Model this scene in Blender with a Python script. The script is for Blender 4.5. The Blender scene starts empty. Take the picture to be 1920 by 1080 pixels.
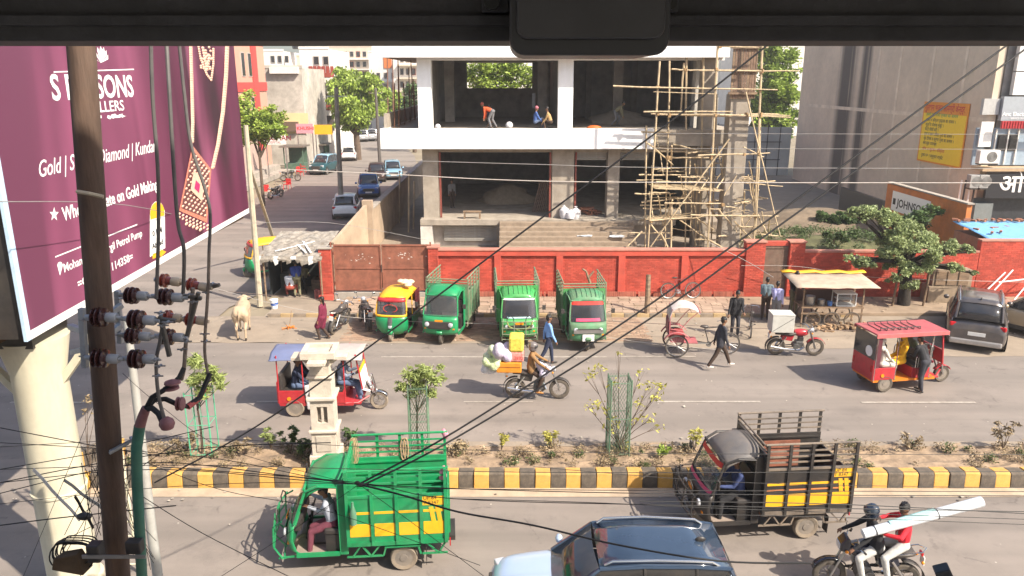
import bpy, math, random
import numpy as np
from mathutils import Vector as V, Matrix
R = math.radians
rnd = random.Random(7)
scn = bpy.context.scene
col = scn.collection
# ---------------------------------------------------------------- camera, sky, sun, exposure
F = 1430.0
TH = math.atan(390/F)
CAMZ = 9.0
cam = bpy.data.objects.new('camera', bpy.data.cameras.new('camera'))
col.objects.link(cam); scn.camera = cam
cam.location = (0, 0, CAMZ); cam.rotation_euler = (R(90)-TH, 0, 0)
cam.data.sensor_width = 36; cam.data.lens = F/1920*36
cam.data.clip_start = 0.05; cam.data.clip_end = 3000
SUN = V((0.66, -0.50, 0.80)).normalized()
w = bpy.data.worlds.new('World'); scn.world = w; w.use_nodes = True
nt = w.node_tree; bg = nt.nodes['Background']
sk = nt.nodes.new('ShaderNodeTexSky'); sk.sky_type = 'NISHITA'; sk.sun_disc = False
sk.sun_elevation = math.asin(SUN.z); sk.sun_rotation = math.atan2(SUN.x, SUN.y)
sk.air_density = 1.0; sk.dust_density = 3.0; sk.ozone_density = 1.0
nt.links.new(sk.outputs[0], bg.inputs[0]); bg.inputs[1].default_value = 0.13
sl = bpy.data.lights.new('sun', 'SUN'); sl.energy = 4.9; sl.angle = R(0.53); sl.color = (1.0, 0.90, 0.76)
so = bpy.data.objects.new('sun', sl); col.objects.link(so)
so.rotation_euler = SUN.to_track_quat('Z', 'Y').to_euler(); so.location = (20, -20, 40)
scn.view_settings.view_transform = 'Standard'; scn.view_settings.look = 'None'
scn.view_settings.exposure = 0.82; scn.view_settings.gamma = 1
scn.view_settings.use_curve_mapping = False
scn.cycles.max_bounces = 6; scn.cycles.transparent_max_bounces = 12
# pale dusty air over the whole place
HAZE = 0.0007
# ---------------------------------------------------------------- pixel <-> place (measuring the photograph)
CS, SN = math.cos(TH), math.sin(TH)
def ray(px, py):
    r = (px-960)/F; u = (540-py)/F
    return V((r, CS+u*SN, -SN+u*CS))
def PY(px, py, Y):
    d = ray(px, py); t = Y/d.y; return V((d.x*t, Y, CAMZ+d.z*t))
def G(px, py, z=0.0):
    d = ray(px, py); t = (z-CAMZ)/d.z; return V((d.x*t, d.y*t, z))
def PXX(px, py, X):
    d = ray(px, py); t = X/d.x; return V((X, d.y*t, CAMZ+d.z*t))
# ---------------------------------------------------------------- materials
def lin(c):
    if isinstance(c, str):
        c = [int(c[i:i+2], 16)/255 for i in (0, 2, 4)]
        return tuple(((x+0.055)/1.055)**2.4 if x > .04045 else x/12.92 for x in c)
    return tuple(c)
_mc = {}
DUST = (0.30, 0.235, 0.17)
def mat(name, color, rough=.6, metal=0, var=.12, scale=6, bump=0.0, bscale=30, dirt=0.0, dirtc=DUST, island=0.0, spec=None, trans=0, coat=0, stretch=None, emit=0, alpha=1):
    if name in _mc: return _mc[name]
    m = bpy.data.materials.new(name); m.use_nodes = True; _mc[name] = m
    n = m.node_tree.nodes; L = m.node_tree.links; b = n['Principled BSDF']
    c = lin(color)
    b.inputs['Roughness'].default_value = rough; b.inputs['Metallic'].default_value = metal
    if spec is not None: b.inputs['Specular IOR Level'].default_value = spec
    if trans: b.inputs['Transmission Weight'].default_value = trans
    if coat: b.inputs['Coat Weight'].default_value = coat; b.inputs['Coat Roughness'].default_value = .08
    if alpha < 1: b.inputs['Alpha'].default_value = alpha
    tc = n.new('ShaderNodeTexCoord'); mp = n.new('ShaderNodeMapping'); L.new(tc.outputs['Object'], mp.inputs[0])
    if stretch: mp.inputs['Scale'].default_value = stretch
    nz = n.new('ShaderNodeTexNoise'); nz.inputs['Scale'].default_value = scale; nz.inputs['Detail'].default_value = 6; nz.inputs['Roughness'].default_value = .65
    L.new(mp.outputs[0], nz.inputs['Vector'])
    mx = n.new('ShaderNodeMix'); mx.data_type = 'RGBA'
    mr = n.new('ShaderNodeMapRange'); mr.inputs[1].default_value = .3; mr.inputs[2].default_value = .7
    L.new(nz.outputs[0], mr.inputs[0]); L.new(mr.outputs[0], mx.inputs[0])
    mx.inputs[6].default_value = tuple(max(0, x*(1-var*1.3)) for x in c)+(1,); mx.inputs[7].default_value = tuple(min(.92, x*(1+var)) for x in c)+(1,)
    out = mx.outputs[2]
    if dirt:
        n2 = n.new('ShaderNodeTexNoise'); n2.inputs['Scale'].default_value = 2.3; n2.inputs['Detail'].default_value = 8; n2.inputs['Roughness'].default_value = .7
        L.new(tc.outputs['Object'], n2.inputs['Vector'])
        r2 = n.new('ShaderNodeMapRange'); r2.inputs[1].default_value = .38; r2.inputs[2].default_value = .75; r2.inputs[3].default_value = dirt*.25; r2.inputs[4].default_value = min(1, dirt*1.5)
        L.new(n2.outputs[0], r2.inputs[0])
        m2 = n.new('ShaderNodeMix'); m2.data_type = 'RGBA'; L.new(r2.outputs[0], m2.inputs[0]); L.new(out, m2.inputs[6]); m2.inputs[7].default_value = tuple(dirtc)+(1,)
        out = m2.outputs[2]
        a = n.new('ShaderNodeMath'); a.operation = 'MULTIPLY_ADD'; L.new(r2.outputs[0], a.inputs[0]); a.inputs[1].default_value = .5; a.inputs[2].default_value = rough; a.use_clamp = True
        L.new(a.outputs[0], b.inputs['Roughness'])
    if island:
        g = n.new('ShaderNodeNewGeometry'); h = n.new('ShaderNodeHueSaturation'); L.new(out, h.inputs['Color'])
        r3 = n.new('ShaderNodeMapRange'); r3.inputs[3].default_value = 1-island; r3.inputs[4].default_value = 1+island
        L.new(g.outputs['Random Per Island'], r3.inputs[0]); L.new(r3.outputs[0], h.inputs['Value']); out = h.outputs[0]
    L.new(out, b.inputs['Base Color'])
    if bump:
        n3 = n.new('ShaderNodeTexNoise'); n3.inputs['Scale'].default_value = bscale; n3.inputs['Detail'].default_value = 5; L.new(mp.outputs[0], n3.inputs['Vector'])
        bp = n.new('ShaderNodeBump'); bp.inputs['Strength'].default_value = bump; bp.inputs['Distance'].default_value = .03
        L.new(n3.outputs[0], bp.inputs['Height']); L.new(bp.outputs[0], b.inputs['Normal'])
    if emit:
        b.inputs['Emission Color'].default_value = c+(1,); b.inputs['Emission Strength'].default_value = emit
    return m
def glass(name, color=(.03,.04,.05), alpha=.62):
    if name in _mc: return _mc[name]
    m = mat(name, color, .06, 0, 0, dirt=.10)
    b = m.node_tree.nodes['Principled BSDF']; b.inputs['Alpha'].default_value = alpha; b.inputs['Specular IOR Level'].default_value = .9
    return m
def leafmat(name, c, isl=.35, transl=.25):
    m = mat(name, c, .55, 0, .25, 1.2, island=isl)
    n = m.node_tree.nodes; L = m.node_tree.links; b = n['Principled BSDF']
    if not n.get('Translucent BSDF'):
        t = n.new('ShaderNodeBsdfTranslucent'); a = n.new('ShaderNodeMixShader'); a.inputs[0].default_value = transl
        src = b.inputs['Base Color'].links[0].from_socket; L.new(src, t.inputs[0])
        L.new(b.outputs[0], a.inputs[1]); L.new(t.outputs[0], a.inputs[2]); L.new(a.outputs[0], n['Material Output'].inputs[0])
    return m
# ---------------------------------------------------------------- mesh builder
class MB:
    def __init__(s): s.v = []; s.f = []; s.m = []; s.mi = 0
    def add(s, vs, fs):
        b = len(s.v); s.v += [tuple(v) for v in vs]
        for f in fs: s.f.append([b+i for i in f]); s.m.append(s.mi)
        return s
    def hexa(s, p):
        return s.add(p, [(0,3,2,1),(4,5,6,7),(0,1,5,4),(1,2,6,5),(2,3,7,6),(3,0,4,7)])
    def box(s, c, d, rot=None, tx=1, ty=1):
        x, y, z = (k/2 for k in d)
        p = [V(q) for q in ((-x,-y,-z),(x,-y,-z),(x,y,-z),(-x,y,-z),(-x*tx,-y*ty,z),(x*tx,-y*ty,z),(x*tx,y*ty,z),(-x*tx,y*ty,z))]
        if rot is not None:
            M = rot if isinstance(rot, Matrix) else Matrix.Rotation(rot, 3, 'Z')
            p = [M @ q for q in p]
        c = V(c); return s.hexa([q+c for q in p])
    def bb(s, a, b):
        return s.box([(a[i]+b[i])/2 for i in range(3)], [abs(b[i]-a[i]) for i in range(3)])
    def frame_(s, p, q):
        d = (V(q)-V(p)); l = d.length or 1e-6; d = d/l
        u = d.cross(V((0,0,1)));
        if u.length < 1e-3: u = V((1,0,0))
        u.normalize(); return d, u, u.cross(d), l
    def bar(s, p, q, w, h=None):
        h = h or w; p = V(p); q = V(q); d, u, v, l = s.frame_(p, q)
        a = [p+u*x*w/2+v*y*h/2 for x, y in ((-1,-1),(1,-1),(1,1),(-1,1))]; b = [k+d*l for k in a]
        return s.hexa(a+b)
    def tube(s, p, q, r, r2=None, n=8):
        return s.path([p, q], r, n, r2)
    def path(s, pts, r, n=6, r2=None):
        pts = [V(p) for p in pts]; vs = []; fs = []; k = len(pts); u0 = None
        for i, p in enumerate(pts):
            d = (pts[min(i+1, k-1)]-pts[max(i-1, 0)]).normalized()
            if u0 is None:
                u = d.cross(V((0,0,1)))
                if u.length < 1e-3: u = V((1,0,0))
            else: u = u0-d*u0.dot(d)
            u.normalize(); u0 = u; v = d.cross(u)
            rr = r if r2 is None else r+(r2-r)*i/(k-1)
            if callable(r): rr = r(i/(k-1))
            for j in range(n):
                a = 2*math.pi*j/n; vs.append(p+u*math.cos(a)*rr+v*math.sin(a)*rr)
        for i in range(k-1):
            for j in range(n):
                j2 = (j+1) % n; fs.append((i*n+j, i*n+j2, (i+1)*n+j2, (i+1)*n+j))
        fs.append(tuple(range(n-1, -1, -1))); fs.append(tuple((k-1)*n+j for j in range(n)))
        return s.add(vs, fs)
    def lathe(s, prof, c, ax='Z', n=16, close=False):
        c = V(c); vs = []; fs = []; k = len(prof)
        for r, h in prof:
            for j in range(n):
                a = 2*math.pi*j/n; x, y = r*math.cos(a), r*math.sin(a)
                q = {'Z': (x,y,h), 'X': (h,x,y), 'Y': (y,h,x)}[ax] if isinstance(ax, str) else ax @ V((x,y,h))
                vs.append(c+V(q))
        for i in range(k-1 if not close else k):
            i2 = (i+1) % k
            for j in range(n):
                j2 = (j+1) % n; fs.append((i*n+j, i*n+j2, i2*n+j2, i2*n+j))
        if not close:
            if prof[0][0] > 1e-4: fs.append(tuple(range(n-1, -1, -1)))
            if prof[-1][0] > 1e-4: fs.append(tuple((k-1)*n+j for j in range(n)))
        return s.add(vs, fs)
    def ring(s, c, Rr, r, ax='Y', n=24, m=6):
        return s.lathe([(Rr+r*math.cos(2*math.pi*k/m), r*math.sin(2*math.pi*k/m)) for k in range(m)], c, ax, n, True)
    def sheet(s, rows):
        k = len(rows[0]); vs = [p for r in rows for p in r]; fs = []
        for i in range(len(rows)-1):
            for j in range(k-1): fs.append((i*k+j, i*k+j+1, (i+1)*k+j+1, (i+1)*k+j))
        return s.add(vs, fs)
    def prism(s, poly, a, b, ax='Y'):
        n = len(poly)
        def e(p, t): return {'Y': (p[0], t, p[1]), 'X': (t, p[0], p[1]), 'Z': (p[0], p[1], t)}[ax]
        return s.add([e(p, a) for p in poly]+[e(p, b) for p in poly], [tuple(range(n))[::-1], tuple(range(n, 2*n))]+[(i, (i+1) % n, n+(i+1) % n, n+i) for i in range(n)])
    def ell(s, c, r, n=12, m=8, M=None):
        vs = []; fs = []; c = V(c)
        for i in range(m+1):
            t = math.pi*i/m
            for j in range(n):
                a = 2*math.pi*j/n; q = V((r[0]*math.sin(t)*math.cos(a), r[1]*math.sin(t)*math.sin(a), r[2]*math.cos(t)))
                vs.append(c+(M @ q if M else q))
        for i in range(m):
            for j in range(n):
                j2 = (j+1) % n; fs.append((i*n+j, (i+1)*n+j, (i+1)*n+j2, i*n+j2))
        return s.add(vs, fs)
    def build(s, name, mats, parent=None, smooth=False, bevel=0, sub=0, solid=0, kind=None, label=None, loc=None, rot=None):
        me = bpy.data.meshes.new(name); me.from_pydata(s.v, [], s.f)
        if not isinstance(mats, (list, tuple)): mats = [mats]
        for m in mats: me.materials.append(m)
        if len(mats) > 1: me.polygons.foreach_set('material_index', s.m)
        if smooth: me.polygons.foreach_set('use_smooth', [True]*len(me.polygons))
        me.update(); me.validate()
        o = bpy.data.objects.new(name, me); col.objects.link(o)
        if parent is not None: o.parent = parent
        if loc is not None: o.location = loc
        if rot is not None: o.rotation_euler = rot
        if solid: md = o.modifiers.new('s', 'SOLIDIFY'); md.thickness = solid; md.offset = 0
        if bevel:
            md = o.modifiers.new('b', 'BEVEL'); md.width = bevel; md.segments = 2; md.limit_method = 'ANGLE'; md.harden_normals = False
        if sub: md = o.modifiers.new('u', 'SUBSURF'); md.levels = sub; md.render_levels = sub
        if smooth and not sub and hasattr(me, 'set_sharp_from_angle'): me.set_sharp_from_angle(angle=R(40))
        if kind: o['kind'] = kind
        if label: o['label'] = label
        return o
def tag(o, label, cat, group=None):
    o['label'] = label; o['category'] = cat
    if group: o['group'] = group
    return o
def empty(name, loc, rz=0, label=None, cat=None, group=None):
    o = bpy.data.objects.new(name, None); col.objects.link(o); o.location = loc; o.rotation_euler = (0, 0, rz); o.empty_display_size = .1
    if label: tag(o, label, cat, group)
    return o
_kids = None
def copy_tree(o, parent=None):
    kids = [k for k in bpy.data.objects if k.parent == o]
    c = o.copy(); col.objects.link(c)
    if parent is not None: c.parent = parent
    for k in kids: copy_tree(k, c)
    return c
def xyz(s, mats): return mats
def text(name, body, size, m, loc, xdir, ydir, parent=None, shear=0, bold=0, align='LEFT', sx=1, ext=.0015, space=1):
    cu = bpy.data.curves.new(name, 'FONT'); cu.body = body; cu.size = size; cu.shear = shear; cu.offset = bold; cu.align_x = align; cu.extrude = ext; cu.space_character = space; cu.resolution_u = 3
    o = bpy.data.objects.new(name, cu); me = bpy.data.meshes.new_from_object(o); bpy.data.objects.remove(o)
    me.materials.clear(); me.materials.append(m); me.name = name
    x = V(xdir).normalized(); y = V(ydir).normalized(); z = x.cross(y)
    M = Matrix((x*sx, y, z)).transposed().to_4x4(); M.translation = V(loc)
    me.transform(M)
    o = bpy.data.objects.new(name, me); col.objects.link(o); o.parent = parent
    return o
# ---------------------------------------------------------------- shared materials
steel = mat('steel', (.42,.42,.42), .35, .9, .1, dirt=.15)
galv = mat('galvanised', (.40,.43,.46), .5, .6, .15, 12, dirt=.12)
chrome = mat('chrome', (.65,.65,.65), .15, 1, .05)
black = mat('black_paint', (.018,.018,.02), .4, 0, .2, dirt=.10)
blackpl = mat('black_plastic', (.022,.022,.024), .55, 0, .2, dirt=.10)
rubber = mat('tyre_rubber', (.045,.043,.04), .85, 0, .2, 20, dirt=.35)
dusty_rubber = mat('dusty_rubber', (.20,.17,.135), .9, 0, .15, 20, dirt=.5)
greyrim = mat('wheel_steel', (.22,.20,.18), .6, .3, .2, dirt=.4)
white = mat('white_paint', (.78,.78,.76), .5, 0, .05, dirt=.05)
red = mat('red_paint', (.42,.016,.028), .35, 0, .15, dirt=.10)
yellow = mat('yellow_paint', (.80,.42,.01), .45, 0, .08, dirt=.08)
green = mat('green_paint', (.0,.245,.085), .34, 0, .16, 4, dirt=.10, coat=.2)
green2 = mat('pale_green_paint', (.03,.31,.07), .40, 0, .2, 4, dirt=.17, coat=.15)
gdull = mat('weathered_green_paint', (.03,.20,.09), .55, 0, .3, 9, dirt=.35)
concrete = mat('concrete', (.34,.31,.27), .9, 0, .22, 2.2, bump=.25, dirt=.2)
cream = mat('cream_paint', (.60,.56,.43), .55, 0, .10, 2, dirt=.22, dirtc=(.36,.30,.20), stretch=(2,2,.35))
bamboo = mat('bamboo', (.50,.385,.235), .75, 0, .35, 7, dirt=.15, dirtc=(.25,.22,.18), island=.3, stretch=(1,1,.3))
wood = mat('weathered_wood', (.22,.15,.095), .8, 0, .35, 8, stretch=(.3,1,1), bump=.2)
skin = mat('skin', (.20,.10,.055), .55, 0, .06)
skin2 = mat('skin_light', (.30,.16,.095), .55, 0, .06)
hairm = mat('black_hair', (.012,.01,.009), .5, 0, .2, 60)
amber = mat('amber_lens', (.75,.25,.01), .25, 0, .05)
redlens = mat('red_lens', (.45,.01,.015), .2, 0, .05)
lens = mat('lamp_lens', (.55,.57,.6), .12, .2, .05)
seatbl = mat('black_vinyl', (.025,.023,.025), .45, 0, .2, dirt=.15)
seatred = mat('red_vinyl', (.32,.03,.035), .45, 0, .2, dirt=.15)
glassd = glass('dark_glass', (.015,.02,.028), .85)
glassc = glass('clear_glass', (.10,.12,.13), .35)
plate_w = mat('number_plate_white', (.7,.7,.68), .5, 0, .05, dirt=.1)
ink = mat('black_lettering', (.02,.02,.02), .6, 0, 0)
inkred = mat('red_lettering', (.55,.03,.02), .6, 0, 0)
inkwhite = mat('white_lettering', (.85,.85,.83), .5, 0, 0)
# ================================================================ SETTING
hz = MB().bb((-254,-44,-1.1),(254,424,19.0)).build('haze', bpy.data.materials.new('haze_air'), None, kind='stuff')
hm_ = hz.data.materials[0]; hm_.use_nodes = True; hn = hm_.node_tree.nodes; hn.remove(hn['Principled BSDF']); pv = hn.new('ShaderNodeVolumePrincipled'); pv.inputs['Color'].default_value = (.95,.95,.97,1); pv.inputs['Density'].default_value = HAZE; pv.inputs['Anisotropy'].default_value = .1
hm_.node_tree.links.new(pv.outputs[0], hn['Material Output'].inputs['Volume'])
def struct(o): o['kind'] = 'structure'; return o
def roadmat():
    m = mat('dusty_asphalt', (.238,.204,.178), .88, 0, .10, .5, bump=.12, bscale=55)
    n = m.node_tree.nodes; L = m.node_tree.links; b = n['Principled BSDF']
    src = b.inputs['Base Color'].links[0].from_socket
    tc = n.new('ShaderNodeTexCoord'); mp = n.new('ShaderNodeMapping'); L.new(tc.outputs['Object'], mp.inputs[0]); mp.inputs['Scale'].default_value = (.045,.9,1)
    nz = n.new('ShaderNodeTexNoise'); nz.inputs['Scale'].default_value = 1; nz.inputs['Detail'].default_value = 7; L.new(mp.outputs[0], nz.inputs['Vector'])
    mr = n.new('ShaderNodeMapRange'); mr.inputs[1].default_value = .42; mr.inputs[2].default_value = .62; L.new(nz.outputs[0], mr.inputs[0])
    mx = n.new('ShaderNodeMix'); mx.data_type = 'RGBA'; L.new(mr.outputs[0], mx.inputs[0]); L.new(src, mx.inputs[6]); mx.inputs[7].default_value = (.185,.160,.140,1)
    m2 = n.new('ShaderNodeMix'); m2.data_type = 'RGBA'; m2.blend_type = 'MULTIPLY'; n2 = n.new('ShaderNodeTexNoise'); n2.inputs['Scale'].default_value = 1.1; n2.inputs['Detail'].default_value = 9; n2.inputs['Roughness'].default_value = .75
    L.new(tc.outputs['Object'], n2.inputs['Vector']); r2 = n.new('ShaderNodeMapRange'); r2.inputs[1].default_value = .52; r2.inputs[2].default_value = .72; r2.inputs[4].default_value = .5; L.new(n2.outputs[0], r2.inputs[0]); L.new(r2.outputs[0], m2.inputs[0])
    L.new(mx.outputs[2], m2.inputs[6]); m2.inputs[7].default_value = (.50,.50,.52,1)
    sp = n.new('ShaderNodeTexVoronoi'); sp.inputs['Scale'].default_value = 1.9; L.new(tc.outputs['Object'], sp.inputs['Vector'])
    r3 = n.new('ShaderNodeMapRange'); r3.inputs[1].default_value = .05; r3.inputs[2].default_value = .028; L.new(sp.outputs[0], r3.inputs[0])
    m3 = n.new('ShaderNodeMix'); m3.data_type = 'RGBA'; L.new(r3.outputs[0], m3.inputs[0]); L.new(m2.outputs[2], m3.inputs[6]); m3.inputs[7].default_value = (.45,.41,.35,1)
    # cracks, oil drips
    w0 = n.new('ShaderNodeTexNoise'); w0.inputs['Scale'].default_value = 1.4; w0.inputs['Detail'].default_value = 5; L.new(tc.outputs['Object'], w0.inputs['Vector'])
    wm = n.new('ShaderNodeMix'); wm.data_type = 'RGBA'; wm.inputs[0].default_value = .28; L.new(tc.outputs['Object'], wm.inputs[6]); L.new(w0.outputs[1], wm.inputs[7])
    vc = n.new('ShaderNodeTexVoronoi'); vc.feature = 'DISTANCE_TO_EDGE'; vc.inputs['Scale'].default_value = .55; L.new(wm.outputs[2], vc.inputs['Vector'])
    rc = n.new('ShaderNodeMapRange'); rc.inputs[1].default_value = .012; rc.inputs[2].default_value = .004; rc.inputs[4].default_value = .42; L.new(vc.outputs[0], rc.inputs[0])
    rk = n.new('ShaderNodeMapRange'); rk.inputs[1].default_value = .50; rk.inputs[2].default_value = .60; L.new(n2.outputs[0], rk.inputs[0])
    mk_ = n.new('ShaderNodeMath'); mk_.operation = 'MULTIPLY'; L.new(rc.outputs[0], mk_.inputs[0]); L.new(rk.outputs[0], mk_.inputs[1])
    m4 = n.new('ShaderNodeMix'); m4.data_type = 'RGBA'; L.new(mk_.outputs[0], m4.inputs[0]); L.new(m3.outputs[2], m4.inputs[6]); m4.inputs[7].default_value = (.07,.06,.055,1)
    vo = n.new('ShaderNodeTexVoronoi'); vo.inputs['Scale'].default_value = .8; mo = n.new('ShaderNodeMapping'); mo.inputs['Scale'].default_value = (.5,1,1); L.new(wm.outputs[2], mo.inputs[0]); L.new(mo.outputs[0], vo.inputs['Vector'])
    ro = n.new('ShaderNodeMapRange'); ro.inputs[1].default_value = .22; ro.inputs[2].default_value = .05; ro.inputs[4].default_value = .38; L.new(vo.outputs[0], ro.inputs[0])
    m5 = n.new('ShaderNodeMix'); m5.data_type = 'RGBA'; L.new(ro.outputs[0], m5.inputs[0]); L.new(m4.outputs[2], m5.inputs[6]); m5.inputs[7].default_value = (.10,.088,.08,1)
    L.new(m5.outputs[2], b.inputs['Base Color'])
    return m
asph = roadmat()
sand = mat('sandy_soil', (.285,.232,.178), .95, 0, .16, .8, bump=.4, bscale=12, dirt=.25, dirtc=(.22,.18,.14))
MB().add([(-250,-40,-.06),(250,-40,-.06),(250,420,-.06),(-250,420,-.06)], [(0,1,2,3)]).build('ground', mat('far_soil', (.24,.20,.14), .95, 0, .2, .2), kind='structure')
g = MB()
g.add([(-60,4,0),(60,4,0),(60,25.6,0),(-60,25.6,0)], [(0,1,2,3)])
g.build('road', asph, kind='structure')
# side road, with its bend to the left
g = MB()
rows = [(-34,-11.5,25.6),(-30,-11.6,30),(-22.5,-10.2,34.5),(-20.5,-8.2,40),(-20,-7.9,52),(-20.5,-8.4,70),(-23,-12,95),(-31,-19,125),(-38,-26,155),(-48,-36,190)]
g.sheet([[(a,y,.004),(b,y,.004)] for a, b, y in rows])
g.build('side_road', asph, kind='structure')
# sandy verge where the cow stands and the unpaved apron to the right
def edge(x): return 25.55+.06*math.sin(x*.5)+.05*math.sin(x*2.7)+.03*math.sin(x*7)
g = MB(); xs = [-14+i*.5 for i in range(93)]
g.sheet([[(x, edge(x)-.5*(x>4.5)-(.9 if x > 12 else 0), .008), (x, 28.75, .008)] for x in xs])
g.build('verge', sand, kind='structure')
MB().add([(-9.8,28.7,-.01),(-3.4,28.7,-.01),(-3.4,36,-.01),(-9.8,36,-.01),(-3.4,31,-.01),(40,31,-.01),(40,75,-.01),(-9.2,75,-.01),(-9.2,36,-.01)], [(0,1,2,3),(4,5,6,7,8)]).build('lot_ground', sand, kind='structure')
# brick pavers of the parking apron
pav = mat('brick_paver', (.30,.185,.125), .9, 0, .15, 3, island=.22, dirt=.55, bump=.2)
g = MB(); X0, X1, Y0, Y1 = -6.2, 4.9, 25.75, 28.55
y = Y0; r_ = 0
while y < Y1:
    x = X0+(r_ % 2)*.12+rnd.uniform(-.03,.03)
    while x < X1:
        if not (rnd.random() < .04):
            h = .018+rnd.uniform(-.006,.006); ww = .225; g.bb((x,y,.0),(x+ww,y+.115,h))
        x += .24
    y += .128; r_ += 1
g.build('apron_paving', pav, kind='stuff')
# footpath and its slabs
slab = mat('footpath_slab', (.36,.26,.19), .92, 0, .15, 2.5, island=.14, dirt=.35, bump=.25)
MB().bb((-7.0,28.78,-.05),(24,31.15,.12)).build('footpath', mat('footpath_bed', (.27,.20,.14), .95, 0, .25, 2, dirt=.3), kind='structure')
g = MB(); y = 28.83
while y < 31.0:
    x = -6.9+rnd.uniform(0,.2)
    while x < 9:
        if rnd.random() > .12: g.bb((x,y,.10),(x+.43,y+.30,.15+rnd.uniform(-.008,.012)))
        x += .45
    y += .32
g.build('footpath_paving', slab, kind='stuff')
kroot = empty('footpath_kerb', (0,28.66,0)); kroot['kind'] = 'structure'
ky = mat('faded_yellow_kerb', (.46,.31,.12), .8, 0, .3, 5, dirt=.9); kb = mat('faded_black_kerb', (.17,.145,.12), .85, 0, .3, 5, dirt=.9)
bases = {}
def piece(name, m, parent, loc, dims, rz=0, bev=.008, tx=1, ty=1):
    k = (name, m.name, dims, tx, ty)
    if k not in bases:
        mb = MB().box((0,0,0), dims, tx=tx, ty=ty)
        o = mb.build(name, m, parent, bevel=bev)
        bases[k] = o.data
    else:
        o = bpy.data.objects.new(name, bases[k]); col.objects.link(o); o.parent = parent
        if bev: md = o.modifiers.new('b', 'BEVEL'); md.width = bev; md.segments = 1
    o.location = loc; o.rotation_euler = (0,0,rz)
    return o
for i in range(46):
    x = -9.6+i*.5
    piece('kerb_stone', ky if i % 2 else kb, kroot, (x+.25, rnd.uniform(-.012,.012), .06), (.485,.14,.17), rnd.uniform(-.01,.01))
# median
med = mat('median_soil', (.29,.21,.14), .97, 0, .3, 3, bump=.8, bscale=9)
g = MB(); g.sheet([[(-9.3+i*.4, 15.9+j*.17, .27+rnd.uniform(-.03,.05)) for j in range(9)] for i in range(75)])
g.build('median', med, kind='structure')
mroot = empty('median_kerb', (0,15.6,0)); mroot['kind'] = 'structure'
my = mat('yellow_kerb_paint', (.68,.36,.05), .75, 0, .22, 4, dirt=.42, bump=.25); mk = mat('black_kerb_paint', (.045,.042,.040), .85, 0, .3, 4, dirt=.42, bump=.25)
prof = [(0,0),(.34,0),(.34,.36),(.10,.385),(.03,.34)]
for mt in (my, mk):
    o = MB().prism(prof, -.17, .17, 'X').build('kerb_stone', mt, mroot, bevel=.012); bases[mt.name] = o.data; o.location = (-9.45 if mt is mk else -9.1, 0, 0)
for i in range(2, 66):
    mt = mk if i % 2 == 0 else my
    o = bpy.data.objects.new('kerb_stone', bases[mt.name]); col.objects.link(o); o.parent = mroot; o.location = (-9.45+i*.35, rnd.uniform(-.02,.02), rnd.uniform(-.02,.008)); o.rotation_euler = (rnd.uniform(-.025,.025), rnd.uniform(-.02,.02), rnd.uniform(-.02,.02))
    md = o.modifiers.new('b', 'BEVEL'); md.width = .012; md.segments = 2
# rounded end of the median and the back kerb
for k in range(5):
    a0 = R(180-k*36-90-90); cx, cy, rr = -9.62, 16.42, .82
    a = R(198+(-k)*36+54); p = (cx+rr*math.cos(a), cy+rr*math.sin(a)-15.6, .19)
    piece('kerb_stone', my if k % 2 == 0 else mk, mroot, p, (.48,.25,.37), a+R(90))
kb2 = MB().bb((-9.5,1.5,0),(13.5,1.75,.30)).build('back_kerb', sand, mroot)
struct(MB().add([(-9.6,15.22,.012),(13.6,15.22,.012),(13.6,15.6,.012),(-9.6,15.6,.012)], [(0,1,2,3)]).build('gutter_dust', mat('pale_dust', (.42,.33,.24), .95, 0, .2, 1.5, bump=.2)))
# lane lines (worn white paint)
lp = mat('worn_lane_paint', (.44,.40,.35), .85, 0, .3, 8, dirt=.8, dirtc=(.26,.225,.19))
g = MB()
def line(a, b, y, w_=.10): g.add([(a,y-w_/2,.012),(b,y-w_/2,.012),(b,y+w_/2,.012),(a,y+w_/2,.012)], [(0,1,2,3)])
line(-4.4,3.2,24.15,.09); line(3.6,6.2,24.2,.07); line(4.2,7.2,20.45); line(10.1,13.4,20.4); line(-14.5,-11.6,20.4); line(-7.4,-4.9,20.45); line(-1.4,.6,20.45,.05); line(17,20,20.4)
g.build('lane_lines', lp, kind='structure')

# ================================================================ RED WALL
def brickmat(name, c, d=.12):
    return mat(name, c, .85, 0, .25, 1.1, island=.18, dirt=d+.06, dirtc=(.36,.15,.11), bump=.3)
rbr = brickmat('red_painted_brick', (.44,.058,.034)); rpl = mat('red_painted_render', (.46,.062,.038), .85, 0, .22, 1.3, dirt=.20, dirtc=(.36,.15,.11), bump=.3)
def bricks(mb, x0, x1, z0, z1, yf, bw=.23, bh=.075, d=.012):
    z = z0; r = 0
    while z < z1-.02:
        h = min(bh-.012, z1-z); x = x0-(bw/2 if r % 2 else 0)
        while x < x1:
            a = max(x, x0); b = min(x+bw-.012, x1)
            if b-a > .03: mb.bb((a, yf-d+rnd.uniform(-.002,.002), z), (b, yf+.01, z+h))
            x += bw
        z += bh; r += 1
wy = 31.2
wl = empty('boundary_wall', (4,wy,0), 0, 'long red painted brick boundary wall with recessed panels behind the parked three-wheelers', 'wall')
def rel(a): return (a[0]-4, a[1]-wy, a[2])
def wbox(m, a, b): m.bb(rel(a), rel(b))
edges = [-3.29,-.61,2.0,4.62,7.27,9.95]
g = MB(); wbox(g, (-3.5,wy+.1,.1), (10.0,wy+.3,2.08)); g.build('wall_core', rpl, wl)
for i, x in enumerate(edges[:-1]):
    g = MB(); bricks(g, x+.14-4, edges[i+1]-.14-4, .32, 1.86, .1); g.build('brick_panel', rbr, wl, kind='stuff')
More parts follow.
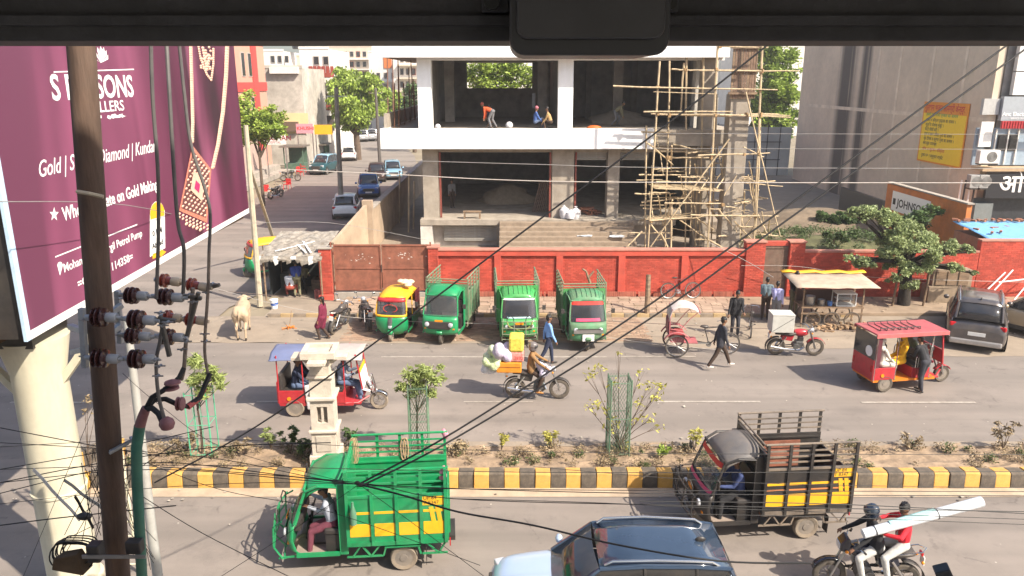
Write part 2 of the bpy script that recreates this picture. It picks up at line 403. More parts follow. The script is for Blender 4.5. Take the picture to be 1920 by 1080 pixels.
for x in edges[1:-1]:
    g = MB(); wbox(g, (x-.14,wy,.30),(x+.14,wy+.12,1.88)); g.build('pilaster', rpl, wl, bevel=.01)
g = MB(); wbox(g, (-3.1,wy,1.88),(9.8,wy+.32,2.10)); g.build('top_beam', rpl, wl, bevel=.01)
g = MB(); wbox(g, (-3.1,wy-.03,2.10),(9.8,wy+.36,2.17)); g.build('coping', mat('pinkish_coping', (.46,.16,.12), .8, 0, .2, 4, dirt=.4), wl, bevel=.01)
g = MB(); x = -3.2
while x < 9.8:
    if rnd.random() > .08: wbox(g, (x,wy-.06+rnd.uniform(-.01,.01),.13),(x+.068,wy+.02,.33))
    x += .08
g.build('soldier_course', brickmat('worn_brick', (.36,.10,.06), .35), wl, kind='stuff')
for a, b, zt in ((-3.52,-3.1,2.22),(9.8,10.6,2.45),(11.62,12.25,2.45)):
    g = MB(); wbox(g, (a,wy-.04,.1),(b,wy+.42,zt)); g.build('pier', rpl, wl)
    g = MB(); bricks(g, a-4+.005, b-4-.005, .15, zt-.02, -.041); g.build('pier_brickwork', rbr, wl, kind='stuff')
    g = MB(); wbox(g, (a-.05,wy-.09,zt),(b+.05,wy+.47,zt+.07)); g.build('pier_cap', mat('pinkish_coping', (.4,.2,.15)), wl, bevel=.01)
# small rusty door in the wall
rust = mat('rusty_sheet', (.27,.10,.062), .75, .2, .35, 3, dirt=.25, dirtc=(.30,.14,.09), bump=.15)
brown = mat('brown_door', (.12,.065,.045), .7, 0, .3, 5, dirt=.3)
d = empty('steel_door', (11.1,wy+.1,.14), 0, 'narrow brown metal door between the two tall red piers', 'door')
MB().bb((-.5,0,0),(.5,.05,2.15)).build('door_panel', brown, d)
for z in (.1,1.05,2.05): MB().bb((-.5,-.03,z),(.5,-.003,z+.07)).build('rail', brown, d)
MB().bb((-.5,-.035,2.16),(.5,.2,2.34)).build('lintel', rpl, d)
MB().bb((.38,-.06,1.0),(.42,-.03,1.2)).build('handle', steel, d)
# plain wall to the right, two heights
w2 = empty('plain_wall', (16,wy+.05,0), 0, 'plain orange red brick wall shaded by the small roadside tree', 'wall')
g = MB(); g.bb((-3.75,0,.0),(3.6,.25,2.02)); g.build('wall_core', rpl, w2)
g = MB(); bricks(g, -3.74, 3.6, .15, 2.0, 0, .24, .08); g.build('brickwork', rbr, w2, kind='stuff')
g = MB(); g.bb((-3.75,-.03,2.02),(3.6,.28,2.10)); g.build('coping', mat('pinkish_coping', (.4,.2,.15)), w2)
w3 = empty('tall_wall_section', (24,wy+.05,0), 0, 'higher stretch of red brick wall beside the blue tarpaulin roof', 'wall')
g = MB(); g.bb((-4.38,0,.0),(10,.25,2.5)); g.build('wall_core', rpl, w3)
g = MB(); bricks(g, -4.37, 5.5, .15, 2.48, 0, .24, .08); g.build('brickwork', rbr, w3, kind='stuff')
g = MB(); g.bb((-4.38,-.04,2.5),(10,.3,2.56)); g.build('coping', mat('worn_coping', (.42,.2,.15)), w3)

# ---------------------------------------------------------------- rusty gate
gt = empty('rusty_gate', (-5.5,wy+.12,0), 0, 'closed rust brown double leaf sheet gate with peeled white marks', 'gate')
wpeel = mat('peeled_white_paint', (.6,.55,.5), .8)
for s in (-1, 1):
    x0, x1 = (-2.0,-.015) if s < 0 else (.015,2.0)
    lf = MB().bb((x0,0,.34),(x1,.03,2.35)).build('gate_leaf', rust, gt)
    for z in (.36,1.3,2.28): MB().bb((x0,-.028,z),(x1,-.001,z+.05)).build('rail', rust, lf)
    for q in (x0,x1-.05): MB().bb((q,-.032,.34),(q+.05,-.002,2.35)).build('stile', rust, lf)
    mb = MB()
    for k in range(22):
        x = rnd.gauss((x0+x1)/2, .3); z = rnd.gauss(1.85 if s > 0 else 1.75, .09); x = min(max(x, x0+.1), x1-.15)
        a = rnd.uniform(.015,.09); mb.add([(x,-.003,z),(x+a,-.003,z+rnd.uniform(-.01,.02)),(x+a*.8,-.003,z+a*.5),(x+.01,-.003,z+a*.45)], [(0,1,2,3)])
    mb.build('peeled_marks', wpeel, lf, kind='stuff')
    for z in (.6,1.9): MB().tube((2.02*s,0,z),(2.02*s,0,z+.14),.02).build('hinge', rust, lf)
MB().tube((.0,-.06,1.2),(.0,-.06,1.5),.018).build('latch', black, gt)
MB().bb((-2.05,-.12,.0),(2.05,.3,.28)).build('sill', concrete, gt)
for x in (-2.10, 2.08): MB().bb((x-.04,-.02,.1),(x+.02,.04,2.45)).build('gate_post', rust, gt)
p = empty('brick_pier', (-7.86,wy,0), 0, 'red brick gate pier between rusty gate and tea kiosk', 'pier')
MB().bb((-.25,-.02,0),(.25,.4,2.18)).build('pier_core', rpl, p)
g = MB(); bricks(g, -.25, .25, .12, 2.16, -.02); g.build('brickwork', rbr, p, kind='stuff')
MB().bb((-.3,-.08,2.18),(.3,.45,2.24)).build('pier_cap', concrete, p, bevel=.01)
MB().bb((-.3,-.25,0),(.3,-.03,.22)).build('plinth', rpl, p, bevel=.01)

# ================================================================ BUILDING UNDER CONSTRUCTION
cb = empty('unfinished_building', (0,42,0), 0, 'unfinished two storey concrete building with thick white fascias and open bays', 'building')
wpaint = mat('fresh_white_render', (.88,.88,.87), .75, 0, .06, 1.5, dirt=.07, dirtc=(.45,.42,.38), stretch=(2,2,.3), bump=.15)
gcon = mat('raw_concrete', (.33,.29,.24), .92, 0, .25, 1.5, bump=.3, dirt=.2)
dcon = mat('dark_plaster', (.40,.36,.32), .92, 0, .25, 1.2, bump=.2)
def cbx(name, m, a, b, bev=0, **k): return MB().bb((a[0],a[1]-42,a[2]),(b[0],b[1]-42,b[2])).build(name, m, cb, bevel=bev, **k)
cbx('fascia', wpaint, (-6.97,41,5.46),(7.5,41.25,6.52), .01)
cbx('roof_fascia', wpaint, (-7.2,41,10.12),(11.2,41.25,11.3), .01)
cbx('soffit_edge', wpaint, (-6.97,41.25,5.46),(-6.7,58,6.50))
cbx('floor_slab', gcon, (-6.7,41.25,5.6),(12,58,6.45))
cbx('raw_slab_edge', gcon, (7.5,42.6,5.55),(12.2,43,6.45))
cbx('roof_slab', gcon, (-7.2,41.25,10.2),(11.2,58,10.9))
cbx('roof_beam', wpaint, (-5.0,41.9,10.0),(11.2,42.3,10.2))
for a, b in ((-5.04,-4.30),(2.46,3.26)): cbx('upper_column', wpaint, (a,41.95,6.45),(b,42.7,10.2), .01)
cbx('upper_column', mat('patchy_render', (.55,.52,.47), .85, 0, .25, 1), (10.0,43.0,6.45),(11.1,43.8,10.2))
cbx('upper_side_wall', dcon, (-4.95,42.7,6.45),(-4.6,56,10.2))
for z, a, b in ((6.45,-4.6,3.0),): 
    cbx('back_wall', dcon, (a,56,6.45),(b,56.3,8.44)); cbx('back_wall', dcon, (a,56,10.33-.13),(b,56.3,10.35)); cbx('back_wall', dcon, (a,56.0,8.44),(-3.2,56.3,10.2)); cbx('back_wall', dcon, (1.43,56.0,8.44),(b,56.3,10.2))
cbx('partition', dcon, (2.7,44.5,6.45),(2.95,56,10.2))
cbx('back_wall', dcon, (3.0,55,6.45),(11.4,55.3,10.2)); cbx('right_wall', dcon, (11.1,43.8,6.45),(11.4,55,10.2))
for x in (-3.9,1.9,6.6): cbx('inner_column', dcon, (x-.3,49,6.45),(x+.3,49.6,10.2))
for x in (5.2,8.3): cbx('inner_column', gcon, (x-.2,53.5,6.45),(x+.2,53.9,10.2))
for a, b in ((-4.9,-4.05),(2.2,3.4),(5.25,5.9),(9.6,10.2)): cbx('lower_column', gcon, (a,42.0,1.55),(b,42.9,5.5), .01)
dred = mat('dark_red_frame', (.20,.045,.03), .7, 0, .2)
for x in (-4.0,2.05,3.45): cbx('door_frame', dred, (x,42.05,1.6),(x+.1,42.2,5.2))
cbx('beam', gcon, (-4.9,42.1,5.2),(10.2,42.5,5.58))
shut = mat('shutter_steel', (.34,.34,.32), .6, .4, .1, dirt=.3)
def shutter(x0, x1, z0, z1, y):
    s_ = cbx('rolling_shutter', shut, (x0,y+.03,z0),(x1,y+.06,z1))
    z = z0
    while z < z1-.04:
        o = piece('slat', shut, s_, ((x0+x1)/2, y-42+.02, z+.045), (x1-x0,.03,.075), bev=.01); z += .09
shutter(3.55,5.2,4.75,5.2,42.3); shutter(5.95,7.5,4.75,5.2,42.3); shutter(-3.8,-.85,.3,1.2,41.9)
cbx('plinth_slab', gcon, (-5.05,41.4,1.28),(9.0,44,1.6), .015); cbx('ground_floor', gcon, (-4.9,44,1.2),(11,57,1.598))
cbx('plinth_pier', mat('patchy_render', (.5,.5,.5)), (-5.05,41.45,0),(-4.4,42.4,1.28)); cbx('plinth_wall', dcon, (-4.4,42.1,0),(9,42.3,1.28)); cbx('plinth_pier', gcon, (-.85,41.5,0),(-.70,42.1,1.28))
cbx('ground_back_wall', dcon, (-4.9,56.5,1.6),(11,56.8,5.6)); cbx('ground_left_wall', dcon, (-4.9,45,1.6),(-4.6,56.5,5.6)); cbx('ground_right_wall', dcon, (10.8,44,0),(11.1,56.5,5.6)); cbx('ground_partition', dcon, (2.6,46,1.6),(2.85,56.5,5.6))
stp = mat('brick_step', (.26,.20,.145), .9, 0, .25, 3, dirt=.35, bump=.3)
for i in range(7): cbx('step', stp, (-.68,41.35-.36*(i+1),0),(6.6,41.38-.36*i,1.52-.2*i), .015)
cbx('unseen_shade_storey', dcon, (-7.0,42.5,11.31),(11.2,58,14.6))  # unseen block added above the view to lengthen the shadow over the side street
cbx('side_parapet', gcon, (-6.9,42,6.45),(-6.7,57,7.25)); 
bar_m = mat('rusty_rebar', (.16,.07,.04), .8, .3, .2)
for i in range(10):
    x, y = -6.5+(i % 2)*.25, 43+(i//2)*2.4; MB().tube((x,y-42,6.5),(x+rnd.uniform(-.15,.15),y-42,9.6+rnd.uniform(-1,.8)),.03,n=5).build('rebar', bar_m, cb)
# things left inside the unfinished building
g = MB(); 
def heap(name, c, rx, ry, h, m, lab, cat, n=14):
    mb = MB(); rows = []
    for i in range(n+1):
        t = i/n; rows.append([(rx*(1-t)*math.cos(a)*(1+.15*math.sin(3*a+i)), ry*(1-t)*math.sin(a)*(1+.12*math.sin(2*a+1)), h*(1-(1-t)**1.6)+rnd.uniform(-.03,.03)*(1-t)) for a in [2*math.pi*k/20 for k in range(21)]])
    mb.sheet(rows); o = mb.build(name, m, None, smooth=True, loc=c); return tag(o, lab, cat)
heap('sand_heap', (-.2,48,1.6), 2.0,1.6,1.1, mat('building_sand', (.30,.24,.17), .95, 0, .15, 4), 'pale heap of sand on the ground floor inside the widest open bay', 'sand heap')
heap('rubble_heap', (6.6,48,6.45), 2.4,1.8,.8, gcon, 'grey rubble heap on the upper floor of the dark right bay', 'rubble heap')
bkr = mat('loose_brick', (.36,.13,.07), .85, 0, .2, 4, island=.25, dirt=.3)
br = empty('brick_pile', (4.3,43.2,1.6), 0, 'loose pile of red bricks on the plinth beside the white sacks', 'brick pile')
for i in range(64):
    rr = 1-i/64; piece('brick', bkr, br, (rnd.uniform(-.8,.8)*(.3+rr), rnd.uniform(-.3,.3), .04+(i//16)*.1), (.23,.11,.075), rnd.uniform(0,3), bev=0)
for i, (x, y, h, lab) in enumerate(((2.95,41.75,.75,'bulging white sack leaning on the lower column'),(3.5,41.7,.7,'white sack with knotted neck at the edge of the brick pile'),(3.2,41.55,.55,'low white sack slumped in front of the other two'))):
    mb = MB(); mb.lathe([(.02,0),(.24,.03),(.29,.2),(.27,h*.65),(.12,h*.85),(.05,h*.9),(.09,h)], (0,0,0), n=14)
    tag(mb.build('sack', mat('woven_sack', (.62,.62,.64), .7, 0, .1, 12, bump=.3), None, True, loc=(x,y,1.6), rot=(rnd.uniform(-.1,.1),rnd.uniform(-.15,.15),i)), lab, 'sack')
bn = empty('bench', (-2.2,41.75,1.6), 0, 'low dark wooden bench on the plinth under the left bay', 'bench')
MB().bb((-.5,-.17,.36),(.5,.17,.42)).build('seat', wood, bn)
for x in (-.42,.42):
    for y in (-.13,.13): MB().bb((x-.04,y-.03,0),(x+.04,y+.03,.36)).build('leg', wood, bn)
for x, y, lab in ((3.9,40.2,'crumpled white sheet on the upper brick steps'),(5.6,40.0,'folded pale sheet lying on the right of the brick steps')):
    mb = MB(); mb.sheet([[(i*.2-.4, j*.17-.25, .02+rnd.uniform(0,.05)) for j in range(4)] for i in range(5)])
    tag(mb.build('plastic_sheet', mat('pale_sheet', (.55,.58,.62), .5, 0, .1), None, loc=(x,y,1.52-.2*int((41.35-y)/.36)), rot=(0,0,-.2)), lab, 'sheet')
for i, (x, w_, c, lab) in enumerate(((1.2,.35,(.28,.13,.06),'red brown plank stack leaning in the open bay'),)):
    b = empty('plank_stack', (x,43.9,1.6), 0, lab, 'planks')
    for k in range(9): MB().bar((k*.11,0,.0),(k*.11+.45,.5,1.7+rnd.uniform(-.1,.1)),.09,.03).build('plank', mat('red_plank', (.19,.12,.08), .8, 0, .3, island=.2), b)
for x, c, r, lab in ((-4.0,wpaint,.15,'small white bag at the foot of the left upper column'),(-.15,wpaint,.20,'white cement bag between the workers upstairs')):
    mb = MB(); mb.ell((0,0,r*.8),(r,r*.8,r),10,8); tag(mb.build('bag', mat('woven_sack', (.6,.6,.6)), None, True, loc=(x,42.0 if x < -1 else 42.6,6.45)), lab, 'bag')
mb = MB(); mb.ell((0,0,.08),(.4,.25,.14),12,6); tag(mb.build('orange_cloth', mat('orange_cloth', (.55,.12,.02)), None, True, loc=(4.4,41.7,6.45)), 'orange cloth lump on the white ledge in the right bay', 'cloth')

# free standing tall column in its scaffold
tc_ = empty('concrete_column', (11.55,40.1,0), 0, 'tall square concrete column topped with wooden formwork inside the scaffolding', 'column')
MB().bb((-.5,-.45,0),(.5,.45,8.3)).build('shaft', gcon, tc_, bevel=.02)
for i in range(9): MB().bb((-.58+i*.13,-.56,8.1),(-.58+i*.13+.11,-.5,11.1+rnd.uniform(0,.3))).build('formwork_plank', mat('red_plank', (.2,.1,.1)) if i % 3 else wood, tc_)
for z in (8.3,9.4,10.5): MB().bb((-.7,-.66,z),(.75,-.57,z+.12)).build('formwork_waler', wood, tc_)
MB().bb((.62,-.5,8.1),(.68,.5,11.2)).build('formwork_side', wood, tc_)
c2 = MB().bb((-.35,-.35,0),(.35,.35,10.4)).build('rear_concrete_column', gcon, None, loc=(10.4,42.1,0)); tag(c2, 'darker concrete column just behind the tall scaffolded column', 'column')
# ---------------------------------------------------------------- bamboo scaffold
scf = empty('bamboo_scaffolding', (9,40,0), 0, 'rickety bamboo pole scaffolding lashed round the tall concrete column', 'scaffolding')
def zp(zx, zy, Y): return PY(1140+zx/2.572, 60+zy/2.572, Y)
def bpole(a, b, Y1, Y2=None, r=.045, ground=False, over=0):
    Y2 = Y2 or Y1; p = zp(*a, Y1); q = zp(*b, Y2)
    if ground: q = p+(q-p)*((p.z)/(p.z-q.z))
    if over: p = p+(p-q).normalized()*over
    n = 7; pts = [p.lerp(q, i/(n-1))+V((rnd.uniform(-.02,.02),rnd.uniform(-.02,.02),rnd.uniform(-.02,.02))) for i in range(n)]
    MB().path([k-V((9,40,0)) for k in pts], r*1.3, 6, r*.9).build('bamboo_pole', bamboo, scf)
F1, F2, F3 = 38.9, 40.2, 41.3
for a, b, Y in (((248,140),(195,1030),F1),((298,140),(275,1030),F2),((530,60),(480,1030),F1),((745,60),(705,985),F1),((682,90),(634,1000),F2),((185,450),(178,1035),F2),((555,590),(550,1030),F2),((430,640),(420,1030),F3),((308,820),(305,1030),F1),((462,60),(440,1000),F3),((380,60),(372,1000),F3),((735,420),(712,985),F2),((508,540),(480,1030),F2),((525,300),(497,1030),F3)):
    bpole(a, b, Y, ground=True, over=.8 if a[1] < 70 else 0)
bpole((365,150),(350,400),F3)
for a, b, Y in (((25,262),(815,278),F1-.1),((305,180),(440,186),F2),((440,186),(925,190),F1),((530,70),(775,75),F1),((170,385),(600,385),F1-.1),((215,395),(600,408),F1+.3),((540,400),(880,412),F1-.1),((590,395),(825,395),F2),((295,605),(500,606),F2),((435,595),(780,585),F1-.1),((150,688),(370,690),F2),((160,820),(380,800),F2),((230,722),(560,727),F2),((275,825),(545,828),F1-.1),((545,828),(690,826),F2),((400,884),(825,888),F1-.12),((200,910),(400,895),F1-.1),((610,940),(700,940),F2),((420,1000),(600,1005),F2),((225,575),(440,577),F3),((160,480),(300,485),F2),((240,655),(365,657),F3),((240,670),(365,673),F3),((560,705),(690,708),F2)):
    bpole(a, b, Y, Y+rnd.uniform(-.15,.15), .038)
for a, b, y1, y2 in (((585,515),(205,1035),F1-.15,F1-.1),((665,290),(830,985),F1-.1,F1-.6),((190,535),(315,640),F1,F2),((310,540),(520,590),F2,F3),((350,910),(480,1000),F2,F2),((165,960),(95,1035),F1,F1-.3),((480,1000),(590,1060),F1,F1-.4),((610,915),(690,1000),F1,F2),((720,880),(770,975),F1,F1),((250,960),(300,1060),F1,F1-.2),((210,930),(290,1035),F1,F1),((430,900),(510,955),F2,F1),((655,555),(750,605),F1,F1),((310,810),(270,930),F1,F2)):
    bpole(a, b, y1, y2, .034)
def platform(a, b, Y1, Y2, n, name='platform_slat'):
    p = zp(*a, Y1); q = zp(*b, Y1)
    for i in range(n):
        t = i/(n-1); y = Y1+(Y2-Y1)*t
        MB().bar(V((p.x-9+rnd.uniform(-.2,.2), y-40, p.z+rnd.uniform(0,.03))), V((q.x-9+rnd.uniform(-.2,.2), y-40, q.z+rnd.uniform(0,.03))), .09, .03).build(name, bamboo, scf)
platform((235,755),(550,770),F1+.1,F2+.6,12); platform((245,290),(520,300),F1,F1+.9,5); platform((235,400),(610,402),F1,F2,7); platform((650,400),(870,405),F1,F1+.8,5); platform((200,910),(400,900),F1,F2,5); platform((470,182),(680,186),F1,F2,5)
mb = MB()
for k in range(26):
    a = zp(rnd.uniform(600,700), rnd.uniform(800,890), F1); b = a+V((rnd.uniform(-.9,.9), rnd.uniform(-.1,.3), rnd.uniform(-.5,.1))); mb.bar(a-V((9,40,0)), b-V((9,40,0)), .03, .02)
for k in range(18):
    a = zp(rnd.uniform(620,660), rnd.uniform(695,720), F1); b = a+V((rnd.uniform(.3,.9), rnd.uniform(-.1,.3), rnd.uniform(-.2,-.0))); mb.bar(a-V((9,40,0)), b-V((9,40,0)), .03, .02)
mb.build('loose_battens', bamboo, scf, kind='stuff')
mb = MB()
for k in range(46):
    c = zp(*rnd.choice([(243,262),(295,275),(523,275),(735,285),(240,392),(293,400),(518,405),(668,400),(735,400),(495,640),(500,606),(728,588),(660,590),(290,606),(490,828),(275,825),(552,828),(710,888),(540,72),(745,75),(525,185),(740,188),(205,910),(375,186)]), F1-.02)
    mb.box(c-V((9,40,0))+V((rnd.uniform(-.05,.05),0,rnd.uniform(-.08,.08))), (.13,.13,.12), rnd.uniform(0,2))
for k in range(84):
    zx, zy = (rnd.uniform(190,560), rnd.uniform(560,1030)) if rnd.random() < .6 else (rnd.uniform(520,790), rnd.uniform(690,1020))
    a = rnd.choice((0,0,.1,-.15,.9,-1.0,1.4,1.6)); l_ = rnd.uniform(70,210)
    bpole((zx-l_*.5*math.cos(a), zy-l_*.5*math.sin(a)), (zx+l_*.5*math.cos(a), min(1030, zy+l_*.5*math.sin(a))), rnd.choice((F1,F2,F3)), rnd.choice((F1+.2,F2,F3)), rnd.uniform(.02,.034))
mb.build('rope_lashings', mat('coir_rope', (.30,.19,.09), .9), scf, kind='stuff')

# ================================================================ RIGHT HAND BUILDINGS
wb = empty('windowless_building', (26.5,58,0), 0, 'huge bare grey rendered side wall streaked with black water stains', 'building')
def stainmat():
    m = mat('stained_render', (.66,.55,.42), .93, 0, .12, .25, bump=.2, bscale=4, dirt=.25, dirtc=(.36,.31,.25))
    n = m.node_tree.nodes; L = m.node_tree.links; b = n['Principled BSDF']; src = b.inputs['Base Color'].links[0].from_socket
    tc = n.new('ShaderNodeTexCoord'); s = n.new('ShaderNodeSeparateXYZ'); L.new(tc.outputs['Object'], s.inputs[0])
    nz = n.new('ShaderNodeTexNoise'); nz.inputs['Scale'].default_value = 1; mp = n.new('ShaderNodeMapping'); mp.inputs['Scale'].default_value = (1,2.2,.07); L.new(tc.outputs['Object'], mp.inputs[0]); L.new(mp.outputs[0], nz.inputs['Vector']); nz.inputs['Detail'].default_value = 6
    def band(c_, wd):
        a = n.new('ShaderNodeMath'); a.operation = 'SUBTRACT'; L.new(s.outputs[1], a.inputs[0]); a.inputs[1].default_value = c_
        d = n.new('ShaderNodeMath'); d.operation = 'ABSOLUTE'; L.new(a.outputs[0], d.inputs[0])
        e = n.new('ShaderNodeMapRange'); e.inputs[1].default_value = wd; e.inputs[2].default_value = wd*.45; L.new(d.outputs[0], e.inputs[0]); return e.outputs[0]
    f = n.new('ShaderNodeMath'); f.operation = 'MAXIMUM'; L.new(band(4.6,1.9), f.inputs[0]); L.new(band(1.4,1.0), f.inputs[1])
    r = n.new('ShaderNodeMapRange'); r.inputs[1].default_value = .26; r.inputs[2].default_value = .44; L.new(nz.outputs[0], r.inputs[0])
    k = n.new('ShaderNodeMath'); k.operation = 'MULTIPLY'; L.new(f.outputs[0], k.inputs[0]); L.new(r.outputs[0], k.inputs[1])
    k2 = n.new('ShaderNodeMath'); k2.operation = 'MULTIPLY'; L.new(k.outputs[0], k2.inputs[0]); k2.inputs[1].default_value = .85
    m1 = n.new('ShaderNodeMix'); m1.data_type = 'RGBA'; L.new(k2.outputs[0], m1.inputs[0]); L.new(src, m1.inputs[6]); m1.inputs[7].default_value = (.035,.033,.034,1)
    L.new(m1.outputs[2], b.inputs['Base Color']); return m
MB().bb((0,-14.6,0),(.4,14.3,15)).build('side_wall', stainmat(), wb)
MB().bb((.4,-14.2,0),(18,14.3,15)).build('rear_mass', dcon, wb)
pale = mat('pale_render_rib', (.70,.60,.47), .9, 0, .2, 1)
for y in (-11.6,-8.0,-3.8,-.6): MB().bb((-.02,y-.12,2.5),(0,y+.12,15)).build('plaster_rib', pale, wb)
for z in (6.7,): MB().bb((-.022,-14.6,z),(0,12.2,z+.25)).build('plaster_band', pale, wb)
# yellow hindi notice on the wall
ns = empty('yellow_notice', (26.48,46,0), 0, 'yellow painted notice with red heading and lines of hindi on the grey wall', 'notice')
a = PXX(1820,195,26.47); b_ = PXX(1735,190,26.47); c_ = PXX(1720,305,26.47); d_ = PXX(1805,312,26.47)
ny0, ny1 = a.y+.0, b_.y; nz1, nz0 = (a.z+b_.z)/2, (c_.z+d_.z)/2
MB().bb((-.05,ny0-46,nz0),(-.01,ny1-46,nz1)).build('board', mat('orange_board', (.75,.28,.01), .6, 0, .08), ns)
W_ = ny1-ny0; H_ = nz1-nz0
MB().bb((-.055,ny0-46+.12,nz0+.1),(-.05,ny1-46-.12,nz1-.7)).build('yellow_field', mat('yellow_field', (.92,.62,.01), .6, 0, .05), ns)
def hin(s, size, m, v, u=.12, bold=.0, sx=1): text('lettering', s, size, m, V((-.057,ny1-46-u*W_,nz0+v*H_)), (0,-1,0), (0,0,1), ns, bold=bold*.3, sx=sx, ext=.001)
hin('गुलशन भजन सामग्री केन्द्र', .52, inkred, .86, .04, .03, .82)
hin('हमारे यहाँ सभी प्रकार का सामान', .27, mat('green_ink', (.05,.25,.08)), .77, .09, .01, 1.1)
for i, s in enumerate(('भजन व कीर्तन पुस्तक का सामान ।','मूर्ति व पोशाक मुकुट ।','फोटो चौकी घंटी ।','पूजा व हवन विवाह पूजा का सामान ।','धूप दीपक व श्रृंगार पूजा का सामान ।','सब कुछ उपलब्ध')): hin(s, .27, ink, .68-i*.077, .1, .01, .95)
hin('थोक व फुटकर विक्रेता', .26, inkred, .20, .1, .01, 1.2); hin('दुकान नं॰ १ बसुन्धरा मार्केट', .27, ink, .09, .1, .01, .9)
# shop front at the right edge
sh = empty('shop_building', (30,43,0), 0, 'shop front with grey panels and black hindi sign board at right edge', 'building')
X = lambda px, py=250: PY(px, py, 43.2).x-30
gp_ = mat('grey_panel', (.33,.36,.39), .45, 0, .08); wpn = mat('white_panel', (.72,.70,.66), .5, 0, .05); blk = mat('black_sign', (.025,.026,.03), .35, 0, .1)
def shp(n_, m, a, b, parent=sh): return MB().bb((a[0],a[1]-43,a[2]),(b[0],b[1]-43,b[2])).build(n_, m, parent)
def zof(py): return PY(1880, py, 43.2).z
xl = X(1835); 
shp('core', dcon, (-2.9,43.6,0),(6,52,14.5))
for z0, z1 in ((zof(133),15),(zof(178),zof(135))): shp('wall_panel', wpn, (X(1882),43.0,z0),(6,43.3,z1))
shp('sign_band', gp_, (X(1867),42.95,zof(226)),(6,43.25,zof(181)))
shp('grey_panel', mat('pale_grey_panel', (.42,.42,.40), .5), (xl,43.15,zof(215)),(X(1865),43.4,zof(185)))
text('lettering', 'Anc Electronics', .30, inkwhite, (X(1868),-.07,zof(217)), (1,0,0), (0,0,1), sh, bold=.006); text('lettering', 'SERVICE CENTRE', .13, inkwhite, (X(1884),-.07,zof(223)), (1,0,0), (0,0,1), sh)
aw = shp('awning_valance', red, (X(1862),42.6,zof(240)),(6,42.66,zof(226)))
for i in range(26): piece('pleat', red, aw, (X(1862)+.06+i*.15, 42.58-43, (zof(240)+zof(226))/2), (.07,.03,zof(226)-zof(240)), bev=.01)
shp('recess_wall', mat('blue_grey_door', (.28,.36,.44), .5, 0, .08), (xl,43.4,zof(310)),(6,43.55,zof(240)))
for px in (1876,1897): 
    wn = shp('window', blackpl, (X(px),43.34,zof(283)),(X(px)+.5,43.4,zof(252))); shp('pane', glassd, (X(px)+.05,43.30,zof(280)),(X(px)+.45,43.335,zof(255)), wn)
for px in (1870,1893,1912): shp('door_jamb', wpn, (X(px),43.3,zof(308)),(X(px)+.06,43.4,zof(242)))
shp('notice_panel', wpn, (xl,43.05,zof(275)),(X(1858),43.15,zof(228))); 
shp('ledge', mat('tan_ledge', (.42,.30,.18)), (X(1835),42.3,zof(318)),(6,43.4,zof(312)))
sg = shp('sign_board', blk, (X(1850),42.4,zof(368)),(6,42.5,zof(322))); text('lettering', 'ओल', 1.35, inkwhite, (X(1872)-.02,-.62,zof(356)), (1,0,0), (0,0,1), sg, bold=.02)
shp('lower_shop', mat('dark_shop', (.03,.034,.04), .4, 0, .3), (X(1838),42.9,0),(6,43.0,zof(370))); shp('shop_counter', mat('grey_counter', (.16,.18,.18), .6), (X(1838),42.6,zof(415)),(X(1872),42.9,zof(378)))
for i, px in enumerate((1800,1808,1817,1826)): 
    p0 = PY(px, 350, 42.6); MB().tube((p0.x-30,-.4,zof(420)),(p0.x-29.95,-.4,zof(335)),.05).build('pipe', blackpl if i % 2 else wpn, sh)
def acunit(loc, lab, w_=.95, dark=False):
    a = empty('air_conditioner', loc, 0, lab, 'air conditioner'); m = wpn if not dark else mat('grey_metal', (.30,.30,.29), .5)
    MB().bb((-w_/2,-.2,0),(w_/2,.2,.72)).build('case', m, a, bevel=.015)
    fg = MB(); 
    for k in range(4): fg.ring((.12,-.21,.36),.08+k*.06,.006,'Y',20,4)
    fg.build('fan_grille', mat('grille_grey', (.25,.25,.25)), a); MB().lathe([(.29,-.004),(.29,-.001)],(.12,-.2,.36),'Y',24).build('fan_opening', mat('fan_dark', (.18,.18,.17)), a)
    g_ = MB(); 
    for k in range(9): g_.bb((-w_/2-.008,-.15,.08+k*.065),(-w_/2-.001,.15,.10+k*.065))
    g_.build('side_louvres', mat('grille_grey', (.25,.25,.25)), a)
    MB().bb((-w_/2+.05,-.22,-.08),(w_/2-.05,.22,-.005)).build('bracket', black, a)
p_ = PY(1850,306,42.6); acunit((p_.x,42.6,p_.z), 'white split air conditioner outdoor unit on the ledge above the hindi sign', 1.1)
for i, (px, lb) in enumerate(((1822,'dark grille outdoor unit under the white one, nearer the grey wall'),(1840,'dark grille outdoor unit under the white one, touching the black sign'))):
    p_ = PY(px,352,42.4); acunit((p_.x,42.4,p_.z), lb, .5, True)
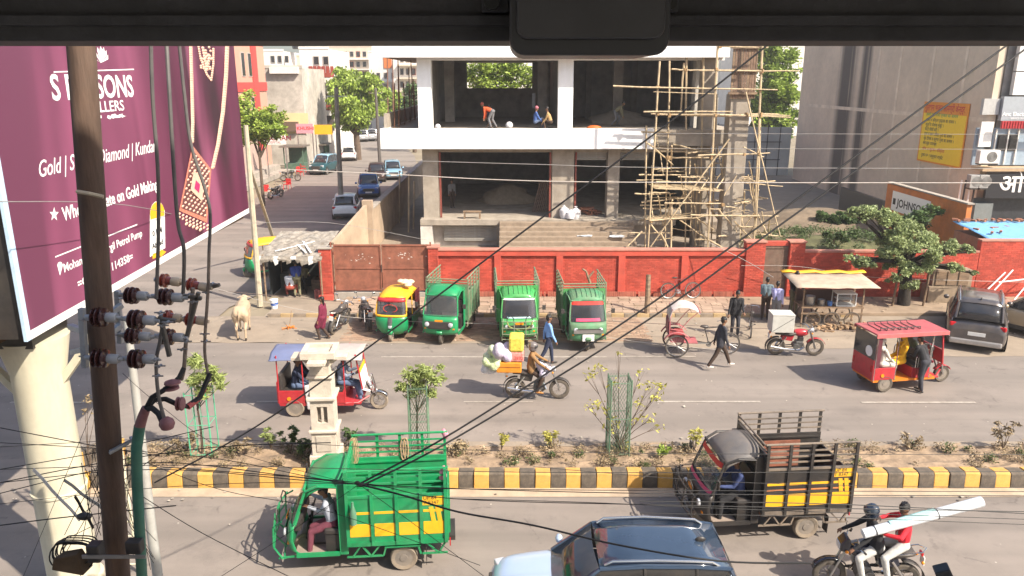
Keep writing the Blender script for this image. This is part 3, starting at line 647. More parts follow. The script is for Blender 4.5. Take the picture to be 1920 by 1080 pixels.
# orange compound wall with sign
ow = empty('orange_wall', (22,40.5,0), 0, 'orange painted compound wall carrying a white tile brand sign', 'wall')
MB().hexa([V(q) for q in ((0,-3.9,0),(.25,-3.9,0),(.25,4.2,0),(0,4.2,0),(0,-3.9,3.2),(.25,-3.9,3.2),(.25,4.2,3.15),(0,4.2,3.15))]).build('wall_core', mat('orange_paint', (.62,.20,.045), .8, 0, .2, 1.5, dirt=.2), ow)
MB().bb((-.05,-4,3.2),(.3,4.2,3.27)).build('coping', concrete, ow)
MB().bb((-.03,-.7,1.75),(-.002,3.4,2.85)).build('sign_board', inkwhite, ow)
text('lettering', 'JOHNSON', .62, ink, (-.035,2.75,2.05), (0,-1,0), (0,0,1), ow, bold=.012, sx=1.1)
MB().bb((-.034,2.95,2.1),(-.031,3.25,2.45)).build('emblem', ink, ow)
dw = MB().bb((0,0,0),(.2,6,2.1)).build('dark_wall_panel', blk, None, loc=(22,45,0)); tag(dw, 'low dark panelled wall running on behind the orange wall', 'wall')
# blue tarpaulin roof weighted with bricks
tarp = mat('blue_tarpaulin', (.14,.38,.66), .5, 0, .12, 3, dirt=.12)
tp = empty('tarpaulin_shed', (21.5,34,0), 0, 'low shed roofed with bright blue tarpaulin weighted by bricks', 'shed')
mb = MB(); mb.sheet([[(-1.1+i*.25, -2.0+j*.36, 2.42+j*.035+rnd.uniform(-.03,.03)) for j in range(9)] for i in range(48)]); mb.build('tarpaulin', tarp, tp, True, solid=.01)
MB().bb((-1.0,-1.9,0),(9,.8,2.3)).build('shed_wall', mat('loose_brick', (.3,.1,.1)), tp)
for i in range(34): piece('brick', bkr, tp, (-1.1+i*.19+rnd.uniform(-.1,.1), .75+rnd.uniform(-.15,.15), 2.76+rnd.uniform(-.02,.05)), (.23,.11,.075), rnd.uniform(0,3), bev=0)
for i in range(12): piece('brick', bkr, tp, (-.9+rnd.uniform(0,5), -1.5+rnd.uniform(0,1.8), 2.60), (.23,.11,.075), rnd.uniform(0,3), bev=0)
# rubble and vegetation mound in the vacant lot
heap('rubble_mound', (18.5,46,-.1), 7,5,1.6, mat('rubble_soil', (.17,.13,.09), .95, 0, .35, 1.2, bump=1, bscale=5), 'broad mound of earth and rubble in the vacant lot', 'mound')
heap('earth_mound', (16.5,39,-.1), 5.5,4,1.3, mat('grassy_soil', (.10,.10,.045), .95, 0, .35, 1.2, bump=1, bscale=5), 'grassy earth mound behind the red wall near the piers', 'mound')
# white compound wall and fence far behind
fw = empty('white_compound_wall', (22,75,0), 0, 'pale compound wall with black railings far behind the scaffolding', 'wall')
MB().bb((-8,0,0),(5,.3,4.6)).build('wall_core', mat('pale_wall', (.5,.5,.48), .8, 0, .15, .5), fw)
for k in range(10): MB().bb((-7+k*1.2,-.3,0),(-6.93+k*1.2,-.25,5)).build('railing_post', black, fw)
for z in (1.5,3.2,4.8): MB().bb((-7,-.31,z),(4,-.24,z+.07)).build('railing_bar', black, fw)
# ================================================================ SIDE STREET BUILDINGS
def house(name, label, cat, px0, px1, ytop, Y, depth, m, ztop=None, z0=0, parapet=True):
    a = PY(px0, 300, Y).x; b = PY(px1, 300, Y).x; zt = ztop if ztop is not None else PY(px0, ytop, Y).z
    e = empty(name, ((a+b)/2, Y, 0), 0, label, cat); w_ = (b-a)/2
    MB().bb((-w_,0,z0),(w_,depth,zt)).build('walls', m, e)
    if parapet: 
        for s in ((-w_-.05,-.05,zt),(w_+.05,.12,zt+.35)): pass
        MB().bb((-w_-.05,-.06,zt),(w_+.05,.14,zt+.3)).build('parapet', m, e)
    e['w'] = w_
    return e
winf = mat('window_frame', (.42,.38,.34), .6); winr = mat('red_brown_shutter', (.28,.05,.03), .6)
def hwin(e, px0, py0, px1, py1, frame=None, pane=None, Y=None):
    Y = Y or e.location.y; a = PY(px0, py1, Y-.08)-e.location; b = PY(px1, py0, Y-.08)-e.location
    f = MB().bb((a.x,-.08,a.z),(b.x,.02,b.z)).build('window', frame or winf, e)
    t = .08
    if b.x-a.x > .4: MB().bb((a.x+t,-.10,a.z+t),(b.x-t,-.081,b.z-t)).build('pane', pane or glassd, f)
def hslab(e, px0, px1, py0, py1, m, out=.8, name='balcony_slab'):
    a = PY(px0, py1, e.location.y)-e.location; b = PY(px1, py0, e.location.y)-e.location
    return MB().bb((a.x,-out,a.z),(b.x,-.001,b.z)).build(name, m, e)
pinkw = mat('salmon_wall', (.62,.30,.22), .8, 0, .06, 1, dirt=.08); redb = mat('red_band', (.55,.06,.05), .8, 0, .06, 1)
e = empty('salmon_building', (-24,63,0), 0, 'tall salmon pink building with red bands at the corner of side street', 'building')
MB().bb((-14,-12,0),(0,14,17)).build('walls', pinkw, e)
for y in (-11.9,-6.5,-1,4.6,11.0): MB().bb((.0,y-.9,2.5),(.12,y+.5,17)).build('red_pilaster', redb, e)
for z in (4.2,8.0,12.2): MB().bb((.0,-12,z),(.10,14,z+.8)).build('red_band', redb, e)
for y in (-9.2,-3.8,1.9,7.8,9.6):
    for z in (5.4,9.3,13.4):
        f = MB().bb((.0,y-.45,z),(.06,y+.45,z+2.1)).build('window', winf, e); MB().bb((.06,y-.37,z+.08),(.075,y+.37,z+2.02)).build('pane', glassd, f)
MB().bb((0,-12,0),(.9,13.6,.9)).build('plinth_step', concrete, e); MB().bb((0,-12,0),(1.8,13.6,.45)).build('plinth_step', concrete, e)
MB().bb((.0,-10,.9),(.05,12,3.6)).build('ground_floor', mat('pinkish_tiles', (.45,.33,.28), .7), e)
gw = mat('weathered_white_render', (.52,.48,.42), .9, 0, .35, .35, bump=.2, dirt=.4, dirtc=(.22,.19,.16)); ww = mat('house_white', (.74,.71,.66), .8, 0, .08, .4, dirt=.15); yw = mat('pale_yellow_wall', (.62,.52,.28), .8, 0, .08, .5); cw = mat('cream_house', (.60,.50,.40), .8, 0, .1, .4, dirt=.15); bw = mat('pinkish_brick_house', (.42,.24,.18), .85, 0, .15, .6)
e = house('weathered_house', 'blank weathered concrete house streaked grey above a yellow lower storey', 'building', 508, 577, 128, 84, 10, gw)
hslab(e, 512, 577, 212, 232, yw, .1, 'yellow_band'); hslab(e, 508, 577, 232, 250, yw, .12, 'yellow_band')
hslab(e, 515, 560, 228, 246, mat('brown_panel', (.14,.09,.06)), .5, 'shop_board'); hslab(e, 508, 560, 125, 138, ww, .5, 'white_slab')
e = house('balcony_house', 'white house with red brown balcony railings beside the big street tree', 'building', 575, 628, 92, 96, 12, ww)
for y0 in (146,207): 
    hslab(e, 577, 627, y0, y0+9, ww, 1.5); 
    for k in range(6): hwin(e, 580+k*8, y0-22, 585+k*8, y0-2, winr, winr)
for k in range(5): hslab(e, 580+k*10, 582+k*10, 165, 207, ww, 1.4, 'post')
hslab(e, 580, 625, 195, 206, winr, 1.45, 'railing'); hslab(e, 580, 625, 137, 145, winr, 1.45, 'railing'); hwin(e, 588, 105, 598, 122); hwin(e, 606, 105, 616, 122)
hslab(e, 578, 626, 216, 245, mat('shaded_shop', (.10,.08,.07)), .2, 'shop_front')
e = house('far_white_house', 'far white house with small upper storey behind the weathered one', 'building', 500, 546, 96, 118, 10, ww); 
for k in range(3): hwin(e, 508+k*13, 104, 515+k*13, 118)
e = house('terrace_house', 'low pale house with railed terrace behind the balcony house', 'building', 566, 640, 106, 125, 10, cw); hwin(e, 572, 112, 584, 126); hwin(e, 630, 112, 636, 126)
e = house('cream_block', 'broad cream apartment block with rows of windows beyond the big tree', 'building', 628, 706, 88, 170, 14, cw)
for r in range(4):
    for k in range(6): hwin(e, 632+k*12, 96+r*19, 639+k*12, 107+r*19, winf if (r+k) % 3 else winr)
    hslab(e, 630, 704, 110+r*19, 112+r*19, ww, 1.2)
e = house('orange_panel_block', 'pale block with an orange painted panel near the thin pole', 'building', 700, 746, 98, 150, 14, ww); hslab(e, 720, 734, 104, 128, mat('orange_panel', (.60,.17,.04)), .15, 'orange_panel')
for r in range(3):
    for k in range(3): hwin(e, 706+k*14, 136+r*22, 713+k*14, 148+r*22)
    hslab(e, 702, 744, 152+r*22, 154+r*22, ww, 1.2)
e = house('white_terrace_block', 'white stepped block seen just left of the unfinished building', 'building', 744, 830, 92, 138, 14, ww)
for r in range(3):
    for k in range(4): hwin(e, 750+k*11, 104+r*24, 757+k*11, 117+r*24, winf if k != 2 else winr)
    hslab(e, 746, 800, 121+r*24, 124+r*24, cw, 1.3)
e = house('left_far_block', 'pink brick block rising behind the cream apartment block', 'building', 640, 690, 84, 200, 10, bw)
for k in range(4): hwin(e, 645+k*11, 92, 652+k*11, 102)
for i, (a, b, yt, Y, m, lb) in enumerate(((-40,430,100,150,cw,'long cream block beyond the salmon building'),(820,1000,92,190,ww,'far white block seen through the unfinished storey'),(1380,1500,88,130,ww,'pale block behind the trees right of the scaffold'),(1900,2300,60,120,cw,'cream block far behind the shop front'))):
    house('distant_block', lb, 'building', a, b, yt, Y, 14, m)
# rooftop water tanks
for i, (px, py, Y, lb) in enumerate(((560,92,122,'black water tank on the terrace house roof'),(760,88,142,'black water tank on the white stepped block'))):
    p = PY(px, py, Y); mb = MB(); mb.lathe([(.9,0),(.95,.2),(.95,1.3),(.7,1.6),(.25,1.75),(.25,1.85)], (0,0,0), n=14)
    tag(mb.build('water_tank', blackpl, None, True, loc=p), lb, 'water tank')
# shop signs and stalls on the left of the side street
def board(name, label, px0, py0, px1, py1, Y, m, txt=None, tm=None, sz=.4, posts=True, sub=None):
    a = PY(px0, py1, Y); b = PY(px1, py0, Y); c = (a+b)/2; e = empty(name, (c.x, Y, 0), 0, label, 'sign'); w_ = (b.x-a.x)/2
    MB().bb((-w_,-.04,a.z),(w_,.04,b.z)).build('panel', m, e)
    if posts:
        for s in (-1,1): MB().bb((s*w_*.9-.05,.041,0),(s*w_*.9+.05,.12,b.z)).build('post', steel, e)
    if txt: text('lettering', txt, sz, tm or inkred, (-w_*.92,-.045,a.z+(b.z-a.z)*.35), (1,0,0), (0,0,1), e, bold=.01)
    if sub: text('lettering', sub, sz*.5, tm or inkred, (-w_*.92,-.045,a.z+(b.z-a.z)*.08), (1,0,0), (0,0,1), e)
    return e
board('shop_sign', 'white sign board lettered MOHAN on the salmon building', 497, 248, 535, 271, 70, plate_w, 'MOHAN', mat('dark_red_ink', (.2,.02,.03)), .62, sub='HOSPITAL')
board('shop_sign', 'pink shop board on the side street left of the yellow one', 556, 232, 586, 250, 80, mat('pink_board', (.62,.28,.33)), 'KHUSHI', inkred, .5)
board('shop_sign', 'yellow awning board beside the pink shop board', 590, 234, 622, 252, 82, yellow)
kd = mat('kiosk_green', (.05,.13,.09), .6, 0, .2, dirt=.2)
for i, (px0, px1, py0, py1, Y, lb) in enumerate(((533,568,276,322,70,'dark green street stall with open front near the parked bikes'),(570,612,272,300,80,'low roofed stall behind the dark van'),(500,530,274,304,74,'narrow grey stall beneath the white MOHAN board'))):
    a = G((px0+px1)/2, py1); Y = a.y; x0 = PY(px0,300,Y).x; x1 = PY(px1,300,Y).x; e = empty('street_stall', ((x0+x1)/2,Y,0), 0, lb, 'stall'); w_ = (x1-x0)/2
    zt = PY(px0, py0, Y).z; MB().bb((-w_,0,0),(w_,1.8,.8)).build('counter', kd, e); MB().bb((-w_-.3,-.6,zt),(w_+.3,2,zt+.12)).build('roof', mat('stall_roof', (.13,.11,.09)), e); MB().bb((-w_,1.75,.8),(w_,1.8,zt)).build('back_panel', kd, e)
    for s in (-1,1):
        for y in (0.0,): MB().bb((s*w_-.05,y,.8),(s*w_+.05,y+.1,zt)).build('post', kd, e)
# red plastic chairs
def chair(loc, rz, lab):
    e = empty('plastic_chair', loc, rz, lab, 'chair', 'red plastic chairs on the side street'); m = mat('red_plastic', (.50,.03,.03), .4)
    MB().bb((-.24,-.24,.42),(.24,.24,.46)).build('seat', m, e); MB().bb((-.24,.22,.46),(.24,.26,.9)).build('backrest', m, e)
    for x in (-.21,.21):
        for y in (-.21,.21): MB().bar((x*1.15,y*1.15,0),(x,y,.42),.04).build('leg', m, e)
        MB().bb((x-.03,-.22,.64),(x+.03,.22,.67)).build('armrest', m, e)
chair(G(500,368), .4, 'red plastic chair nearest the billboard edge'); chair(G(539,355), -.3, 'red plastic chair beside the parked black motorbike'); chair(G(563,330), 1.1, 'red plastic chair beside the dark green stall'); chair(G(569,324), 2.0, 'farthest red plastic chair near the dark van')
# plaster wall of the lot: end face, sloping broken wall and long side wall
pw = mat('patchy_plaster', (.40,.30,.21), .9, 0, .25, 1.1, dirt=.3, bump=.25)
e = empty('lot_side_wall', (-7.75,43.6,0), 0, 'long grey plastered side wall running back along the street', 'wall')
MB().bb((.0,-3.6,0),(.25,40,2.3)).build('wall_core', pw, e); MB().bb((-.12,-3.9,0),(.4,-3.5,2.9)).build('end_pier', pw, e); MB().bb((-.06,-3.5,2.3),(.3,40,2.38)).build('coping', concrete, e)
for i in range(9): MB().bb((-.05,i*4.2,.0),(.0,i*4.2+.3,2.3)).build('pilaster', pw, e)
e = empty('broken_wall', (-8.2,38,0), 0, 'sloping broken plaster wall dropping from its pier to the kiosk roof', 'wall')
MB().hexa([V(q)-V((-8.2,38,0)) for q in ((-8.75,36,0),(-7.75,39.65,0),(-7.6,39.65,0),(-8.6,36,0),(-8.75,36,1.45),(-7.75,39.65,2.7),(-7.6,39.65,2.7),(-8.6,36,1.45))]).build('wall_core', pw, e)
MB().hexa([V(q)-V((-8.2,38,0)) for q in ((-9.6,36.1,0),(-8.75,36,0),(-8.75,36.2,0),(-9.6,36.3,0),(-9.6,36.1,.9),(-8.75,36,1.42),(-8.75,36.2,1.42),(-9.6,36.3,.9))]).build('low_stub', pw, e)
# upright props in the strip between wall and building
for i, (px, y0, y1, Y, lb) in enumerate(((762,325,430,46,'pale bamboo prop standing left of the unfinished building'),(745,320,415,49,'thin wooden prop nearer the side wall'),(772,340,420,47,'dark thin prop beside the pale bamboo one'))):
    p = PY(px, y0, Y); tag(MB().tube((0,0,0),(.15,0,p.z),.05).build('wooden_prop', bamboo, None, loc=(p.x,Y,0)), lb, 'prop')

# ================================================================ TEA KIOSK
k = empty('tea_kiosk', (-9.3,31.5,0), 0, 'ramshackle tea kiosk with torn plastic sheeting roof beside the gate', 'kiosk')
rag = mat('torn_sheeting', (.27,.25,.22), .7, 0, .5, 4, dirt=.35, bump=.4); dkc = mat('dark_cloth', (.03,.035,.035), .8, 0, .3)
MB().bb((-1.25,2.0,0),(1.55,2.1,2.1)).build('back_wall', dkc, k); MB().bb((-1.3,.2,0),(-1.25,2.1,2.0)).build('side_wall', dkc, k); MB().bb((1.45,-.2,0),(1.5,2.1,2.0)).build('side_wall', dkc, k)
mb = MB(); mb.sheet([[(-1.5+i*.2+j*.04, -.75+j*.38, 2.04+j*.07+rnd.uniform(-.025,.03)) for j in range(9)] for i in range(16)]); mb.build('roof_sheeting', rag, k, solid=.015)
for i in range(15):
    x = -1.5+i*.21; h = rnd.uniform(.1,.4); mb = MB(); mb.sheet([[(x,-.78,2.05),(x-.02,-.84,2.05-h*.5),(x+rnd.uniform(-.08,.08),-.8,2.0-h)],[(x+.24,-.77,2.06),(x+.22,-.83,2.0-h*.4),(x+.2,-.82,2.02-h*.8)]]); mb.build('ragged_flap', rag if i % 4 else white, k)
for x, y in ((-1.25,-.6),(1.5,-.55),(-1.25,2.0),(1.5,2.0)): MB().tube((x,y,0),(x,y,2.1),.045).build('post', wood, k)
MB().bb((-1.1,1.3,0),(.0,1.9,.75)).build('counter', mat('kiosk_counter', (.10,.12,.11)), k); MB().bb((.5,1.2,0),(1.4,1.9,.5)).build('bench', wood, k); MB().bb((1.05,-.3,.0),(1.4,-.02,.42)).build('crate', mat('maroon_crate', (.12,.03,.03)), k)
for i in range(9): MB().bar((-1.5+rnd.uniform(0,2.6),-.7+rnd.uniform(0,1),2.2),(-1.3+rnd.uniform(0,2.6),.8+rnd.uniform(0,1.4),2.38),.09,.02).build('roof_batten', rag if i % 2 else white, k)
b = empty('bucket', G(515,578), 0, 'white paint bucket with blue band at the kerb by the pole', 'bucket')
MB().lathe([(.12,0),(.16,.36),(.17,.36),(.17,.38),(.15,.38)], (0,0,0), n=16).build('body', white, b, True); MB().lathe([(.139,.14),(.152,.26)], (0,0,.0), n=16).build('blue_band', mat('blue_paint', (.03,.12,.45)), b, True); MB().path([(-.16,0,.36),(-.12,-.12,.28),(0,-.17,.24),(.12,-.12,.28),(.16,0,.36)], .006, 5).build('handle', steel, b)
b = empty('straw_broom', G(543,616), .3, 'straw broom with orange cloth bundle lying on the sandy verge', 'broom')
for i in range(16): MB().bar((0,0,.05),(rnd.uniform(-.3,.3),rnd.uniform(-.3,.1),rnd.uniform(.01,.14)),.02).build('bristle', mat('orange_bristle', (.62,.20,.02)), b)
MB().tube((0,0,.05),(.12,.5,.55),.015).build('handle', wood, b)

k.scale = (.86,.9,.95)
# ================================================================ POLES IN THE DISTANCE
def pole(label, base, top, r0, r1, m=None, arms=0, name='utility_pole'):
    e = empty(name, base, 0, label, 'pole'); t = V(top)-V(base)
    MB().path([(0,0,0), t*.5, t], r0, 8, r1).build('shaft', m or concrete, e, True)
    for i in range(arms):
        q = t*(1-.06*(i+1)); MB().bar(q+V((-.7,0,0)), q+V((.7,0,0)), .06).build('crossarm', steel, e)
        for s in (-.6,.6): MB().lathe([(.03,0),(.06,.03),(.03,.06),(.06,.1),(.03,.14)], q+V((s,0,.03)), n=8).build('insulator', mat('glazed_brown', (.09,.03,.022), .2), e)
    return e
pc = mat('pale_concrete_pole', (.44,.38,.28), .85, 0, .2, 3, bump=.2)
pole('tall pale concrete pole beside the tea kiosk', G(488,574), PY(461,235,30.0), .13, .09, pc)
pole('slim inclined stay pole leaning on the pale concrete pole', G(520,470), PY(470,318,33.0), .10, .07, pc)
pole('grey concrete pole in the side street by the white hatchback', G(641,408), PY(630,165,50.5), .19, .13, mat('grey_pole', (.22,.20,.17), .85, 0, .3, 2), 1)
pole('dark narrow pole beyond the blue car', G(713,318), PY(704,165,80), .18, .13, mat('dark_pole', (.10,.09,.08)), 1)
for i, (px, lb) in enumerate(((728,'left of two thin rusty poles before the orange panelled block'),(738,'right of two thin rusty poles before the orange panelled block'))): pole(lb, G(px,262), PY(px-2,96,125), .10, .08, bar_m)
pole('short weathered wooden post on the footpath by the red wall', G(1213,588,.12), PY(1216,515,29.0), .11, .09, wood, name='wooden_post')

# ================================================================ BILLBOARD
A = V((-7.5,11.2,0)); B = V((-8.02,22.9,0)); bd = (B-A).normalized(); bn_ = V((bd.y,-bd.x,0)); BL = (B-A).length
def BB(px, py):
    d = ray(px, py); t = A.dot(bn_)/d.dot(bn_); p = d*t; return ((V((p.x,p.y,0))-A).dot(bd), CAMZ+p.z)
def onb(u, z, off=.06): q = A+bd*u+bn_*off; return V((q.x,q.y,z))
bl = empty('billboard', (0,0,0), 0, 'huge maroon jewellery billboard with white lettering and a gold necklace', 'billboard')
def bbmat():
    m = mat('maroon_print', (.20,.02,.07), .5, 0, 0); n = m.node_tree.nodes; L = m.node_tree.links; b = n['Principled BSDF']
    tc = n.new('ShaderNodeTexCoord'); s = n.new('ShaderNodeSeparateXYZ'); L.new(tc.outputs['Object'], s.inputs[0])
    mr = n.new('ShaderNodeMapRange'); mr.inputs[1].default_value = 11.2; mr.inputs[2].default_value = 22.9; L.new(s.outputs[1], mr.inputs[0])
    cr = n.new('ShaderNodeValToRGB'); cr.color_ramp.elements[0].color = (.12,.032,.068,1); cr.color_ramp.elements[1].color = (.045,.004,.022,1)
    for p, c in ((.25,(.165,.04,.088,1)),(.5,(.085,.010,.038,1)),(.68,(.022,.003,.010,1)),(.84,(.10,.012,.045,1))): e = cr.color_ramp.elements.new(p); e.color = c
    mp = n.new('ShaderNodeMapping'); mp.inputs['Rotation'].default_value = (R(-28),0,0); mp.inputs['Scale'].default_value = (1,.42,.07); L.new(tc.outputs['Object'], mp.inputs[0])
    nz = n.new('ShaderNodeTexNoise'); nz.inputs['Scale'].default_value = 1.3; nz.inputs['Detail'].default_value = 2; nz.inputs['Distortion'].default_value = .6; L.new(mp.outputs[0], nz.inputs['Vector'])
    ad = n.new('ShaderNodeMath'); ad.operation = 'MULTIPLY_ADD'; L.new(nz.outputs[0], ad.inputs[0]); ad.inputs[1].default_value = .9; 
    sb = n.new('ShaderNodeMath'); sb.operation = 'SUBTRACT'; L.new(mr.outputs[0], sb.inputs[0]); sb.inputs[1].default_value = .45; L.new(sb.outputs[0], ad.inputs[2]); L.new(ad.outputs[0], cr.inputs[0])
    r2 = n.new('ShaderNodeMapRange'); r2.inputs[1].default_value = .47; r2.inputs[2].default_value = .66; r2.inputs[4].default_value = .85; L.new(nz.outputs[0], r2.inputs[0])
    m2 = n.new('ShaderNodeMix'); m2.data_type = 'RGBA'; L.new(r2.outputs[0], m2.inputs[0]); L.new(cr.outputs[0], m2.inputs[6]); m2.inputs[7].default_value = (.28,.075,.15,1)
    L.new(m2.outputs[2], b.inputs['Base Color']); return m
zb, zt_ = 5.12, 12.2
def slabp(name, u0, u1, z0, z1, off, th, m): 
    p = [onb(u0,z0,off-th),onb(u1,z0,off-th),onb(u1,z0,off),onb(u0,z0,off),onb(u0,z1,off-th),onb(u1,z1,off-th),onb(u1,z1,off),onb(u0,z1,off)]
    return MB().hexa(p).build(name, m, bl)
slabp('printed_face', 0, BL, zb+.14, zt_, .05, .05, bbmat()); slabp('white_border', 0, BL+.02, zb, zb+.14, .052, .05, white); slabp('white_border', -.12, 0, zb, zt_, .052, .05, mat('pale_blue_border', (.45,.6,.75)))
slabp('back_panel', -.1, BL, zb+.1, zt_, -.6, .05, blk)
for u in (0,2.3,4.6,6.9,9.2,BL-.1): slabp('frame_upright', u, u+.1, zb, zt_, -.02, .55, black)
for z in (zb,7.4,9.8): slabp('frame_rail', 0, BL, z, z+.1, -.05, .1, black)
def bt(s, p0, p1, hpx, m=inkwhite, shear=0, bold=.0, n='lettering', font=None):
    u0, z0 = BB(*p0); u1, z1 = BB(*p1)
    t = text(n, s, 1.0, m, (0,0,0), (1,0,0), (0,1,0), None, shear=shear, bold=bold)
    xs = [v.co.x for v in t.data.vertices]; ww_ = max(xs)-min(xs); mn = min(xs); _, zh = BB(p0[0], p0[1]-hpx); hh = abs(zh-z0)/.70
    sx = (u1-u0)/ww_; zz = (z0+z1)/2
    for v in t.data.vertices: q = onb(u0+(v.co.x-mn)*sx, zz+v.co.y*hh, .056+v.co.z*.3); v.co = q
    t.parent = bl; return t
bt('S B & SONS', (93,190), (246,178), 48, bold=.022); bt('JEWELLERS', (131,214), (228,207), 22, bold=.01)
bt('Gold | Silver | Diamond | Kundan', (68,330), (289,285), 32, shear=.35, bold=.005)
bt('Wholesale Rate on Gold Making', (112,412), (291,356), 26, bold=.022); bt('Mohan Hotel, Kargil Petrol Pump', (114,508), (262,445), 17, bold=.012); bt('=Call: 9897114358=', (140,535), (245,492), 17, bold=.015)
def poly(name, pts, m, off=.056):
    mb = MB(); mb.add([onb(*BB(*p), off) for p in pts], [tuple(range(len(pts)))[::-1]]); return mb.build(name, m, bl)
def strip(p, q, w_, m=inkwhite, name='ruled_line'): return poly(name, [(p[0],p[1]-w_/2),(q[0],q[1]-w_/2),(q[0],q[1]+w_/2),(p[0],p[1]+w_/2)], m)
strip((94,135),(246,130),2.2); strip((97,482),(160,457),2.4); strip((160,457),(252,421),2.4)
cx, cy = 95, 402; poly('star', [(cx+(9 if i % 2 == 0 else 3.8)*math.sin(i*math.pi/5), cy-(14 if i % 2 == 0 else 5.5)*math.cos(i*math.pi/5)) for i in range(10)], inkwhite)
cx, cy = 106, 503; poly('map_pin', [(cx+5*math.cos(a), cy-5+7*math.sin(-a)) for a in [math.pi*k/8 for k in range(9)]]+[(cx,cy+14)], inkwhite)
for i in range(7): a = math.pi*(.12+i*.127); cx = 183; poly('emblem_petal', [(cx,118),(cx+12*math.cos(a)-2,118-26*math.sin(a)),(cx+15*math.cos(a),112-26*math.sin(a)),(cx+12*math.cos(a)+3,120-24*math.sin(a))], inkwhite)
for s in (-1,1):
    for i in range(5): x = 190+s*(6+i*7); poly('flourish', [(x,214+abs(i-2)),(x+s*8,218-i%2*5),(x+s*5,224-i*1.5),(x-s*1,221)], inkwhite)
poly('milestone', [(276,482),(276,402)]+[(290+14*math.cos(math.pi-a), 402-25*math.sin(a)) for a in [math.pi*k/8 for k in range(1,8)]]+[(304,395),(305,465)], inkwhite, .056)
poly('milestone_cap', [(277,412),(276,402)]+[(290+14*math.cos(math.pi-a), 402-24*math.sin(a)) for a in [math.pi*k/8 for k in range(1,8)]]+[(303,395),(303,404)], yellow, .060)
bt('0 KM', (281,442), (299,437), 11, ink, bold=.02).location = bn_*.006; bt('Ahead', (280,466), (301,458), 10, ink, bold=.02).location = bn_*.006
poly('arrow', [(281,476),(296,471),(296,467),(307,472),(296,483),(296,479),(281,486)], yellow)
gold = mat('gold_print', (.60,.24,.14), .45, 0, .35, 8); gold2 = mat('pale_gold_print', (.72,.45,.34), .45)
mb = MB()
def dot(px, py, r, off=.058):
    u, z = BB(px, py); u2, _ = BB(px+r, py); _, z2 = BB(px, py-r); ru, rz = abs(u2-u), abs(z2-z)
    mb.add([onb(u+ru*math.cos(a), z+rz*math.sin(a), off) for a in [2*math.pi*k/8 for k in range(8)]]+[onb(u,z,off+.02)], [(i,(i+1) % 8,8) for i in range(8)])
def chain(pts, r, step):
    for (x0,y0),(x1,y1) in zip(pts, pts[1:]):
        n_ = max(1, int(math.hypot(x1-x0,y1-y0)/step))
        for i in range(n_): t = i/n_; dot(x0+(x1-x0)*t, y0+(y1-y0)*t, r)
chain([(353,86),(355,150),(357,230),(356,270)], 3.6, 4.2); chain([(422,86),(420,140),(414,210),(405,270),(394,318)], 4.2, 4.6)
chain([(368,88),(372,110),(384,140),(392,150),(396,120),(396,88)], 2.4, 4); chain([(376,90),(384,130),(390,100)], 3, 5)
for k in range(26): dot(rnd.uniform(372,394), rnd.uniform(88,130), 2.5)
mb.build('necklace_beads', gold2, bl, kind='stuff')
poly('pendant', [(356,272),(392,318),(384,418),(331,395)], mat('pendant_rim', (.55,.2,.14), .4, 0, .3, 20), .060); poly('pendant_field', [(357,282),(388,320),(381,408),(335,390)], mat('filigree_print', (.13,.05,.05), .4), .064)
mb = MB(); random.seed(3)
for i in range(13):
    for j in range(13):
        s, t = (i+.5)/13, (j+.5)/13; x = (357*(1-s)+388*s)*(1-t)+(335*(1-s)+381*s)*t; y = (282*(1-s)+320*s)*(1-t)+(390*(1-s)+408*s)*t
        if (i+j) % 2 == 0 or 4 <= i <= 7 and 4 <= j <= 8: dot(x, y, 2.4, .068)
mb.build('filigree', gold2, bl, kind='stuff')
poly('pendant_centre', [(356,318),(376,340),(372,378),(350,356)], gold2, .092); poly('pendant_stone', [(360,338),(368,346),(366,362),(357,353)], mat('ruby_print', (.40,.02,.12)), .096)
mb = MB()
for i in range(9):
    t = i/8; x = 331+53*t; y = 396+22*t
    for q in range(3 if 2 <= i <= 6 else 2): dot(x+1, y+5+q*6.5, 2.6 if q < 2 else 3.4)
mb.build('pendant_drops', gold2, bl, kind='stuff')
for z_ in (2.1,): MB().lathe([(.421,-.035),(.445,-.02),(.445,.02),(.421,.035)], (-7.95,12.0,z_), n=28).build('column_band', cream, bl, True)
# unipole column with its arms and ladder
cp = cream
MB().lathe([(.48,0),(.48,.3),(.42,.32),(.42,4.3),(.54,4.9)], (-7.95,12.0,0), n=28).build('unipole_column', cp, bl, True)
MB().bb((-11.5,11.5,4.85),(-7.65,12.5,5.1)).build('head_beam', black, bl); MB().bb((-8.45,10.6,5.0),(-8.05,22.6,5.35)).build('long_beam', mat('brown_steel', (.12,.07,.04)), bl)
MB().bb((-10.5,10.4,4.9),(-7.9,10.7,5.1)).build('head_beam', mat('tan_beam', (.26,.18,.10)), bl)
for s in (-1,1): MB().bar((-8.05+s*.3,12.0,3.9),(-8.05+s*1.1,12.0,4.9),.12).build('bracket', cp, bl)
for k in range(5): MB().bb((-9.6+k*.02,10.6+k*.4,5.1),(-9.2,10.7+k*.4,11)).build('rear_upright', black, bl)
MB().bb((-12,10.3,5.2),(-9.3,10.4,12)).build('rear_panel', blk, bl)
for x in (-7.35,-7.05): MB().tube((x,12.5,0),(x,12.5,4.9),.03).build('ladder_rail', cp, bl)
for i in range(16): MB().tube((-7.35,12.5,.3*i+.2),(-7.05,12.5,.3*i+.2),.018,n=5).build('ladder_rung', cp, bl)

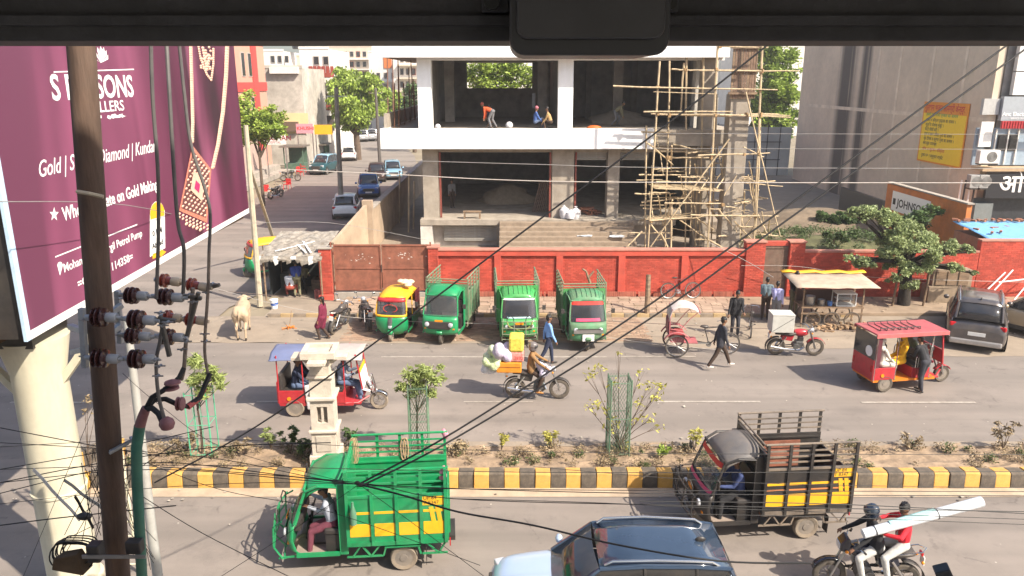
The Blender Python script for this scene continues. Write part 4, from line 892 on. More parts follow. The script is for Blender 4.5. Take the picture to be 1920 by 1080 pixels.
# ================================================================ STONE MONUMENT PILLAR ON THE MEDIAN
mp_ = empty('stone_pillar', (-4.34,16.25,.22), R(4), 'carved pale stone pillar with a niche and cross shaped cap on the median', 'pillar')
ms = mat('pale_sandstone', (.56,.50,.42), .85, 0, .14, 5, bump=.3, dirt=.25)
def mbx(n_, z0, z1, w_, m=ms, bev=.01): return MB().box((0,0,(z0+z1)/2),(w_,w_,z1-z0)).build(n_, m, mp_, bevel=bev)
mbx('base', 0,.42,.68); mbx('lower_block', .42,.98,.56)
for s, a in ((0,'Y'),(1,'X')):
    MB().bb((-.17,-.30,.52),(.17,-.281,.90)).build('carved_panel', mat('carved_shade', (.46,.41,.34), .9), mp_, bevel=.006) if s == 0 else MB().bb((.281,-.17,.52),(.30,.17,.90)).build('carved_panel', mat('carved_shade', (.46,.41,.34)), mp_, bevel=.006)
mbx('moulding', .98,1.05,.66,ms,.02)
for x in (-.19,.19): MB().bb((x-.07,-.26,1.05),(x+.07,.26,1.78)).build('niche_jamb', ms, mp_)
MB().bb((-.12,-.05,1.05),(.12,.26,1.78)).build('niche_back', dcon, mp_); MB().bb((-.12,-.26,1.05),(.12,-.05,1.22)).build('niche_sill', ms, mp_); MB().bb((-.12,-.26,1.62),(.12,-.05,1.78)).build('niche_head', ms, mp_)
MB().bb((-.025,-.24,1.22),(.025,-.2,1.62)).build('niche_baluster', ms, mp_)
mbx('moulding', 1.78,1.86,.66,ms,.02); mbx('upper_block', 1.86,2.30,.50); mbx('moulding', 2.30,2.36,.60,ms,.02); mbx('neck', 2.36,2.72,.44)
for s in (-1,1): MB().prism([(s*.22,2.55),(s*.42,2.72),(s*.22,2.72)], -.12,.12).build('corbel', ms, mp_)
MB().bb((-.62,-.2,2.72),(.62,.2,2.80)).build('cap_arm', ms, mp_, bevel=.01); MB().bb((-.2,-.6,2.721),(.2,-.201,2.802)).build('cap_arm', ms, mp_, bevel=.01); MB().bb((-.2,.201,2.721),(.2,.6,2.802)).build('cap_arm', ms, mp_, bevel=.01)
for a, b in (((-.38,-.38),(.38,-.26)),((-.38,.26),(.38,.38)),((-.38,-.26),(-.26,.26)),((.26,-.26),(.38,.26))): MB().bb((a[0],a[1],2.803),(b[0],b[1],2.95)).build('cap_rim', ms, mp_, bevel=.006)
MB().bb((-.26,-.26,2.803),(.26,.26,2.86)).build('cap_pan', ms, mp_)

# ================================================================ STATION WINDOW THROUGH WHICH WE LOOK
st = empty('station_building', (0,0,0), 0, 'dark steel head beam of the elevated station window overhead', 'building')
dk = mat('dark_beam', (.032,.031,.033), .6, .2, .35, 8, bump=.15, dirt=.12, dirtc=(.09,.085,.08)); inr = mat('station_inner_wall', (.45,.46,.49), .8)
MB().bb((-4,1.32,9.062),(4,1.52,9.8)).build('head_beam', dk, st, bevel=.004); MB().bb((-4,1.30,9.085),(4,1.319,9.10)).build('drip_lip', dk, st)
MB().bb((-4,1.53,9.2),(4,1.9,14)).build('outer_shade_wall', inr, st); MB().bb((-9,-6,14),(9,1.9,14.3)).build('roof', inr, st)  # unseen upper wall and roof, raised to shade the beam and near pole
MB().bb((-9,-6,6.2),(9,1.2,6.4)).build('floor', inr, st); 
MB().bb((-9,1.3,3),(-2.6,1.6,14)).build('side_wall', inr, st); MB().bb((4.0,1.3,3),(9,1.6,14)).build('side_wall', inr, st)
MB().bb((-2.6,1.3,5.5),(4,1.6,7.72)).build('sill_wall', inr, st); MB().bb((-9,-5.8,6.4),(-8.8,1.3,14)).build('end_wall', inr, st); MB().bb((8.8,-5.8,6.4),(9,1.3,14)).build('end_wall', inr, st)
MB().bb((-4,-5.8,9.8),(4,1.32,9.9)).build('ceiling', inr, st)
sil = mat('flaking_paint', (.5,.5,.55), .7); 
mb = MB()
for k in range(46):
    x = rnd.choice((rnd.uniform(-.85,-.05), rnd.uniform(.25,.85))); mb.add([(x,1.318,9.085),(x+rnd.uniform(.01,.06),1.318,9.085),(x+.03,1.318,9.09+rnd.uniform(0,.006))], [(0,1,2)])
mb.build('paint_flakes', sil, st, kind='stuff')
wc = empty('window_closer', (0,0,0), 0, 'black rounded metal catch box screwed to the beam above the view', 'catch')
c0 = PY(1096,60,1.2); 
def rr(cx, cz, hw, hh, r, y0, y1, name, m):
    pts = [(cx+sx*(hw-r)+r*math.cos(a), cz+sz*(hh-r)+r*math.sin(a)) for sx, sz, a0 in ((1,1,0),(-1,1,90),(-1,-1,180),(1,-1,270)) for a in [R(a0+k*18) for k in range(6)]]
    return MB().prism(pts, y0, y1).build(name, m, wc, bevel=.003)
rr(c0.x, c0.z+.036, .112, .072, .022, 1.12, 1.30, 'housing', mat('black_metal', (.034,.034,.036), .4, .3, .1)); rr(c0.x, c0.z+.053, .102, .068, .016, 1.105, 1.121, 'front_plate', mat('dark_metal', (.045,.044,.046), .4, .3, .15))
for s in (-1,1):
    MB().bb((c0.x+s*.135-.022,1.29,c0.z+.035),(c0.x+s*.135+.022,1.318,c0.z+.12)).build('side_lug', dk, wc, bevel=.003)
    for dz in (.050,.078): MB().lathe([(.0125,-.012),(.0125,-.003),(.008,0)], (c0.x+s*(.14-(dz-.05)*.35),1.289,c0.z+dz), 'Y', 14).build('screw', mat('screw_black', (.012,.012,.012), .3, .5), wc)
hb = MB().bb((-.02,0,-.02),(.02,.03,.02)); a = PY(1768,1072,1.6)
tag(MB().bar((0,0,0),(.07,-.02,-.14),.032,.032).build('window_stay', mat('black_metal', (.02,.02,.02)), None, bevel=.003, loc=PY(1764,1064,1.45)), 'dark grey bar end of the window stay at the bottom right', 'window stay')
# ================================================================ WHEELS
def tyre(parent, c, r, w_, ax='Y', m=None, rim=None, style='steel', n=26, name='wheel'):
    m = m or rubber; h = w_/2
    p = [(r*.66,-h*.8),(r*.9,-h),(r*.97,-h*.75),(r,-h*.4),(r,h*.4),(r*.97,h*.75),(r*.9,h),(r*.66,h*.8)]
    o = MB().lathe(p, (0,0,0), ax, n, True).build(name, m, parent, True, loc=c)
    g = MB()
    if style == 'steel':
        g.lathe([(r*.67,-h*.75),(r*.60,-h*.2),(r*.60,h*.2),(r*.67,h*.75)], (0,0,0), ax, n); g.lathe([(r*.28,-h*.9),(r*.30,-h*.5),(r*.6,-h*.3),(r*.6,h*.3),(r*.3,h*.5),(r*.28,h*.9)], (0,0,0), ax, n)
        for k in range(6):
            a = k*math.pi/3; q = (r*.45*math.cos(a), r*.45*math.sin(a))
            for s in (-1,1): g.lathe([(r*.07,-.006),(r*.07,.006)], {'Y':(q[0],s*h*.55,q[1]),'X':(s*h*.55,q[0],q[1])}[ax], ax, 8)
    elif style == 'alloy':
        g.lathe([(r*.68,-h*.85),(r*.62,-h*.2),(r*.62,h*.2),(r*.68,h*.85)], (0,0,0), ax, n, False)
        for k in range(5):
            a = k*2*math.pi/5
            for s in (-1,1): g.bar({'Y':(0,s*h*.8,0),'X':(s*h*.8,0,0)}[ax], {'Y':(r*.64*math.cos(a),s*h*.8,r*.64*math.sin(a)),'X':(s*h*.8,r*.64*math.cos(a),r*.64*math.sin(a))}[ax], r*.16, r*.1)
    elif style == 'spoke':
        g.ring((0,0,0), r*.74, h*.55, ax, n, 5)
        g.lathe([(r*.12,-h*1.3),(r*.12,h*1.3)], (0,0,0), ax, 10)
        for k in range(16):
            a = k*math.pi/8+.1; g.tube((0,(-1)**k*h*.8,0), (r*.74*math.cos(a),0,r*.74*math.sin(a)), .004, n=4)
    g.build('rim', rim or greyrim, o, True)
    return o
def cyc_wheel(parent, c, r, rz=0, rimm=None):
    e = MB().ring((0,0,0), r, .019, 'Y', 30, 6).build('wheel', mat('thin_tyre', (.10,.085,.07), .8), parent, True, loc=c, rot=(0,0,rz))
    g = MB().ring((0,0,0), r-.03, .011, 'Y', 30, 5); g.lathe([(.025,-.045),(.025,.045)], (0,0,0), 'Y', 8)
    for k in range(20): a = k*math.pi/10; g.tube((0,(-1)**k*.035,0), ((r-.03)*math.cos(a+.1),0,(r-.03)*math.sin(a+.1)), .003, n=4)
    g.build('rim', rimm or steel, e, True); return e
def wrap(rows, n=11, p=2.6):
    out = []
    for z, xf, w_, dep in rows:
        out.append([(xf-dep*abs(t)**p, w_*(1-(1-abs(t))**1.6)*(1 if t > 0 else -1) if t else 0, z) for t in [2*i/(n-1)-1 for i in range(n)]])
    return out
# ================================================================ CARGO THREE-WHEELER   (+X is its front)
def cargo(label, loc, rz, cabm, boxm, postm, stripes=None, guard=False, big=True, tinm=None, group=None, face='plain', wheelm=None, railm=None, seed=1, slat_gaps=True):
    q = random.Random(seed)
    e = empty('cargo_three_wheeler', loc, rz, label, 'three-wheeler', group); railm = railm or boxm
    wm = wheelm or rubber
    tyre(e, (1.30,0,.235), .235, .12, m=wm)
    for s in (-1,1): tyre(e, (-.62,s*.60,.26), .26, .16, m=wm)
    MB().bb((-1.6,-.30,.36),(1.1,.30,.46)).build('chassis', black, e); MB().tube((-.62,-.56,.26),(-.62,.56,.26),.04).build('axle', black, e)
    for s in (-1,1): MB().tube((1.30,s*.09,.235),(1.2,s*.06,.85),.022).build('front_fork', black, e)
    # cargo box
    x0, x1, W2, zf, zs, zr = -1.46, .40, .735, .66, 1.66, 2.16
    MB().bb((x0,-W2,zf-.05),(x1,W2,zf)).build('cargo_floor', boxm if boxm != black else rust, e)
    for s in (-1,1):
        pn = MB().bb((x0,s*W2-.012,zf),(x1,s*W2+.012,zs)).build('side_panel', boxm, e)
        for k in range(5):
            x = x0+.03+(x1-x0-.06)*k/4; MB().bb((x-.028,s*(W2+.014),zf-.02),(x+.028,s*(W2+.052),zr)).build('side_post', postm, e)
        MB().bb((x0,s*(W2+.0125),zf-.04),(x1,s*(W2+.03),zf+.05)).build('lower_rail', railm, e)
        MB().bb((x0,s*(W2+.0125),zs-.05),(x1,s*(W2+.03),zs)).build('upper_rail', railm, e)
        for z in (1.76,1.88,2.00): MB().bb((x0,s*W2-.01,z),(x1,s*W2+.012,z+.03)).build('side_slat', railm, e)
        MB().tube((x0-.02,s*W2,zr),(x1+.02,s*W2,zr),.024).build('top_rail', railm, e)
        for k in range(4): MB().bb((x0+.02,s*(W2-.045),zf+.15+k*.25),(x1-.02,s*(W2-.0125),zf+.18+k*.25)).build('inner_rib', boxm, pn)
        if stripes:
            st_, mk_ = stripes
            for k in range(4):
                a = x0+.03+(x1-x0-.06)*k/4+.035; b = x0+.03+(x1-x0-.06)*(k+1)/4-.035
                MB().bb((a,s*(W2+.0125),zf+.16),(b,s*(W2+.020),zf+.42)).build('painted_band', st_, pn)
                if k < 3 or True: MB().bb((a,s*(W2+.0125),zf+.62),(b,s*(W2+.018),zf+.67)).build('painted_line', st_, pn)
                if mk_: MB().bb((a,s*(W2+.0125),zf+.50),(b,s*(W2+.018),zf+.53)).build('painted_line', mk_, pn)
            xa = x0+.06
            MB().bb((xa,s*(W2+.0125),zf+.76),(xa+.40,s*(W2+.021),zf+.97)).build('painted_plate', st_, pn)
            sd = -s
            text('lettering', 'UP 84' , .10, ink, (xa+(.02 if s<0 else .38), s*(W2+.022), zf+.875), (-s,0,0), (0,0,1), pn) ; text('lettering', 'T 8347', .10, ink, (xa+(.02 if s<0 else .38), s*(W2+.022), zf+.78), (-s,0,0), (0,0,1), pn)
            for k, xx in enumerate((xa+.02,xa+.14)): MB().hexa([V(v) for v in ((xx-.02,s*(W2+.0125),zf+.20),(xx+.06,s*(W2+.0125),zf+.20),(xx+.06,s*(W2+.022),zf+.20),(xx-.02,s*(W2+.022),zf+.20),(xx+.06,s*(W2+.0125),zf+.72),(xx+.14,s*(W2+.0125),zf+.72),(xx+.14,s*(W2+.022),zf+.72),(xx+.06,s*(W2+.022),zf+.72))]).build('slanted_bar', st_, pn)
        # truss beneath the box
        zz = [(x0+.1,.63),(x0+.35,.42),(x0+.6,.63)]; 
        for a, b in (((-1.42,.62),(-1.28,.38)),((-1.28,.38),(-1.05,.62)),((-.2,.62),(-.02,.38)),((-.02,.38),(.15,.62)),((.15,.62),(.32,.38)),((-1.45,.38),(-.98,.38)),((-.25,.38),(.42,.38)),((-.25,.38),(-.30,.55)),((-.95,.38),(-.90,.55)),((-.93,.55),(-.28,.55))):
            MB().bar((a[0],s*W2*.97,a[1]),(b[0],s*W2*.97,b[1]),.03).build('truss_bar', railm, e)
        MB().bb((-.95,s*.5 if s > 0 else -.74,.555),(-.28,.74 if s > 0 else -.5,.575)).build('mudguard', postm, e)
        MB().bb((-1.05,s*.60-.1,.12),(-1.04,s*.60+.1,.5)).build('mud_flap', black, e)
    MB().bb((x1-.03,-W2,zf),(x1,W2,1.95)).build('front_panel', boxm, e)
    for z in (2.02,2.12): MB().tube((x1,-W2,z),(x1,W2,z),.02).build('front_rail', railm, e)
    tg = MB().bb((x0-.02,-W2,zf),(x0,W2,zf+.75)).build('tailgate', boxm, e)
    for k in range(3): MB().bb((x0-.05,-.5+k*.47,zf),(x0-.021,-.44+k*.47,zf+.75)).build('tailgate_rib', railm, tg)
    for s in (-1,1): MB().bb((x0-.05,s*.6-.06,.48),(x0-.03,s*.6+.06,.58)).build('tail_lamp', redlens, e)
    # cab
    W = .64
    roofrows = []
    for t, z, x in ((0,1.96,.40),(.2,1.985,.62),(.5,1.94,.88),(.8,1.84,1.08),(1,1.73,1.19)):
        wv = W*(1-.10*t); roofrows.append([(x-(.03*abs(u)**2.5), wv*u, z-.16*abs(u)**3.2*(1+.2*t)) for u in [i/6-1 for i in range(13)]])
    MB().sheet(roofrows).build('cab_roof', tinm or cabm, e, True, solid=.02)
    if not big:
        for k in range(7): y = -.48+k*.16; MB().path([(.45,y,1.985),(.66,y,2.005-.0*abs(y)),(.9,y,1.955),(1.1,y,1.855)], .012, 5).build('roof_rib', tinm or cabm, e)
    ws = wrap([(1.72,1.20,W*.86,.07),(1.4,1.34,W*.92,.09),(1.06,1.47,W*.96,.11)], 9)
    MB().sheet(ws).build('windscreen', glassd if not big else glassc, e, True)
    for s in (-1,1): MB().path([(1.13,s*W*.87,1.73),(1.25,s*W*.93,1.4),(1.37,s*W*.97,1.06)], .028, 6).build('windscreen_pillar', cabm, e)
    MB().tube((1.36,-W*.95,1.04),(1.36,W*.95,1.04),.03).build('windscreen_sill', cabm, e); MB().tube((1.16,-W*.86,1.73),(1.16,W*.86,1.73),.028).build('windscreen_header', cabm, e)
    nose = wrap([(1.05,1.49,W*.97,.13),(.92,1.54,W,.15),(.72,1.58,W,.17),(.5,1.56,W*.98,.2),(.40,1.50,W*.92,.22)], 13)
    MB().sheet(nose).build('nose_panel', cabm, e, True, solid=.02)
    if face == 'grille' and not guard: MB().prism([(-.50,.90),(.50,.90),(.40,.62),(-.40,.62)], 1.555, 1.625, 'X').build('grille_panel', blackpl, e, bevel=.03)
    else: MB().bb((1.595,-.42,.70),(1.615,.42,.86)).build('grille_strip', blackpl if face != 'plain' else cabm, e, bevel=.01)
    for s in (-1,1):
        MB().lathe([(.085,-.02),(.08,.02),(.05,.035)], (1.625 if face == 'grille' and not guard else 1.575,s*.42,.80), 'X', 14).build('headlamp', lens, e, True)
        MB().bb((1.50,s*.50-.04,.60),(1.535,s*.50+.04,.65)).build('indicator', amber, e)
        MB().tube((1.3,s*.66,1.35),(1.36,s*.84,1.42),.01).build('mirror_stalk', black, e); MB().box((1.36,s*.86,1.42),(.03,.12,.17)).build('mirror', blackpl, e, bevel=.01)
        # door surround and quarter panel
        MB().bb((.40,s*W-.02,.40),(.56,s*W+.02,1.86)).build('rear_pillar', cabm, e, bevel=.01)
        MB().bb((.56,s*W-.02,.38),(1.36,s*W+.02,.46)).build('sill', cabm, e); MB().path([(.55,s*W,1.80),(.9,s*W*.97,1.82),(1.14,s*W*.9,1.70)], .025, 6).build('door_header', cabm, e)
    MB().bb((.42,-.60,.38),(1.40,.60,.42)).build('cab_floor', mat('worn_floor', (.3,.24,.2)), e); MB().bb((.42,-.58,.42),(.82,.58,.78)).build('seat_box', black, e); MB().bb((.42,-.58,.78),(.84,.58,.90)).build('seat', seatbl, e, bevel=.03); MB().bb((.42,-.58,.92),(.50,.58,1.4)).build('backrest', seatbl, e, bevel=.03)
    MB().bb((1.28,-.5,.85),(1.44,.5,1.02)).build('dashboard', blackpl, e); MB().tube((1.2,0,.5),(1.12,0,1.12),.025).build('steering_column', black, e); MB().tube((1.10,-.30,1.12),(1.10,.30,1.12),.018).build('handlebar', black, e)
    MB().sheet(wrap([(.56,1.62,.10,.05),(.50,1.66,.11,.06),(.42,1.62,.11,.06)], 7)).build('front_fender', cabm, e, True, solid=.015)
    if face == 'plate_white': MB().bb((1.60,-.20,.42),(1.615,.20,.66)).build('number_plate', plate_w, e)
    elif face != 'none': MB().bb((1.60,-.14,.88),(1.612,.14,.96)).build('number_plate', amber, e)
    if guard:
        gm = cabm if guard is True else guard
        for pts in ([(1.62,-.62,.35),(1.78,-.60,.6),(1.76,-.58,1.0),(1.6,-.56,1.1)],[(1.62,.62,.35),(1.78,.60,.6),(1.76,.58,1.0),(1.6,.56,1.1)],[(1.62,-.22,.35),(1.84,-.2,.6),(1.8,-.2,1.05)],[(1.62,.22,.35),(1.84,.2,.6),(1.8,.2,1.05)]): MB().path(pts, .018, 6).build('guard_upright', gm, e)
        for z, x in ((.36,1.63),(.6,1.80),(.82,1.80),(1.04,1.77)): MB().path([(x-.04,-.62,z),(x+.03,-.2,z),(x+.03,.2,z),(x-.04,.62,z)], .018, 6).build('guard_bar', gm, e)
        for s in (-1,1): MB().path([(1.74,s*.2,1.04),(1.76,s*.22,1.18),(1.74,s*.33,1.24),(1.72,s*.42,1.16),(1.72,s*.44,1.03)], .015, 6).build('guard_hoop', black, e)
        for s in (-1,1): MB().bar((1.1,s*.6,.40),(1.7,s*.6,.36),.03).build('guard_stay', gm, e)
    return e
def yaw(x0, y0, x1, y1): return math.atan2(y1-y0, x1-x0)
ptruck = cargo('large bright green three-wheeled cargo carrier driving left with yellow painted side bands', (-2.72,13.18,.012), R(180+5), green, green, green, stripes=(yellow,None), guard=True, big=True, wheelm=dusty_rubber, seed=2)
# coiled ropes, rags and bottle carried by the green three-wheeler
def rope(parent, c, n_, w_, h_, name='rope_coil', m=None):
    mb = MB()
    for k in range(n_): 
        a = rnd.uniform(-.04,.04); mb.path([V(c)+V((w_*math.cos(t)+a, rnd.uniform(-.01,.01), h_*math.sin(t)-h_)) for t in [2*math.pi*i/14 for i in range(15)]], .009, 5)
    o = mb.build(name, m or mat('hemp_rope', (.36,.26,.15), .9, 0, .2), None); return o
def world(e, p): return Matrix.Translation(e.location) @ e.rotation_euler.to_matrix().to_4x4() @ V(p)
for p, w_, h_, lb in (((-.62,-.70,2.08),.05,.24,'hank of hemp rope hanging inside the green carrier near its middle'),((.36,-.55,2.2),.05,.28,'rope coil hanging at the front corner of the green cargo box')):
    o = rope(None, (0,0,0), 6, w_, h_); o.location = world(ptruck, p); o.rotation_euler = (0,0,ptruck.rotation_euler.z); tag(o, lb, 'rope')
for p, lb in (((-1.44,-.74,2.2),'pink rag tied to the far rear post of the green carrier'),((-1.40,.66,2.05),'pink rag knotted on the near rear rail of the green carrier')):
    mb = MB()
    for k in range(5): mb.ell((rnd.uniform(-.04,.04),rnd.uniform(-.04,.04),rnd.uniform(-.12,.04)),(.05,.04,.08),7,5)
    tag(mb.build('rag', mat('pink_cloth', (.62,.25,.33), .8, 0, .3), None, True, loc=world(ptruck, p)), lb, 'rag')
mb = MB(); mb.lathe([(.0,0),(.06,.03),(.065,.25),(.03,.38),(.02,.48)], (0,0,0), n=12); tag(mb.build('plastic_bottle', mat('dusty_green_plastic', (.10,.22,.14), .3, 0, .1), None, True, loc=world(ptruck, (.25,.84,1.12))), 'greenish plastic bottle hanging on the side of the green carrier', 'bottle')
# black carrier
pb = cargo('black three-wheeled cargo carrier with yellow and orange bands driving left behind the blue car', (5.28,14.22,.012), R(180+5), black, black, black, stripes=(yellow,mat('orange_paint', (.62,.22,.01))), guard=black, big=True, wheelm=dusty_rubber, tinm=mat('dull_black_roof', (.10,.10,.105), .4, 0, .15, 4, dirt=.35), railm=mat('worn_black_rail', (.10,.085,.075), .5, 0, .4, 15, dirt=.5), seed=3)
MB().bb((-1.0,-.72,.9),(-.2,-.69,1.5)).build('rust_patch', rust, pb); 
MB().sheet(wrap([(1.70,1.225,.54,.07),(1.60,1.265,.55,.07)], 9)).build('windscreen_sticker', inkred, pb); MB().sheet(wrap([(1.13,1.465,.58,.1),(1.06,1.495,.59,.1)], 9)).build('windscreen_sticker', mat('pink_red_print', (.55,.06,.14)), pb)
# three parked green carriers (facing the camera)
def parked(px, py, rz, **k):
    g_ = G(px, py); a = R(-90)+rz; off = V((math.cos(a), math.sin(a), 0))*1.30; return cargo(loc=(g_.x-off.x, g_.y-off.y, .02), rz=a, **k)
dkg = mat('greyish_green_rail', (.10,.20,.11), .6, 0, .3, 12, dirt=.5)
parked(828,645,R(-10), label='dark green parked carrier with black front plastic and wood slatted box beside the auto-rickshaw', cabm=green, boxm=gdull, postm=dkg, face='grille', railm=dkg, seed=5, big=True)
c2_ = parked(973,650,R(3), label='parked green carrier with ribbed roof, garlanded front and chrome guard, middle of the three', cabm=green2, boxm=green2, postm=dkg, face='grille', railm=dkg, seed=6, big=False, guard=dkg)
green3 = mat('dusty_mid_green_paint', (.04,.22,.10), .5, 0, .25, 3, dirt=.35)
c3_ = parked(1100,657,R(3), label='parked green carrier with red strip on its windscreen and white plate, right of the three', cabm=green3, boxm=mat('mid_green', (.04,.26,.07), .45, 0, .15, dirt=.2), postm=dkg, face='plate_white', railm=dkg, seed=7, big=False)
MB().sheet(wrap([(1.715,1.215,.54,.07),(1.60,1.262,.55,.07)], 9)).build('windscreen_sticker', inkred, c3_); MB().sheet(wrap([(1.18,1.437,.45,.06),(1.08,1.477,.46,.06)], 9)).build('windscreen_sticker', mat('pink_red_print', (.55,.06,.14)), c3_)
MB().bb((1.605,-.5,.70),(1.625,.5,.82)).build('lamp_strip', steel, c3_)
MB().sheet(wrap([(1.715,1.215,.54,.07),(1.66,1.238,.55,.07)], 9)).build('windscreen_sticker', inkwhite, c2_); MB().sheet(wrap([(1.12,1.46,.45,.06),(1.07,1.48,.46,.06)], 9)).build('windscreen_sticker', mat('pale_blue_print', (.4,.62,.65)), c2_)
mb = MB()
for k in range(26): a = k/25*math.pi; mb.ell((1.80+.02*math.sin(k),.42*math.cos(a),1.02-.25*math.sin(a)),(.025,.03,.03),6,4)
tag(mb.build('garland', mat('tinsel', (.35,.38,.12), .4, .3, .4, 30, island=.4), None, True, loc=c2_.location, rot=(0,0,c2_.rotation_euler.z)), 'drooping tinsel garland across the front of the middle green carrier', 'garland')
mb = MB(); mb.tube((0,0,0),(-.15,0,.42),.05,.035); mb.tube((-.15,0,.42),(-.28,0,.5),.035,.03); mb.tube((-.05,0,.2),(.12,0,.42),.04,.03)
tag(mb.build('forked_branch', wood, None, loc=world(c3_, (.36,.2,2.14))), 'forked wooden branch sticking up behind the cab roof of the right green carrier', 'branch')
# ================================================================ PASSENGER AUTO-RICKSHAW
def auto(label, loc, rz, blanket=True):
    e = empty('auto_rickshaw', loc, rz, label, 'auto-rickshaw')
    tyre(e, (1.05,0,.21), .21, .11, m=dusty_rubber)
    for s in (-1,1): tyre(e, (-.85,s*.52,.21), .21, .12)
    W = .62
    MB().sheet(wrap([(.98,1.06,W*.94,.16),(.85,1.12,W,.24),(.62,1.14,W,.32),(.42,1.10,W*.95,.36),(.27,1.0,W*.80,.36),(.22,.9,W*.7,.3)], 15, 2.2)).build('nose_panel', green, e, True, solid=.02)
    MB().sheet(wrap([(1.03,1.07,W*.93,.16),(.95,1.09,W*.96,.18)], 13, 2.2)).build('yellow_band', yellow, e, True, solid=.03)
    MB().sheet(wrap([(1.50,.92,W*.86,.14),(1.25,1.0,W*.91,.15),(1.02,1.06,W*.93,.16)], 11, 2.4)).build('windscreen', glassd, e, True)
    for s in (-1,1): MB().path([(.76,s*W*.88,1.52),(.84,s*W*.93,1.25),(.92,s*W*.95,1.0)], .03, 6).build('windscreen_pillar', yellow, e)
    MB().sheet(wrap([(1.64,.86,W*.84,.16),(1.50,.94,W*.88,.15)], 11, 2.4)).build('visor_band', red, e, True, solid=.03)
    rows = [[(x-.04*abs(u)**2, W*k*u, z-.20*abs(u)**3.5) for u in [i/6-1 for i in range(13)]] for x, z, k in ((.84,1.66,.86),(.6,1.74,.93),(.1,1.78,1),(-.6,1.76,1),(-.95,1.68,.98),(-1.12,1.45,.95),(-1.2,1.0,.95))]
    MB().sheet(rows).build('canopy', yellow, e, True, solid=.02)
    for s in (-1,1):
        MB().bb((-1.2,s*W-.02,.35),(.15,s*W+.02,.78)).build('side_panel', green, e, bevel=.02); MB().bb((-1.15,s*W-.015,.78),(-.45,s*W+.015,1.55)).build('side_curtain', mat('maroon_curtain', (.16,.02,.03)), e)
        MB().tube((.12,s*W,.75),(.12,s*W,1.62),.02).build('door_post', yellow, e); MB().bb((.15,s*W-.02,.30),(.85,s*W+.02,.36)).build('sill', green, e)
        MB().box((.95,s*.74,1.18),(.03,.1,.14)).build('mirror', blackpl, e)
        MB().bb((.92,s*.44-.05,.62),(1.0,s*.44+.05,.68)).build('indicator', amber, e)
    MB().bb((-1.18,-.58,.3),(.9,.58,.36)).build('floor', black, e); MB().bb((-1.0,-.56,.4),(-.45,.56,.72)).build('rear_seat', seatbl, e); MB().bb((-.05,-.3,.36),(.3,.3,.75)).build('driver_seat', seatbl, e); MB().tube((.62,-.3,1.05),(.62,.3,1.05),.018).build('handlebar', black, e)
    MB().lathe([(.075,-.03),(.07,.02),(.04,.03)], (1.17,0,.60), 'X', 14).build('headlamp', lens, e, True); MB().sheet(wrap([(.95,1.11,.10,.03),(.72,1.19,.09,.03),(.62,1.2,.05,.02)], 7)).build('horn_cover', mat('dark_grey_trim', (.08,.08,.08)), e, True)
    MB().sheet(wrap([(.47,1.2,.09,.07),(.40,1.25,.10,.08),(.30,1.24,.09,.07)], 7)).build('front_fender', green, e, True, solid=.015)
    for s in (-1,1): MB().tube((1.05,s*.08,.21),(1.02,s*.07,.5),.02).build('fork', steel, e)
    mb = MB(); 
    for k in range(26): a = k/26*2*math.pi; mb.ell((1.02-.0*k,.26*math.cos(a),1.27+.15*math.sin(a)),(.012,.02,.02),5,4)
    mb.build('windscreen_garland', inkred, e)
    mb = MB(); mb.ell((.75,.12,1.72),(.04,.04,.05),6,5)
    return e
g_ = G(734,638); au = auto('yellow topped green passenger auto-rickshaw with red visor parked facing the road', (g_.x+.12,g_.y+.85,.02), R(-96)); au.scale = (.94,)*3
mb = MB()
for x, y, z, r in ((-.3,.25,.05,.22),(-.1,.42,.0,.18),(-.5,.4,0,.2),(-.25,.1,.09,.16)): mb.ell((x,y,z),(r,r*.8,r*.45),10,6)
tag(mb.build('cloth_bundle', mat('cream_cloth', (.60,.50,.35), .9, 0, .2, 5), None, True, loc=world(au, (0,-.0,1.80)), rot=(0,0,R(-96))), 'cream cloth bundle lying on the yellow auto-rickshaw roof', 'bundle')
p = PY(505,470,35.3); auto('yellow and red auto-rickshaw partly hidden behind the tea kiosk', (-11.6,35.5,.01), R(-150))
